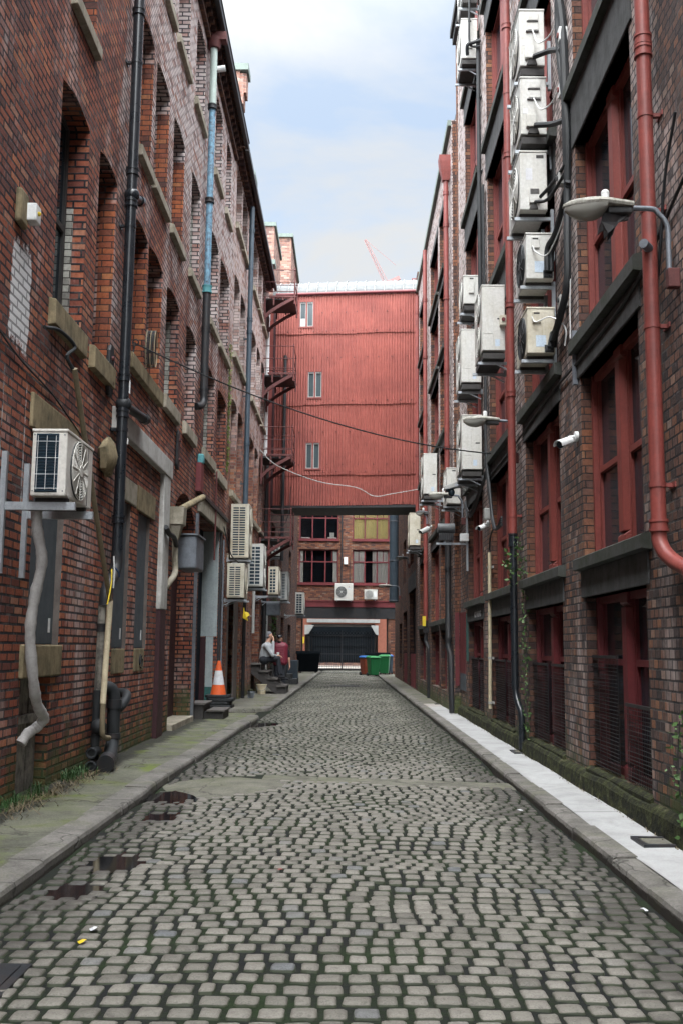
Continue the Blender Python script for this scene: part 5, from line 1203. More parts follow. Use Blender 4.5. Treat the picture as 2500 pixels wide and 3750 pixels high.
    return t

ac('clean ivory unit on galvanised brackets, alone on the near red wall', -2.62, -2.33, 8.05, 8.88, 2.69, 3.27, XL, 'grid', 1, 'acnew', 3, bracket=False)
t = thing('wall_bracket', 'pair of galvanised steel angle brackets carrying the clean ivory unit', 'wall bracket', (XL, 8.5, 2.1)); 
for yy in (8.14, 8.72):
    b = MB().box(XL + .001, XL + .045, yy, yy + .045, 2.08, 3.1); b.box(XL + .046, XL + .05, yy - .012, yy + .002, 2.08, 3.1); b.build('upright', 'galv', t)
    b = MB().box(XL + .046, -2.27, yy, yy + .04, 2.61, 2.672); b.box(XL + .046, -2.27, yy + .0, yy + .055, 2.606, 2.61); b.build('arm', 'galv', t)
G1 = 'five units stacked on the brown brick wall'
ac('topmost of the five stacked white units, step-panelled end', 2.36, 2.05, 11.45, 12.25, 8.62, 9.40, XR, 'panel', 1, 'ac', 3, G1, True, tray=True, cover='step', updn=(.5, .05))
ac('step-panelled white unit second from the top of the five stacked ones', 2.37, 2.05, 11.45, 12.25, 7.72, 8.50, XR, 'panel', 1, 'ac', 3, G1, True, tray=True, cover='step', updn=(.3, .2))
ac('white unit with louvred cap and shroud, middle of the five stacked ones', 2.36, 2.03, 11.45, 12.3, 6.75, 7.53, XR, 'panel', 1, 'ac', 2, G1, True, tray=False, cover='vent', updn=(.05, .5))
MBs = MB().box(2.02, 1.955, 11.50, 12.28, 6.70, 7.35)
ac('white unit with black twin hoses, fourth down in the stack of five', 2.42, 2.09, 11.45, 12.2, 5.88, 6.48, XR, 'panel', 1, 'ac', 3, G1, True, cover='plug', updn=(.0, .4), dark_front=True)
ac('rust-streaked unit at the bottom of the stack of five', 2.42, 2.09, 11.45, 12.2, 4.96, 5.55, XR, 'panel', 1, 'acold', 3, G1, True, cover='plug', updn=(.45, .1), dark_front=True)
G2 = 'tall twin-panelled units along the right wall'
ac('tall twin-panelled unit in front of the long red downpipe', 2.33, 1.98, 14.6, 15.5, 5.95, 7.01, XR, 'panel', 2, 'ac', 2, G2, True, tray=True, cover='split')
ac('tall twin-panelled unit above the second street lamp, darker below', 2.42, 2.05, 18.0, 18.95, 6.38, 7.43, XR, 'panel', 2, 'ac', 2, G2, True, tray=True, cover='split')
ac('tall twin-panelled unit just behind the second street lamp', 2.42, 2.05, 18.0, 18.95, 4.74, 5.79, XR, 'panel', 2, 'ac', 2, G2, True, tray=True, cover='split')
ac('tall white unit seen against the red bridge cladding', 2.17, 1.83, 24.5, 25.45, 5.29, 6.34, XR2, 'panel', 2, 'ac', 2, G2, True, tray=True, cover='split')
ac('yellowed unit hanging under the red bridge beside the dark lamp', 2.22, 1.88, 31.0, 31.95, 4.67, 5.72, XR2, 'panel', 2, 'acold', 2, G2, True, tray=True, cover='split')
ac('small white unit on a sloping bracket above a tall twin-panelled one', 2.39, 2.10, 18.0, 18.8, 7.9, 8.48, XR, 'panel', 1, 'ac', 2, None, True, tray=True, cover='swtch')
ac('white unit high on the brown wall against the sky, hose looped over it', 2.40, 2.09, 18.0, 18.8, 12.86, 13.72, XR, 'panel', 1, 'ac', 2, None, True, tray=True, cover='swtch')
ac('highest white unit on the brown wall, cut by the top of the photo', 2.42, 2.11, 18.0, 18.8, 14.15, 14.95, XR, 'panel', 1, 'ac', 2, None, True, tray=True, cover='swtch')
ac('white unit behind the boxy security camera and the third street lamp', 2.38, 2.08, 21.2, 22.0, 4.57, 5.38, XR, 'panel', 1, 'ac', 2, None, True, tray=False, cover='swtch')
G3 = 'slatted units hung low on the red brick wall'
ac('tall cream unit with a long slatted grille, biggest of the slatted cluster', -2.80, -2.37, 23.4, 24.3, 3.56, 4.86, XL, 'grid', 2, 'acold', 2, G3, True, grid=(2, 20))
ac('shorter slatted unit directly under the tall cream one', -2.76, -2.37, 22.6, 23.4, 2.58, 3.38, XL, 'grid', 1, 'acold', 2, G3, True, grid=(2, 13))
ac('white unit with square slots peeping out behind the tall cream one', -2.60, -2.20, 25.6, 26.5, 3.02, 4.14, XL, 'grid', 2, 'ac', 2, G3, True, grid=(2, 11))
ac('small white slotted unit below the lowest fire escape', -2.68, -2.36, 34.4, 35.2, 4.62, 5.26, XL, 'grid', 1, 'ac', 2, G3, True, grid=(2, 7))
ac('yellowing slotted unit above the grey cable box', -2.44, -2.13, 30.2, 31.1, 3.06, 3.92, XL, 'grid', 1, 'acold', 2, G3, True, grid=(2, 8))
ac('grey shadowed unit tucked behind the yellowing slotted one', -2.26, -2.02, 33.0, 33.9, 3.02, 3.98, XL, 'grid', 1, 'acgrey', 1, G3, True, grid=(1, 16))
ac('slotted white unit at the alley end beside the archway', -2.40, -2.02, 45, 45.9, 2.96, 3.95, XL, 'grid', 1, 'ac', 1, G3, True, grid=(2, 8))
# the two that face down the alley on the end building: fronts towards -Y
def ac_front(label, xa, xb, za, zb, y, emblem):
    t = thing('air_conditioner', label, 'air conditioner', ((xa + xb) / 2, y, za), 'units on the end building')
    MB().box(xa, xb, y, y + .34, za, zb).build('body', 'ac', t, bevel=.015)
    R0 = min((zb - za) * .42, (xb - xa) * .3); fx = xa + (xb - xa) * .36; fz = (za + zb) / 2
    MB().cyl((fx, y - .012, fz), (fx, y + .001, fz), R0, 30).build('fan_opening', 'fan' if emblem else 'acgrey', t)
    g = MB()
    for i in range(1, 6): g.ring((fx, y - .02, fz), (0, 1, 0), R0 * i / 5, .008, 28, 4)
    for i in range(8): a = math.pi * i / 4; g.bar((fx, y - .022, fz), (fx + R0 * math.cos(a), y - .022, fz + R0 * math.sin(a)), .008)
    g.cyl((fx, y - .03, fz), (fx, y - .01, fz), R0 * .22, 16); g.build('fan_grille', 'acgrey', t)
    if emblem:
        e = MB(); c = (xb - .22, zb - .20); r = .045
        for a in (90, 210, 330):
            ax_, az_ = math.cos(R(a)), math.sin(R(a)); p = (-az_, ax_)
            e.quad(*[(c[0] + u, y - .006, c[1] + v) for u, v in ((0, 0), (ax_ * r * .5 + p[0] * r * .29, az_ * r * .5 + p[1] * r * .29), (ax_ * r, az_ * r), (ax_ * r * .5 - p[0] * r * .29, az_ * r * .5 - p[1] * r * .29))])
        e.build('emblem', 'redpipe', t); MB().box(xb - .28, xb - .16, y - .004, y - .0005, zb - .30, zb - .265).build('nameplate', 'sticker', t)
    else: MB().box(xb - .20, xb - .05, y - .01, y - .0005, za + .1, zb - .1).build('valve_cover', 'white', t)
    b = MB()
    for xx in (xa + .1, xb - .14): MB().box(xx, xx + .04, y, YE - .1, za - .06, za - .015).build('wall_bracket', 'galvd', t)
ac_front('square white unit with a dark fan on the red beam of the end building', -.77, .23, 4.10, 5.05, YE - .55, True)
ac_front('smaller white unit on the end building, beside the square one', .86, 1.58, 4.18, 4.72, YE - .55, False)

# ------------------------------------------------------------------ street lamps
def lamp(label, y, xh0, xh1, z, xw, dark=False, zfoot=.55, group='old street lamps on the right wall'):
    """head from xh0 (tip) to xh1 (arm end), arm to the wall"""
    t = thing('street_lamp', label, 'street lamp', (xw, y, z - zfoot), group); L_ = xh1 - xh0; mt = 'lampdark' if dark else 'lampgrey'
    up, lo = [], []
    for k in range(13):
        u = k / 12; x = xh0 + L_ * u; wd = .145 * L_ / .55 * (math.sin(math.pi * min(1, u * 1.35 + .02) * .5) ** .55) * (1 if u < .5 else 1 - .42 * (u - .5) * 2); hh = .05 * (math.sin(math.pi * min(1, u * 1.9) * .5) ** .5) * (1 - .35 * max(0, u - .5) * 2)
        zz = z + .05 - .012 * u
        up.append([(x, y + wd * math.cos(a), zz + hh * max(0, math.sin(a)) ** .7 if math.sin(a) > 0 else zz - .018) for a in np.linspace(0, 2 * math.pi, 16, endpoint=False)])
        if u <= .62:
            dd = .095 * math.sin(math.pi * min(1, u / .62 * .93 + .05)) ** .6
            lo.append([(x + .01, y + wd * .93 * math.cos(a), zz - .02 - dd * max(0, -math.sin(a)) ** .8 if math.sin(a) < 0 else zz - .02) for a in np.linspace(0, 2 * math.pi, 16, endpoint=False)])
    MB().loft(up).build('canopy', mt, t, smooth=True); MB().loft(lo).build('bowl', 'bowl', t, smooth=True)
    MB().box(xh0 + L_ * .63, xh1, y - .06, y + .06, z - .03, z + .03).build('gear_housing', 'lampdark', t, bevel=.02)
    MB().cyl((xh0 + L_ * .62, y, z + .10), (xh0 + L_ * .62, y, z + .15), .03, 12).ball((xh0 + L_ * .62, y, z + .15), (.032, .032, .028), 12, 8).build('photocell', 'white', t, smooth=True)
    b = MB().tube(smoothpts([(xh1 - .04, y, z + .03), (xh1 + (xw - xh1) * .45, y, z + .025), (xw - .14, y, z - .01), (xw - .075, y, z - .11), (xw - .07, y, z - .3), (xw - .07, y, z - zfoot)], 5), .02, 10); b.build('arm', 'galvd', t, smooth=True)
    MB().box(xw - .09, xw - .0, y - .035, y + .035, z - zfoot - .05, z - zfoot + .1).build('wall_plate', 'rust', t, bevel=.008)
    return t
lamp('lichen-spotted street lamp with a bird-nest rag hanging, largest and nearest lamp', 7.2, 1.60, 2.12, 4.80, XR)
lamp('street lamp with mottled top in front of a tall twin-panelled unit', 14.35, 1.65, 2.18, 4.80, XR)
lamp('pale street lamp beneath the boxy security camera', 21.0, 1.68, 2.18, 4.71, XR)
lamp('dark floodlight-like street lamp just under the bridge edge', 29.0, 1.93, 2.3, 5.42, XR2, True, .4)
lamp('dim street lamp under the bridge by the yellowed unit', 38.0, 1.78, 2.2, 4.9, XR2, True, .3)
lamp('thin street lamp in front of the spiral duct at the end of the alley', 44.0, 1.30, 1.85, 4.2, XR2 - .03, False, .5)
b = MB().prism([(1.90, 4.77), (2.09, 4.77), (2.08, 4.72), (2.02, 4.71), (1.98, 4.66), (1.96, 4.60), (1.93, 4.57), (1.925, 4.61), (1.90, 4.575), (1.895, 4.64), (1.86, 4.62), (1.865, 4.68), (1.88, 4.70)], 'y', 7.17, 7.2); r_ = random.Random(8); b.v = [(x, y + r_.uniform(-.03, .03), z) for x, y, z in b.v]
tag(b.build('tattered_rag', 'iron'), 'tattered black rag dangling under the nearest street lamp', 'rag')

# ------------------------------------------------------------------ cameras and floodlight
def bullet(label, p, dirv, L_, r, xw, mat='white', name='security_camera'):
    t = thing(name, label, 'security camera', p, 'security cameras on the right wall'); d = Vector(dirv).normalized(); p = Vector(p)
    MB().tube([p, p + d * L_], r, 16).build('housing', mat, t, smooth=True)
    MB().tube([p + d * (L_ + .001), p + d * (L_ + .012)], r * .86, 16).build('lens', 'glass', t)
    u = d.cross(Vector((0, 0, 1))).normalized(); n = u.cross(d)
    rings = []
    for s in (0.02, L_ * .5, L_ + .06): rings.append([tuple(p + d * s + u * (r * 1.08 * math.cos(a)) + n * (r * 1.12 * math.sin(a))) for a in np.linspace(-.2, math.pi + .2, 12)] + [tuple(p + d * s + u * (r * 1.16 * math.cos(a)) + n * (r * 1.2 * math.sin(a))) for a in np.linspace(math.pi + .2, -.2, 12)])
    MB().loft(rings).build('sun_shade', mat, t, smooth=True)
    q = p + d * .03; w_ = Vector((xw, q.y + .06, q.z + .07))
    MB().tube([q, Vector((xw - .09, w_.y, w_.z - .01)), w_ - Vector((.0, 0, 0))], .018, 10).cyl((xw - .035, w_.y, w_.z), (xw, w_.y, w_.z), .055, 18).build('mount', mat, t, smooth=True)
    return t
bullet('white bullet camera on the brick pier by the nearest window bay', (2.37, 10.55, 3.73), (-.62, -.75, -.32), .24, .045, XR)
bullet('small white bullet camera under a grey junction box by the cable bundle', (2.38, 17.5, 3.64), (-.55, -.8, -.25), .19, .045, XR)
bullet('little camera above the wall arm beneath the bridge end', (2.24, 28.0, 4.86), (-.7, -.4, -.4), .26, .07, XR2, 'acgrey')
t = thing('security_camera', 'boxy grey camera housing sticking out above the third street lamp', 'security camera', (XR, 20.2, 4.8), 'security cameras on the right wall')
MB().loft([[(1.93, 20.1, 4.72), (1.93, 20.32, 4.72), (1.93, 20.32, 4.80), (1.93, 20.1, 4.80)], [(2.3, 20.08, 4.80), (2.3, 20.34, 4.80), (2.3, 20.34, 4.92), (2.3, 20.08, 4.92)]]).build('housing', 'acgrey', t, bevel=.01)
MB().box(1.96, 2.02, 20.13, 20.3, 4.69, 4.74).build('lens', 'glass', t); MB().ball((2.08, 20.2, 4.68), (.07, .07, .09), 14, 8).build('dome', 'glass', t, smooth=True); MB().bar((2.2, 20.2, 4.82), (XR, 20.2, 4.68), .04).build('mount', 'acgrey', t)
t = thing('floodlight', 'black ribbed floodlight on a long galvanised arm', 'floodlight', (XR, 20.6, 3.75))
MB().tube([(1.83, 20.6, 3.98), (2.18, 20.6, 3.98)], .105, 20).build('lamp_drum', 'lampdark', t, smooth=True); b = MB()
for k in range(7): b.box(1.86 + k * .045, 1.872 + k * .045, 20.46, 20.6, 3.72, 3.88)
b.box(1.85, 2.15, 20.5, 20.6, 3.73, 3.87); b.build('gear_box', 'iron', t)
b = MB().box(1.8, XR, 20.58, 20.62, 3.64, 3.68); b.box(XR - .04, XR - .002, 20.57, 20.63, 3.1, 4.9); b.box(1.95, 2.0, 20.58, 20.62, 3.68, 3.9); b.build('wall_arm', 'galv', t)
tag(MB().box(XR - .18, XR, 20.44, 20.56, 3.70, 3.86).build('junction_box', 'white', bevel=.01), 'white junction box at the wall end of the floodlight arm', 'junction box')
tag(MB().box(XR - .1, XR, 17.3, 17.45, 3.76, 3.95).build('junction_box', 'acgrey', bevel=.01), 'grey junction box above the small bullet camera and conduit', 'junction box')
for k, (y, z, lb) in enumerate(((10.62, 8.45, 'white cable box beside the topmost unit of the stack'), (10.66, 7.80, 'white cable box level with the second stacked unit'), (10.82, 6.80, 'pale isolator box beside the middle stacked unit'), (10.88, 5.36, 'pale isolator box near the bottom stacked unit'))):
    t = thing('isolator_box', lb, 'switch box', (XR, y, z), 'isolator boxes beside the stack'); MB().box(XR - .10, XR - .002, y, y + .12, z, z + (.17 if k < 2 else .14)).build('box', 'white' if k < 2 else 'acgrey', t, bevel=.01); MB().cyl((XR - .115, y + .06, z + .09), (XR - .10, y + .06, z + .09), .03, 10).build('rotary_switch', 'fan' if k > 1 else 'redpipe', t)
t = thing('isolator_box', 'dark isolator on the side of the tall unit by the long red downpipe', 'switch box', (2.30, 14.5, 6.4)); MB().box(2.24, 2.345, 14.50, 14.585, 6.35, 6.50).build('box', 'acold', t); MB().cyl((2.29, 14.485, 6.43), (2.29, 14.50, 6.43), .03, 12).build('rotary_switch', 'redlow', t)

# ------------------------------------------------------------------ cables, hoses, conduits
def cable(name, label, runs, cat='cable', parts='strand'):
    """runs: (points, radius, material)"""
    if len(runs) == 1: return tag(MB().tube(smoothpts(runs[0][0], 6), runs[0][1], 8).build(name, runs[0][2], smooth=True), label, cat)
    t = thing(name, label, cat, runs[0][0][-1])
    for p, r, m in runs: MB().tube(smoothpts(p, 6), r, 8).build(parts, m, t, smooth=True)
    return t
xc = XR - .05
cable('insulated_hoses', 'bundle of black lagged hoses running down beside the five stacked units', [
    ([(xc, 10.5, 9.3), (xc - .03, 10.75, 9.0), (xc - .03, 10.72, 8.3), (xc, 10.55, 7.4), (xc, 10.62, 6.6), (xc - .02, 10.58, 6.0), (xc - .03, 10.6, 5.5), (xc - .06, 10.9, 5.2), (xc - .05, 11.3, 5.12), (2.38, 11.36, 5.2), (2.35, 11.38, 5.03)], .042, 'rubber'),
    ([(xc - .03, 10.72, 9.1), (xc, 10.66, 8.6), (xc, 10.6, 7.6), (xc, 10.6, 6.9)], .05, 'rubber'),
    ([(xc - .02, 10.66, 8.35), (2.36, 11.1, 8.62), (2.22, 11.38, 8.72)], .035, 'rubber'),
    ([(xc - .02, 10.6, 7.45), (2.36, 11.1, 7.68), (2.22, 11.38, 7.82)], .035, 'rubber'),
    ([(xc, 10.6, 6.95), (2.36, 11.1, 6.95), (2.26, 11.38, 6.9)], .022, 'rubber'),
    ([(xc, 10.58, 6.85), (2.3, 11.1, 6.75), (2.2, 11.38, 6.84)], .02, 'rubber'),
    ([(xc, 10.56, 6.7), (2.38, 11.1, 6.35), (2.33, 11.36, 6.25), (2.32, 11.38, 5.97)], .034, 'rubber'),
    ([(xc, 10.58, 6.66), (2.40, 11.15, 6.3), (2.38, 11.36, 6.2), (2.375, 11.38, 5.97)], .030, 'rubber'),
    ([(xc - .05, 10.9, 5.24), (2.40, 11.3, 5.2), (2.385, 11.38, 5.03)], .034, 'rubber')], 'hose', 'hose')
cable('power_cables', 'thin white and grey flexes looping between the stacked units', [
    ([(2.2, 11.39, 9.08), (2.26, 11.3, 8.85), (2.36, 11.0, 8.8), (xc, 10.7, 8.95), (xc, 10.68, 8.5), (xc, 10.7, 8.0)], .009, 'white'),
    ([(2.2, 11.39, 8.18), (2.27, 11.3, 7.98), (2.36, 11.0, 7.93), (xc, 10.7, 8.1)], .009, 'white'),
    ([(2.16, 11.42, 6.3), (2.2, 11.38, 6.2), (2.32, 11.25, 6.14), (xc, 10.8, 6.4), (xc, 10.7, 6.75)], .008, 'white'),
    ([(2.14, 11.42, 5.42), (2.18, 11.38, 5.34), (2.32, 11.2, 5.34), (xc, 10.86, 5.1), (xc, 10.9, 4.9)], .008, 'white'),
    ([(xc, 10.72, 6.6), (xc - .01, 10.6, 6.2), (xc, 10.62, 5.8), (xc, 10.7, 5.5)], .009, 'white'),
    ([(xc, 10.66, 6.1), (xc, 10.56, 5.6), (xc, 10.6, 5.3), (xc, 10.62, 4.9)], .007, 'white')])
tag(MB().box(XR - .055, XR - .002, 10.5, 10.55, 4.35, 4.95).build('cable_trunking', 'galvd'), 'short grey trunking below the rust-streaked stacked unit', 'trunking')
rr = random.Random(4); runs = []
for k in range(11):
    o = [rr.uniform(-.09, .09) for _ in range(6)]
    runs.append(([(xc, 17.5 + o[0], 10.0), (xc, 17.45 + o[1], 7.6), (xc, 17.4 + o[2], 6.3), (xc - .03, 17.2 + o[3], 4.9), (xc - .02, 16.9 + o[4], 4.2), (xc - .03, 16.4 + o[5], 3.55), (xc - .04, 15.9 + o[0], 3.42), (xc - .03, 15.5, 3.5 + o[1])], .019, 'rubber'))
cable('cable_bundle', 'thick drooping bundle of black cables behind the tall twin-panelled units', runs)
runs = []
for k in range(5):
    o = [rr.uniform(-.08, .08) for _ in range(4)]; runs.append(([(xc - .02, 17.1 + o[0], 4.6 + o[1]), (xc - .05, 18.3, 4.25 + o[2]), (xc - .06, 19.4, 4.1 + o[3]), (xc - .02, 20.5, 4.45 + o[1])], .016, 'rubber'))
cable('cable_bundle', 'tangle of black cables slung along the sill from bundle to floodlight', runs)
cable('cable', 'black cable clipped under the sills of the nearest bays', [([(xc + .02, 6.9, 4.95), (xc + .02, 8.3, 4.60), (xc + .02, 10.3, 4.56), (xc + .02, 12.0, 4.58), (xc + .02, 14.5, 4.5), (xc + .02, 17.2, 4.48)], .014, 'rubber')])
cable('cable', 'black cable with a red end running down by the nearest lamp foot', [([(xc, 7.0, 5.5), (xc, 7.3, 5.1), (xc + .01, 7.6, 4.4), (xc + .01, 7.9, 4.72)], .012, 'rubber')])
t = thing('conduit', 'cream conduit running from the cable bundle to the pavement', 'conduit', (xc, 17.15, .1)); MB().tube([(xc, 17.1, 3.15), (xc, 17.2, .5)], .03, 12).build('tube', 'cream', t, smooth=True); MB().tube(smoothpts([(xc, 16.2, 3.5), (xc - .02, 16.7, 3.45), (xc, 17.08, 3.25), (xc, 17.1, 3.1)], 5), .014, 8).build('lead_in', 'rubber', t, smooth=True)
b = MB(); 
for z in (2.9, 2.1, 1.35, .6): clip(b, (xc, 17.12 + (3 - z) * .03, z), .033, XR); b.cut()
build_each(b, 'clip', 'acgrey', t)
cable('hose', 'black hose looped over the white unit high against the sky', [([(2.25, 17.9, 15.2), (2.24, 17.9, 14.0), (2.23, 17.88, 13.2), (2.28, 17.88, 13.05), (2.42, 17.8, 13.0)], .022, 'rubber'), ([(2.20, 17.95, 12.9), (2.19, 17.85, 13.05), (2.3, 17.84, 13.1), (2.44, 17.8, 13.12)], .035, 'rubber')], 'hose', 'hose')
pipe('conduit', 'black cable run with a white line down the far bay of the brown warehouse', [(XR - .06, 17.9, 13.2), (XR - .06, 17.9, 7.8)], .04, 'rubber', (), (12, 10.5, 9), xw=XR, cat='conduit')
# wires across the alley
def sag(p, q, d, n=24):
    p, q = Vector(p), Vector(q); return [p.lerp(q, k / n) - Vector((0, 0, d * 4 * (k / n) * (1 - k / n))) for k in range(n + 1)]
t = thing('overhead_wire', 'black overhead wire sagging across the alley above the leaning conduit', 'wire', (XL, 12.9, 5.5)); MB().tube(sag((XL + .02, 12.75, 5.48), (XR - .03, 16.6, 4.78), .28), .011, 8).build('wire', 'rubber', t, smooth=True)
b = MB().ring((XL + .05, 12.75, 5.48), (0, 1, 0), .04, .01, 12, 5).tube(smoothpts([(XL + .05, 12.75, 5.48), (XL + .03, 12.7, 5.3), (XL + .03, 12.55, 5.18), (XL + .02, 12.5, 5.05)], 4), .009, 6); b.build('wall_eye', 'iron', t)
cable('overhead_wire', 'pale wire dipping across the alley in front of the red bridge', [([(XL + .02, 31.3, 7.75), (-2.3, 31.4, 7.25), (-1.0, 32, 6.85), (0.2, 32.3, 6.72), (.8, 32.4, 6.45), (1.4, 32.5, 6.55), (2.25, 32.6, 6.72)], .014, 'acgrey')], 'wire')
cable('wire_coil', 'coil of spare wire hung on the red brick pier beside the wire eye', [([(XL + .05 + .02 * k, 13.5 + .10 * math.cos(a), 5.62 + .26 * math.sin(a)) for a in np.linspace(.5 + k, 6.6 + k, 18)], .008, 'rubber' if k % 3 else 'tan') for k in range(7)], 'wire')
cable('cable', 'thin black cable sagging along the red brick wall above the clean ivory unit', [([(XL + .02, 7.6, 4.1), (XL + .02, 8.4, 3.97), (XL + .02, 9.4, 3.9), (XL + .03, 10.4, 3.72), (XL + .03, 11.1, 3.62), (XL + .06, 11.7, 3.66)], .009, 'rubber')])
# left wall oddments
t = thing('conduit_pole', 'leaning cream and tan conduit pole against the red wall', 'conduit', (XL + .2, 11.15, .9))
MB().tube(smoothpts([(XL + .06, 8.9, 4.42), (XL + .1, 9.25, 4.5), (XL + .18, 9.5, 4.42), (XL + .15, 9.35, 4.28), (XL + .18, 9.45, 4.18), (XL + .2, 9.5, 4.12)], 5), .018, 8).build('cable_hook', 'rubber', t, smooth=True)
MB().tube([(XL + .2, 9.45, 4.18), (XL + .2, 10.5, 2.9), (XL + .2, 11.3, 1.99)], .028, 12).build('tan_length', 'tan', t, smooth=True)
MB().tube([(XL + .2, 11.3, 2.0), (XL + .2, 11.16, .86)], .034, 12).build('cream_length', 'cream', t, smooth=True)
MB().tube(smoothpts([(XL + .2, 11.16, .88), (XL + .2, 11.18, .6), (XL + .2, 11.24, .5), (XL + .2, 11.5, .46)], 5), .03, 12).build('cream_elbow', 'tan', t, smooth=True)
cable('loose_wires', 'yellow, white and blue wire tails tied on the leaning conduit', [([(XL + .24, 11.15, 2.35), (XL + .25, 11.12, 2.2), (XL + .24, 11.08, 2.05), (XL + .23, 11.05, 1.95)], .008, 'yellow'), ([(XL + .25, 11.18, 2.5), (XL + .26, 11.2, 2.3), (XL + .25, 11.22, 2.14)], .009, 'white'), ([(XL + .25, 11.2, 2.38), (XL + .27, 11.35, 2.33), (XL + .27, 11.4, 2.28)], .008, 'bluelid')], 'wire')
t = tag(MB().tube(smoothpts([(-2.62, 8.25, 2.62), (-2.62, 8.3, 2.45), (-2.60, 8.4, 2.2), (-2.66, 8.45, 1.9), (-2.70, 8.5, 1.6), (-2.69, 8.62, 1.2), (-2.70, 8.8, .98), (-2.69, 8.98, .86), (-2.75, 9.0, .78), (-2.82, 8.95, .72), (-2.86, 8.9, .64)], 8), [.046 + .003 * math.sin(k * .9) + .0025 * math.sin(k * 2.3 + 1) for k in range(81)], 14).build('wrapped_hose', 'wrap', smooth=True), 'wrinkled grey taped hose hanging from the clean ivory unit', 'hose')
b = MB().ball((XL + .08, 11.42, 3.68), (.10, .24, .22), 10, 7); r_ = random.Random(2); b.v = [(x + r_.uniform(-.018, .018), y + r_.uniform(-.03, .03), z + r_.uniform(-.03, .03)) for x, y, z in b.v]
tag(b.build('stone_corbel', 'stoneB', smooth=True), 'rough buff stone lump sticking out of the wall beside the black pipe', 'stone')
def tie(label, y, z, h):
    t = thing('tie_plate', label, 'tie plate', (XL, y, z), 'iron tie plates on the left wall'); MB().prism([(y - .11, z - h / 2 + .08), (y - .06, z - h / 2), (y + .06, z - h / 2), (y + .11, z - h / 2 + .08), (y + .11, z + h / 2 - .08), (y + .06, z + h / 2), (y - .06, z + h / 2), (y - .11, z + h / 2 - .08)], 'x', XL + .002, XL + .05).build('plate', 'iron', t, bevel=.015)
    b = MB()
    for dz in (-h / 4, h / 4): b.cyl((XL + .05, y, z + dz), (XL + .075, y, z + dz), .03, 8); b.cut()
    build_each(b, 'bolt', 'rust', t)
tie('long iron tie plate half hidden by the black soil pipe', 11.55, 4.75, .62); tie('rounded black tie plate above the narrow arched doorway', 16.35, 4.75, .66)
t = thing('light_fitting', 'small white alarm box with yellow stud on the near red wall', 'alarm box', (XL, 8.3, 5.2)); MB().box(XL + .04, XL + .14, 8.26, 8.4, 5.18, 5.34).build('box', 'white', t, bevel=.01); MB().ball((XL + .145, 8.32, 5.26), .02, 10, 6).build('stud', 'yellow', t); MB().box(XL + .001, XL + .06, 8.1, 8.32, 5.1, 5.42).build('stone_block', 'stoneB', t, bevel=.03)
t = thing('steel_tank', 'grey galvanised steel box fixed beside the narrow doorway', 'metal box', (XL + .2, 17, 2.8)); MB().box(XL + .02, XL + .36, 16.55, 17.4, 2.78, 3.34).build('casing', 'galvd', t, bevel=.03); MB().box(XL + .0, XL + .38, 16.52, 17.43, 3.342, 3.37).build('lid', 'galvd', t)
t = thing('soil_pipe', 'encrusted old pipe with a square hopper by the white stone post', 'drain pipe', (XL + .1, 15.9, 2.6))
MB().tube([(XL + .16, 18.4, 4.26), (XL + .16, 16.1, 3.72)], .06, 12).build('sloping_pipe', 'stoneB', t, smooth=True)
MB().loft([[(XL + .1 + sx * w_, 15.95 + sy * w_, z) for sx, sy in ((-1, -1), (1, -1), (1, 1), (-1, 1))] for z, w_ in ((3.2, .05), (3.42, .11), (3.44, .14), (3.72, .15))]).build('hopper', 'stone', t)
MB().tube(smoothpts([(XL + .1, 15.95, 3.22), (XL + .1, 15.97, 2.9), (XL + .12, 15.9, 2.65), (XL + .06, 15.75, 2.5), (XL + .02, 15.7, 2.42)], 5), .05, 12).build('lower_pipe', 'stone', t, smooth=True)
MB().tube(smoothpts([(XL + .12, 15.95, 3.1), (XL + .14, 15.6, 3.2), (XL + .12, 15.3, 3.22), (XL + .1, 15.1, 3.3)], 5), .04, 10).build('side_pipe', 'iron', t, smooth=True)
pipe('chain_rod', 'thin iron rod hanging from a hook over the goods doorway', [(XL + .07, 20.9, 5.2), (XL + .07, 20.9, 3.3)], .02, 'rust', (), (5.1,), cat='iron rod')
t = thing('wall_light', 'turquoise and red hooded bracket over the goods doorway corner', 'wall bracket', (XL + .1, 18.8, 4.5)); MB().box(XL + .0, XL + .12, 18.62, 18.8, 4.95, 5.14).build('hood', 'turq', t, bevel=.03); MB().box(XL + .0, XL + .1, 18.5, 18.85, 4.4, 4.945).build('back_board', 'redlow', t)
t = thing('outdoor_socket', 'grey tall cable cabinet beneath the yellowing slotted unit', 'cable box', (XL + .3, 30.6, 2.7)); MB().box(XL, XL + .62, 33.4, 33.7, 2.55, 2.95).build('box', 'galvd', t, bevel=.02); MB().box(XL + .02, XL + .2, 33.42, 33.6, .13, 2.548).build('trunking', 'acgrey', t)
b = MB(); c0 = Vector((-2.36, 22.55, 2.38)); pts = [(0, 0, 0), (.02, -.02, -.10), (.10, .01, -.12), (.13, .0, -.18), (.08, -.02, -.22), (.10, .01, -.30), (-.02, .0, -.24)]
b.v = [tuple(c0 + Vector(q)) for q in pts] + [tuple(c0 + Vector(q) + Vector((.004, .02, .004))) for q in pts]; n_ = len(pts); b.f = [tuple(range(n_)), tuple(range(2 * n_ - 1, n_ - 1, -1))] + [(k, (k + 1) % n_, n_ + (k + 1) % n_, n_ + k) for k in range(n_)]
tag(b.build('plastic_bag', 'yellow'), 'yellow plastic scrap tied under the slatted unit bracket', 'plastic bag')

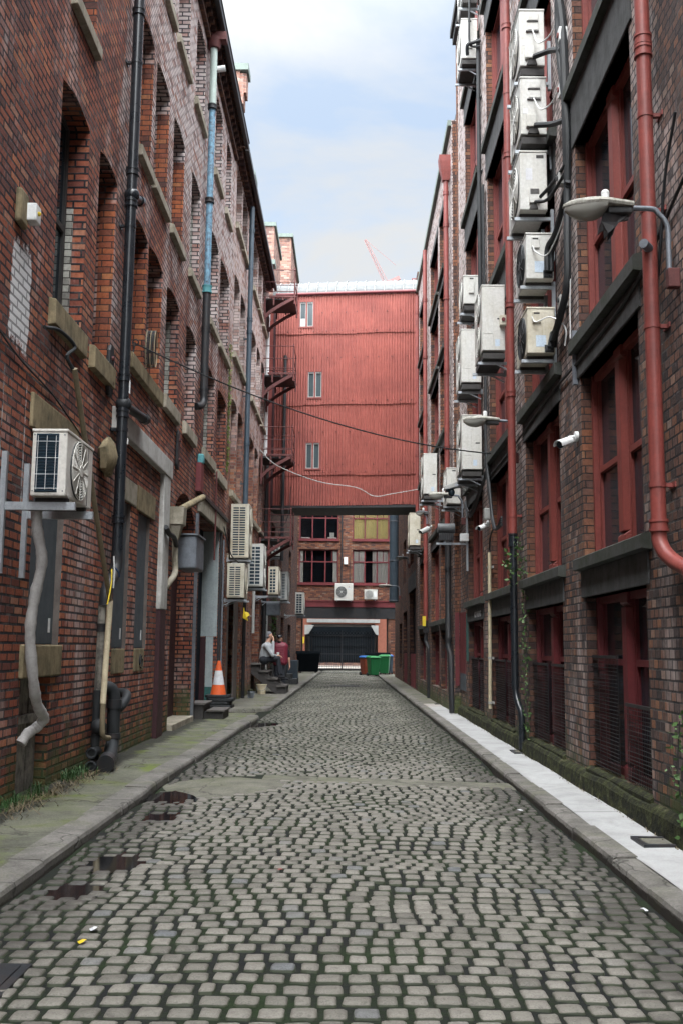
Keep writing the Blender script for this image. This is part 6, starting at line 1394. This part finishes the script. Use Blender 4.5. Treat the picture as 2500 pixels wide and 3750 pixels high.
# ------------------------------------------------------------------ doorstep, cone, stairs, bucket
t = thing('traffic_cone', 'orange road cone with a white reflective sleeve on stacked black bases', 'traffic cone', (-2.72, 21.25, .48))
def cone(t, x, y, z, h=.70):
    f = lambda k: .165 - .13 * k
    MB().cyl((x, y, z), (x, y, z + h * .2899), f(0), 24, f(.29)).build('cone_foot', 'orange', t, smooth=True); MB().cyl((x, y, z + h * .71), (x, y, z + h), f(.71), 24, .03).build('cone_top', 'orange', t, smooth=True)
    MB().cyl((x, y, z + h * .29), (x, y, z + h * .71), f(.29) + .001, 24, f(.71) + .001).build('reflective_sleeve', 'retro', t, smooth=True)
    MB().prism([(x - .25, y - .2), (x - .2, y - .25), (x + .2, y - .25), (x + .25, y - .2), (x + .25, y + .2), (x + .2, y + .25), (x - .2, y + .25), (x - .25, y + .2)], 'z', z - .06, z).build('base', 'rubber', t, bevel=.01)
cone(t, -2.72, 21.25, .50)
t = thing('cone_bases', 'black rubber cone bases piled under the orange road cone', 'rubber base', (-2.7, 21.3, .13))
for z, o in ((.37, .04), (.30, -.02), (.23, .02)):
    MB().prism([(-2.98 + o, 21.06), (-2.92 + o, 21.0), (-2.48 + o, 21.0), (-2.42 + o, 21.06), (-2.42 + o, 21.48), (-2.48 + o, 21.54), (-2.92 + o, 21.54), (-2.98 + o, 21.48)], 'z', z, z + .062).build('rubber_base', 'rubber', t, bevel=.01)
MB().cyl((-2.7, 21.27, .07), (-2.7, 21.27, .229), .14, 20).build('cone_stub', 'orange', t)
t = thing('door_steps', 'pair of loose dark timber steps at the goods doorway', 'steps', (-2.75, 19.6, .13))
MB().box(-3.0, -2.72, 19.1, 20.0, .14, .40).build('box', 'woodd', t); MB().box(-2.715, -2.36, 19.25, 20.15, .135, .27).build('box', 'woodd', t)
MB().box(-3.02, -2.68, 19.06, 20.04, .401, .44).build('tread', 'woodt', t, bevel=.006); MB().box(-2.675, -2.33, 19.2, 20.2, .271, .305).build('tread', 'woodt', t, bevel=.006)
t = thing('stairs', 'short flight of dark timber stairs where the seated man sits', 'stairs', (-2.3, 30.6, .13)); ya, yb = 30.0, 31.3; n = 4; b = MB(); tr = MB()
for k in range(n):
    x0 = -2.78 + (n - 1 - k) * .27 + .02; z = .13 + (k + 1) * .215 - .02
    x0 = -1.86 - (k + 1) * .26; x1 = x0 + .30 if k < n - 1 else x0 + .32
    tr.box(x0 - (.2 if k == n - 1 else 0), x1, ya - .03, yb + .03, z, z + .045); tr.cut(); b.box(x1 - .04, x1 - .015, ya, yb, z - .19, z - .001); b.cut()
build_each(b, 'riser', 'woodd', t); build_each(tr, 'tread', 'woodt', t)
for yy in (ya + .02, yb - .04): MB().prism([(-1.86, .13), (-1.86, .30), (-2.80, 1.0), (-2.88, 1.0), (-2.88, .72), (-2.16, .13)], 'y', yy, yy + .03).build('stringer', 'woodd', t)
def bucket(label, x, y, z, r0, r1, h, mat, name='bucket', cat='bucket'):
    t = thing(name, label, cat, (x, y, z)); MB().cyl((x, y, z), (x, y, z + h), r0, 20, r1).build('tub', mat, t, smooth=True); b = MB().ring((x, y, z + h - .02), (0, 0, 1), r1 + .004, .012, 22, 5); b.build('rim', mat, t, smooth=True); MB().cyl((x, y, z + h + .001), (x, y, z + h + .003), r1 * .93, 20).build('contents', 'navy', t)
    b = MB().tube([(x + r1 * 1.02 * math.cos(a), y - .02 - r1 * .9 * abs(math.sin(a)), z + h - .05 - .14 * math.sin(a)) for a in np.linspace(0, math.pi, 14)], .006, 5); b.build('handle', 'galvd', t); return t
bucket('dirty cream plastic bucket by the foot of the timber stairs', -2.52, 29.6, .13, .115, .145, .29, 'cream')
bucket('small galvanised pot standing on the pavement near the cream bucket', -2.62, 27.4, .13, .075, .095, .17, 'galvd', 'plant_pot', 'pot')
tag(MB().ball((-2.62, 27.4, .32), (.08, .08, .05), 10, 6).build('dry_plant', 'moss', smooth=True), 'dried clump of plant in the small galvanised pot', 'plant')
t = thing('stairs', 'dark stone steps up to a doorway beyond the two men', 'stairs', (-2.5, 38, .13)); b = MB()
for k in range(4): b.box(-2.88, -1.9 - k * .22, 37.6, 38.9, .125 + k * .19, .125 + (k + 1) * .19)
b.build('steps', 'stoneD', t); MB().box(-2.4, -1.95, 39.2, 39.6, .12, 1.0).build('grey_cabinet', 'slate', t, bevel=.02)

# ------------------------------------------------------------------ bins
def wheelie(label, x, y, body, lid, rz=0.0, z=.03, group='wheelie bins near the archway'):
    t = thing('wheelie_bin', label, 'wheelie bin', (x, y, z), group, rz)
    MB().loft([[(-.22, -.24, .06), (.22, -.24, .06), (.22, .24, .06), (-.22, .24, .06)], [(-.28, -.32, .94), (.28, -.32, .94), (.28, .32, .94), (-.28, .32, .94)]]).build('body', body, t, local=True, bevel=.03)
    MB().loft([[(-.30, -.35, .942), (.30, -.35, .942), (.30, .36, .942), (-.30, .36, .942)], [(-.30, -.35, .98), (.30, -.35, .98), (.30, .36, 1.0), (-.30, .36, 1.0)], [(-.22, -.26, 1.03), (.22, -.26, 1.03), (.22, .3, 1.06), (-.22, .3, 1.06)]]).build('lid', lid, t, local=True, bevel=.012)
    for sx in (-1, 1): MB().cyl((sx * .20, .24, .10), (sx * .27, .24, .10), .10, 18).build('wheel', 'rubber', t, local=True)
    MB().cyl((-.26, .38, .97), (.26, .38, .97), .018, 10).build('handle', lid, t, local=True)
wheelie('green wheelie bin nearest the kerb, side turned towards the road', 1.32, 53.0, 'green', 'greenlid', R(20)); wheelie('broad green wheelie bin with an orange-edged lid by the brown wall', 1.93, 53.9, 'green', 'greenlid', R(-8), .1)
wheelie('rust-orange wheelie bin with a blue lid behind the kerbside green one', .98, 54.2, 'orangebin', 'bluelid', R(25))
wheelie('dark blue wheelie bin at the wall, mostly behind the broad green one', 2.15, 54.9, 'slate', 'bluelid', 0, .1)
def skip(label, x, y, wx, wy, h, mat):
    t = thing('waste_container', label, 'waste container', (x, y, .03), 'large dark waste containers'); MB().loft([[(x - wx * .42, y - wy * .45, .2), (x + wx * .42, y - wy * .45, .2), (x + wx * .42, y + wy * .45, .2), (x - wx * .42, y + wy * .45, .2)], [(x - wx / 2, y - wy / 2, h), (x + wx / 2, y - wy / 2, h), (x + wx / 2, y + wy / 2, h), (x - wx / 2, y + wy / 2, h)]]).build('body', mat, t, bevel=.02)
    rings = []
    for a in np.linspace(0, math.pi, 9): rings.append([(x - wx / 2 - .03, y - wy / 2 * math.cos(a), h + .001 + .16 * math.sin(a)), (x + wx / 2 + .03, y - wy / 2 * math.cos(a), h + .001 + .16 * math.sin(a))])
    b = MB().prism([(y - wy / 2 * math.cos(a), h + .002 + .16 * math.sin(a)) for a in np.linspace(0, math.pi, 12)], 'x', x - wx / 2 - .03, x + wx / 2 + .03); b.build('lid', 'pitch', t)
    for sx in (-1, 1):
        for sy in (-1, 1): MB().cyl((x + sx * wx * .32 - .03, y + sy * wy * .3, .12), (x + sx * wx * .32 + .03, y + sy * wy * .3, .12), .09, 14).build('castor', 'rubber', t)
skip('black waste container in front of the archway, lid closed', -2.15, 54.4, 1.25, 1.0, 1.15, 'pitch'); skip('dark waste container behind the coloured wheelie bins', 1.6, 55.2, 1.3, .85, 1.1, 'pitch')

# ------------------------------------------------------------------ drain gratings, manhole, litter
def grating(label, x0, x1, ya, yb, z):
    t = thing('drain_channel', label, 'drain', ((x0 + x1) / 2, (ya + yb) / 2, z), 'drain channels set in the white pavement'); MB().box(x0, x1, ya, ya + .05, z - .05, z + .012).box(x0, x1, yb - .05, yb, z - .05, z + .012).box(x0, x0 + .04, ya + .05, yb - .05, z - .05, z + .012).build('frame', 'iron', t)
    MB().box(x0 + .04, x1, ya + .05, yb - .05, z + .001, z + .006).build('grit_bed', 'pavF', t)
grating('dark drain channel across the near white pavement', 2.14, XR, 7.45, 7.8, .10); grating('dark drain channel below the elbow of the long red downpipe', 2.26, XR, 13.85, 14.25, .10); grating('drain channel where the white pavement ends', 2.2, XR2, 25.7, 26.0, .10)
t = thing('manhole_cover', 'worn iron cover in the setts towards the archway', 'manhole cover', (-.14, 38, .03)); zz = float(zr(-.14, 38)) + .006; MB().box(-.75, .48, 37.4, 38.6, zz - .05, zz).build('frame', 'iron', t); MB().box(-.68, .41, 37.48, 38.52, zz, zz + .008).build('plate', 'stoneD', t)
t = thing('gully_cover', 'dark square gully cover at the red-brick side edge of the setts', 'drain cover', (-1.55, 4.55, .0)); zz = float(zr(-1.55, 4.5)) + .008; MB().box(-1.83, -1.42, 4.3, 4.75, zz - .06, zz).build('frame', 'iron', t); MB().box(-1.79, -1.46, 4.34, 4.71, zz, zz + .006).build('plate', 'iron', t)
for (x, y, s, m, lb, nm) in ((-1.28, 5.08, .022, 'yellow', 'curled yellow leaf on the setts below the red brick wall', 'leaf'), (-1.28, 5.3, .022, 'retro', 'torn white paper scrap near the yellow leaf', 'paper_scrap'), (1.72, 6.0, .022, 'retro', 'crumpled white paper in the gutter by the white pavement', 'paper_scrap'), (1.6, 9.5, .03, 'retro', 'small white paper by the white pavement kerb farther on', 'paper_scrap'), (-.42, 6.6, .025, 'redpipe', 'red wrapper among the setts in mid road', 'wrapper')):
    z = float(zr(x, y)) + .012; r_ = random.Random(int(x * 100)); b = MB(); n = 7; b.v = [(x, y, z + .012)] + [(x + s * (1.4 if k % 2 else .8) * math.cos(k * .9), y + s * math.sin(k * .9) * 1.2, z + r_.uniform(-.006, .012)) for k in range(n)]; b.f = [(0, k + 1, (k + 1) % n + 1) for k in range(n)]
    tag(b.build(nm, m), lb, 'litter')

# ------------------------------------------------------------------ people
def blob(name, caps, mat, par, vox=.012, smooth=3):
    b = MB()
    for c in caps:
        if len(c) == 4: p, q, r0, r1 = c; b.tube([p, q], [r0, r1], 14); b.ball(p, r0, 14, 9); b.ball(q, r1, 14, 9)
        else: b.ball(c[0], c[1], 16, 12)
    o = b.build(name, mat, par, smooth=True)
    rm = o.modifiers.new('remesh', 'REMESH'); rm.mode = 'VOXEL'; rm.voxel_size = vox; rm.use_smooth_shade = True
    sm = o.modifiers.new('smooth', 'SMOOTH'); sm.factor = .5; sm.iterations = smooth; return o
M['skin'] = plain('skin', (0.50, 0.29, 0.21), 0.6, dirt=0.1, bmp=0.0, streak=False); M['skind'] = plain('tanned_skin', (0.36, 0.20, 0.14), 0.6, dirt=0.1, bmp=0.0, streak=False)
M['sweat'] = plain('pale_grey_sweatshirt', (0.34, 0.36, 0.38), 0.9, dirt=0.3, scale=10, bmp=0.4, streak=False); M['trous'] = plain('near_black_trousers', (0.018, 0.021, 0.028), 0.85, dirt=0.2, bmp=0.3, streak=False)
M['gilet'] = plain('maroon_quilted_nylon', (0.16, 0.018, 0.035), 0.5, dirt=0.3, scale=8, bmp=0.3, streak=False); M['greyhair'] = plain('grey_hair', (0.18, 0.19, 0.21), 0.9, dirt=0.3, bmp=0.3, streak=False); M['darkknit'] = plain('black_knit', (0.012, 0.013, 0.017), 0.9, dirt=0.2, bmp=0.3, streak=False)
def V3(*a): return Vector(a)
def head(par, c, f, skin, body):
    """adds face parts; c head centre, f facing"""
    f = Vector(f).normalized(); u = Vector((0, 0, 1)); s = f.cross(u).normalized()
    e = MB()
    for k in (-1, 1): e.ball(c + f * .088 + s * .032 * k + u * .012, .011, 8, 6); e.cut()
    build_each(e, 'eye', 'darkknit', par, smooth=True); MB().ball(c + f * .094 - u * .062, (.02, .02, .007), 10, 6).build('mouth', 'redlow', par, smooth=True)
def headcaps(c, f):
    f = Vector(f).normalized(); u = Vector((0, 0, 1)); s = f.cross(u).normalized()
    return [(c + u * .025, (.078, .085, .10)), (c + f * .035 - u * .045, (.058, .06, .07)), (c + f * .088 + u * .0, c + f * .108 - u * .028, .012, .017), (c + s * .078, (.014, .02, .03)), (c - s * .078, (.014, .02, .03)), (c - u * .08 - f * .01, c - u * .20 - f * .03, .055, .06)]
def fingers(w, d, n, l=.085):
    """hand at wrist w pointing d, palm normal n"""
    d = Vector(d).normalized(); n = Vector(n).normalized(); s = d.cross(n).normalized(); o = [(w, w + d * .05, .022, .03), (w + d * .05 + s * .018, w + d * .085 + s * .02, .02, .02), (w + d * .05 - s * .018, w + d * .085 - s * .02, .02, .02)]
    for k, ln in enumerate((.068, .08, .074, .056)):
        p = w + d * .088 + s * (.030 - .02 * k); q = p + d * ln * .55 + n * .012; o += [(p, q, .0095, .0085), (q, q + d * ln * .4 + n * .03, .0085, .0075)]
    p = w + d * .03 + s * .028; q = p + s * .03 + d * .03 + n * .01; o += [(p, q, .013, .011), (q, q + d * .03 + n * .015, .011, .009)]
    return o
# seated man: on the top tread, looking towards the other, hand at his mouth
P = thing('person', 'grey-haired man in a pale sweatshirt sitting on the timber stairs, hand at mouth', 'person', (-2.5, 30.35, 1.0)); ox, oy, oz = -2.52, 30.35, 1.03
hip = V3(ox, oy, oz + .10); ch = V3(ox + .06, oy - .01, oz + .44); sh1 = ch + V3(0, -.19, .05); sh2 = ch + V3(0, .19, .05); hd = V3(ox + .15, oy, oz + .80)
kn1 = hip + V3(.42, -.11, .03); kn2 = hip + V3(.40, .12, -.02); an1 = V3(ox + .47, oy - .11, oz - .36); an2 = V3(ox + .55, oy + .12, oz - .42)
el1 = ch + V3(.20, -.22, -.22); wr1 = hd + V3(.12, -.07, -.11); el2 = ch + V3(.12, .24, -.22); wr2 = kn2 + V3(-.02, .0, .13)
fc = V3(.95, .1, -.05)
body = headcaps(hd, fc) + [(hd + V3(-.02, 0, -.10), ch + V3(0, 0, .10), .055, .07), (ch, hip, .14, .13), (sh1, el1, .045, .04), (el1, wr1, .037, .026), (sh2, el2, .045, .04), (el2, wr2, .037, .026), (hip + V3(.03, -.09, 0), kn1, .075, .055), (kn1, an1, .05, .034), (hip + V3(.03, .09, 0), kn2, .075, .055), (kn2, an2, .05, .034), (sh1, sh2, .06, .06)] + fingers(wr1, (-.1, .35, .5), (-.8, .3, .2)) + fingers(wr2, (.9, -.2, -.1), (0, -.3, -1))
bo = blob('body', body, 'skin', P, .009)
blob('sweatshirt', [(ch, hip + V3(0, 0, .02), .165, .165), (ch + V3(.04, 0, .02), ch + V3(.06, 0, -.2), .15, .15), (sh1, sh2, .085, .085), (sh1, el1, .07, .06), (el1, wr1 + (el1 - wr1) * .16, .058, .045), (sh2, el2, .07, .06), (el2, wr2 + (el2 - wr2) * .16, .058, .045), (ch + V3(.02, 0, .08), ch + V3(.03, 0, .14), .09, .075)], 'sweat', bo, .014)
blob('trousers', [(hip + V3(0, -.07, -.02), hip + V3(0, .07, -.02), .15, .15), (hip + V3(.03, -.09, 0), kn1, .10, .075), (kn1, an1 + V3(0, 0, .03), .072, .055), (hip + V3(.03, .09, 0), kn2, .10, .075), (kn2, an2 + V3(0, 0, .03), .072, .055)], 'trous', bo, .014)
blob('hair', [(hd + V3(-.02, 0, .06), (.088, .09, .085)), (hd + V3(-.05, 0, .0), (.065, .085, .085))], 'greyhair', bo, .01)
for k, a in enumerate((an1, an2)): blob('shoe', [(a + V3(-.03, 0, -.045), a + V3(.16, 0, -.06), .042, .036)], 'darkknit', bo, .01)
head(bo, hd, fc, 'skin', bo)
# standing man in the maroon gilet and dark cap, cup in hand
P = thing('person', 'man in a maroon padded gilet and black cap standing by the stairs', 'person', (-2.1, 31.7, .13)); ox, oy, oz = -2.14, 31.75, .13
hip = V3(ox, oy, oz + .92); ch = V3(ox, oy, oz + 1.28); sh1 = ch + V3(-.19, 0, .08); sh2 = ch + V3(.19, 0, .08); hd = V3(ox - .02, oy - .02, oz + 1.62); fc = V3(-.15, -1, -.05)
kn1 = V3(ox - .10, oy - .02, oz + .48); kn2 = V3(ox + .11, oy - .01, oz + .48); an1 = V3(ox - .11, oy + .02, oz + .08); an2 = V3(ox + .13, oy + .02, oz + .08)
el1 = ch + V3(-.25, -.06, -.20); wr1 = ch + V3(-.12, -.27, -.17); el2 = ch + V3(.27, .01, -.2); wr2 = ch + V3(.30, -.03, -.47)
body = headcaps(hd, fc) + [(hd + V3(0, 0, -.10), ch + V3(0, 0, .10), .058, .07), (ch, hip, .145, .13), (sh1, sh2, .06, .06), (sh1, el1, .047, .042), (el1, wr1, .038, .027), (sh2, el2, .047, .042), (el2, wr2, .038, .027), (hip + V3(-.09, 0, 0), kn1, .078, .056), (kn1, an1, .052, .036), (hip + V3(.09, 0, 0), kn2, .078, .056), (kn2, an2, .052, .036)] + fingers(wr1, (.5, -.7, .05), (.6, .4, 0)) + fingers(wr2, (.05, -.1, -1), (-.9, -.2, 0))
bo = blob('body', body, 'skind', P, .009)
rows = []
for k in range(7): z = -.36 + k * .075; rows += [(ch + V3(-.10, 0, z), ch + V3(.10, 0, z), .152 + .004 * (k % 2), .152)]
blob('gilet', rows + [(sh1 + V3(.05, 0, -.02), sh2 + V3(-.05, 0, -.02), .10, .10), (ch + V3(0, -.01, .12), ch + V3(0, -.01, .20), .095, .088)], 'gilet', bo, .013, 1)
blob('sleeves', [(sh1, el1, .062, .054), (el1, el1.lerp(wr1, .75), .052, .042)], 'darkknit', bo, .012); blob('sleeves', [(sh2, el2, .062, .052)], 'darkknit', bo, .012)
blob('trousers', [(hip + V3(-.06, 0, -.01), hip + V3(.06, 0, -.01), .14, .14), (hip + V3(-.09, 0, 0), kn1, .098, .075), (kn1, an1 + V3(0, 0, .02), .073, .06), (hip + V3(.09, 0, 0), kn2, .098, .075), (kn2, an2 + V3(0, 0, .02), .073, .06)], 'trous', bo, .014)
blob('cap', [(hd + V3(0, .01, .075), (.092, .098, .075)), (hd + V3(-.01, -.06, .065), hd + V3(-.02, -.13, .05), .05, .035)], 'darkknit', bo, .01); MB().box(hd.x - .035, hd.x + .03, hd.y - .104, hd.y - .094, hd.z + .085, hd.z + .115).build('cap_badge', 'retro', bo)
blob('beard', [(hd + V3(-.01, -.05, -.085), (.058, .05, .045))], 'darkknit', bo, .009)
for a in (an1, an2): blob('shoe', [(a + V3(0, .03, -.04), a + V3(0, -.15, -.045), .044, .036)], 'darkknit', bo, .01)
head(bo, hd, fc, 'skind', bo)
cp = wr1 + V3(.075, -.085, -.02); t = thing('paper_cup', 'white paper cup held by the man in the maroon gilet', 'cup', cp); MB().cyl(cp, cp + V3(0, 0, .105), .032, 16, .042).build('cup', 'white', t, smooth=True); MB().cyl(cp + V3(0, 0, .1055), cp + V3(0, 0, .118), .044, 16, .04).build('lid', 'white', t, smooth=True)

# ------------------------------------------------------------------ weeds, grass, climbers
def leafmat(name, col):
    m, nt, p = newmat(name); pos = wpos(nt); c = mixc(nt, noise(nt, pos, 30, 2), col, tuple(x * 2.1 for x in col)); nt.links.new(c, p.inputs['Base Color']); p.inputs['Roughness'].default_value = .6; return m
M['leaf'] = leafmat('weed_leaf', (0.035, 0.075, 0.018)); M['grass'] = leafmat('fresh_grass', (0.018, 0.05, 0.012)); M['straw'] = leafmat('dry_straw', (0.075, 0.058, 0.03)); M['mossleaf'] = leafmat('yellow_moss', (0.09, 0.13, 0.025))
def blades(name, n, fy, mat, h, lay, seed, zf=None):
    r = random.Random(seed); b = MB()
    for k in range(n):
        y, x = fy(r); z = zpl(x, y) if zf is None else zf(x, y); a = r.uniform(0, 6.28); l = h * r.uniform(.4, 1.1); dx, dy = math.cos(a) * lay * l, math.sin(a) * lay * l; wv = .004; px, py = -math.sin(a) * wv, math.cos(a) * wv; up = l * (1 - lay * .75)
        q = [(x - px, y - py, z - .005), (x + px, y + py, z - .005), (x + px * .8 + dx * .45, y + py * .8 + dy * .45, z + up * .75), (x - px * .8 + dx * .45, y - py * .8 + dy * .45, z + up * .75)]
        b.quad(*q); b.quad(q[3], q[2], (x + dx, y + dy, z + up))
    o = b.build(name, mat); o['kind'] = 'stuff'; return o
def tufts(ys, spread=.12): return lambda r: ((lambda y: (y + r.gauss(0, spread), XL + .03 + abs(r.gauss(0, .07))))(r.choice(ys)))
blades('grass', 420, tufts([8.35, 8.75, 9.3, 10.35, 10.55, 10.8], .10), 'grass', .17, .45, 1)
blades('dry_grass', 700, lambda r: (r.uniform(7.9, 11.6), XL + .08 + abs(r.gauss(0, .12))), 'straw', .17, .95, 2)
blades('weeds', 260, lambda r: (r.uniform(3, 22), XR - .09 - abs(r.gauss(0, .02))), 'straw', .05, .8, 3, lambda x, y: .10)
def climber(label, stem, n, seed, spread=.08, sz=.035, name='climbing_weed', mat='leaf'):
    t = thing(name, label, 'weed', stem[0], 'weeds rooted on the walls'); r = random.Random(seed); P = smoothpts(stem, 8); MB().tube(P, .005, 5).build('stem', 'woodd', t); b = MB()
    for k in range(n):
        p = Vector(r.choice(P)) + Vector((r.gauss(0, .35) * spread, r.gauss(0, 1) * spread, r.gauss(0, 1) * spread)); d = Vector((r.uniform(-1, 1), r.uniform(-1, 1), r.uniform(-.4, 1))).normalized(); s = d.cross(Vector((r.uniform(-1, 1), r.uniform(-1, 1), r.uniform(-1, 1)))).normalized(); l = sz * r.uniform(.6, 1.4)
        b.quad(p, p + d * l * .5 + s * l * .28, p + d * l, p + d * l * .5 - s * l * .28)
    b.build('leaves', mat, t); return t
climber('leafy weed climbing the black foot of the long red downpipe', [(XR - .05, 13.6, .3), (XR - .06, 13.7, 1.0), (XR - .05, 13.75, 1.8), (XR - .06, 13.8, 2.6), (XR - .1, 14.0, 3.0)], 240, 5, .09, .05)
climber('weed sprouting from the black pipe above the red mullions', [(XR - .16, 14.0, 2.45), (XR - .22, 13.95, 2.6), (XR - .26, 13.9, 2.75)], 40, 6, .10, .08)
climber('bright green weed at the pavement by the slender red pipe', [(XR - .05, 7.3, .25), (XR - .09, 7.35, .6), (XR - .08, 7.3, 1.0)], 90, 7, .07, .05)
climber('streak of green moss hanging below a stone sill of the pale warehouse', [(XL + .02, 23.1, 8.6), (XL + .02, 23.1, 7.0), (XL + .02, 23.05, 5.6)], 700, 8, .05, .05, 'hanging_moss', 'mossleaf')
climber('dry weed growing from the wall beyond the two men', [(XL + .1, 36.0, 1.0), (XL + .2, 36.1, 2.2), (XL + .25, 36.2, 3.4)], 220, 9, .2, .09)
# ------------------------------------------------------------------ crane far away
t = thing('tower_crane', 'distant pale red luffing crane jib over the bridge roof', 'crane', (9.4, 250, -.35)); b = MB()
def truss(b, a, c, w0, w1, n, r):
    a, c = Vector(a), Vector(c); d = (c - a).normalized(); x = d.cross(Vector((0, 1, 0))).normalized(); y = Vector((0, 1, 0)); prev = None
    for k in range(n + 1):
        p = a.lerp(c, k / n); w_ = w0 + (w1 - w0) * k / n; cur = [p + x * w_, p - x * w_, p + y * w_]
        if prev:
            for i in range(3): b.bar(prev[i], cur[i], r); b.bar(prev[i], cur[(i + 1) % 3], r * .6)
        prev = cur
truss(b, (9.3, 250, 95.5), (3.4, 250, 108.0), .6, .3, 14, .10); b.build('jib', 'coral', t); b = MB(); truss(b, (9.4, 250, -.35), (9.4, 250, 96), 0.8, 0.8, 30, .14); b.build('mast', 'coral', t); b = MB().bar((9.4, 250, 96), (12.5, 250, 97.5), 1.0); b.build('counter_jib', 'coral', t); MB().bar((3.4, 250, 108), (11.5, 250, 101), .08).build('stay_ropes', 'coral', t)

cable('cable', 'loop of black cable drooping under the tall cream slatted unit', [([(XL + .06, 22.4, 4.2), (XL + .2, 22.7, 3.6), (XL + .32, 23.2, 3.45), (XL + .2, 24.3, 3.5), (XL + .08, 25.2, 4.0)], .014, 'rubber')])
cable('cable', 'black cables hanging in loops below the bridge corner by the fire escape', [([(-2.35, 33.4, 7.2), (-2.3, 33.3, 6.2), (-2.2, 33.3, 5.6), (-2.05, 33.3, 6.0), (-2.0, 33.4, 6.9)], .012, 'rubber')])
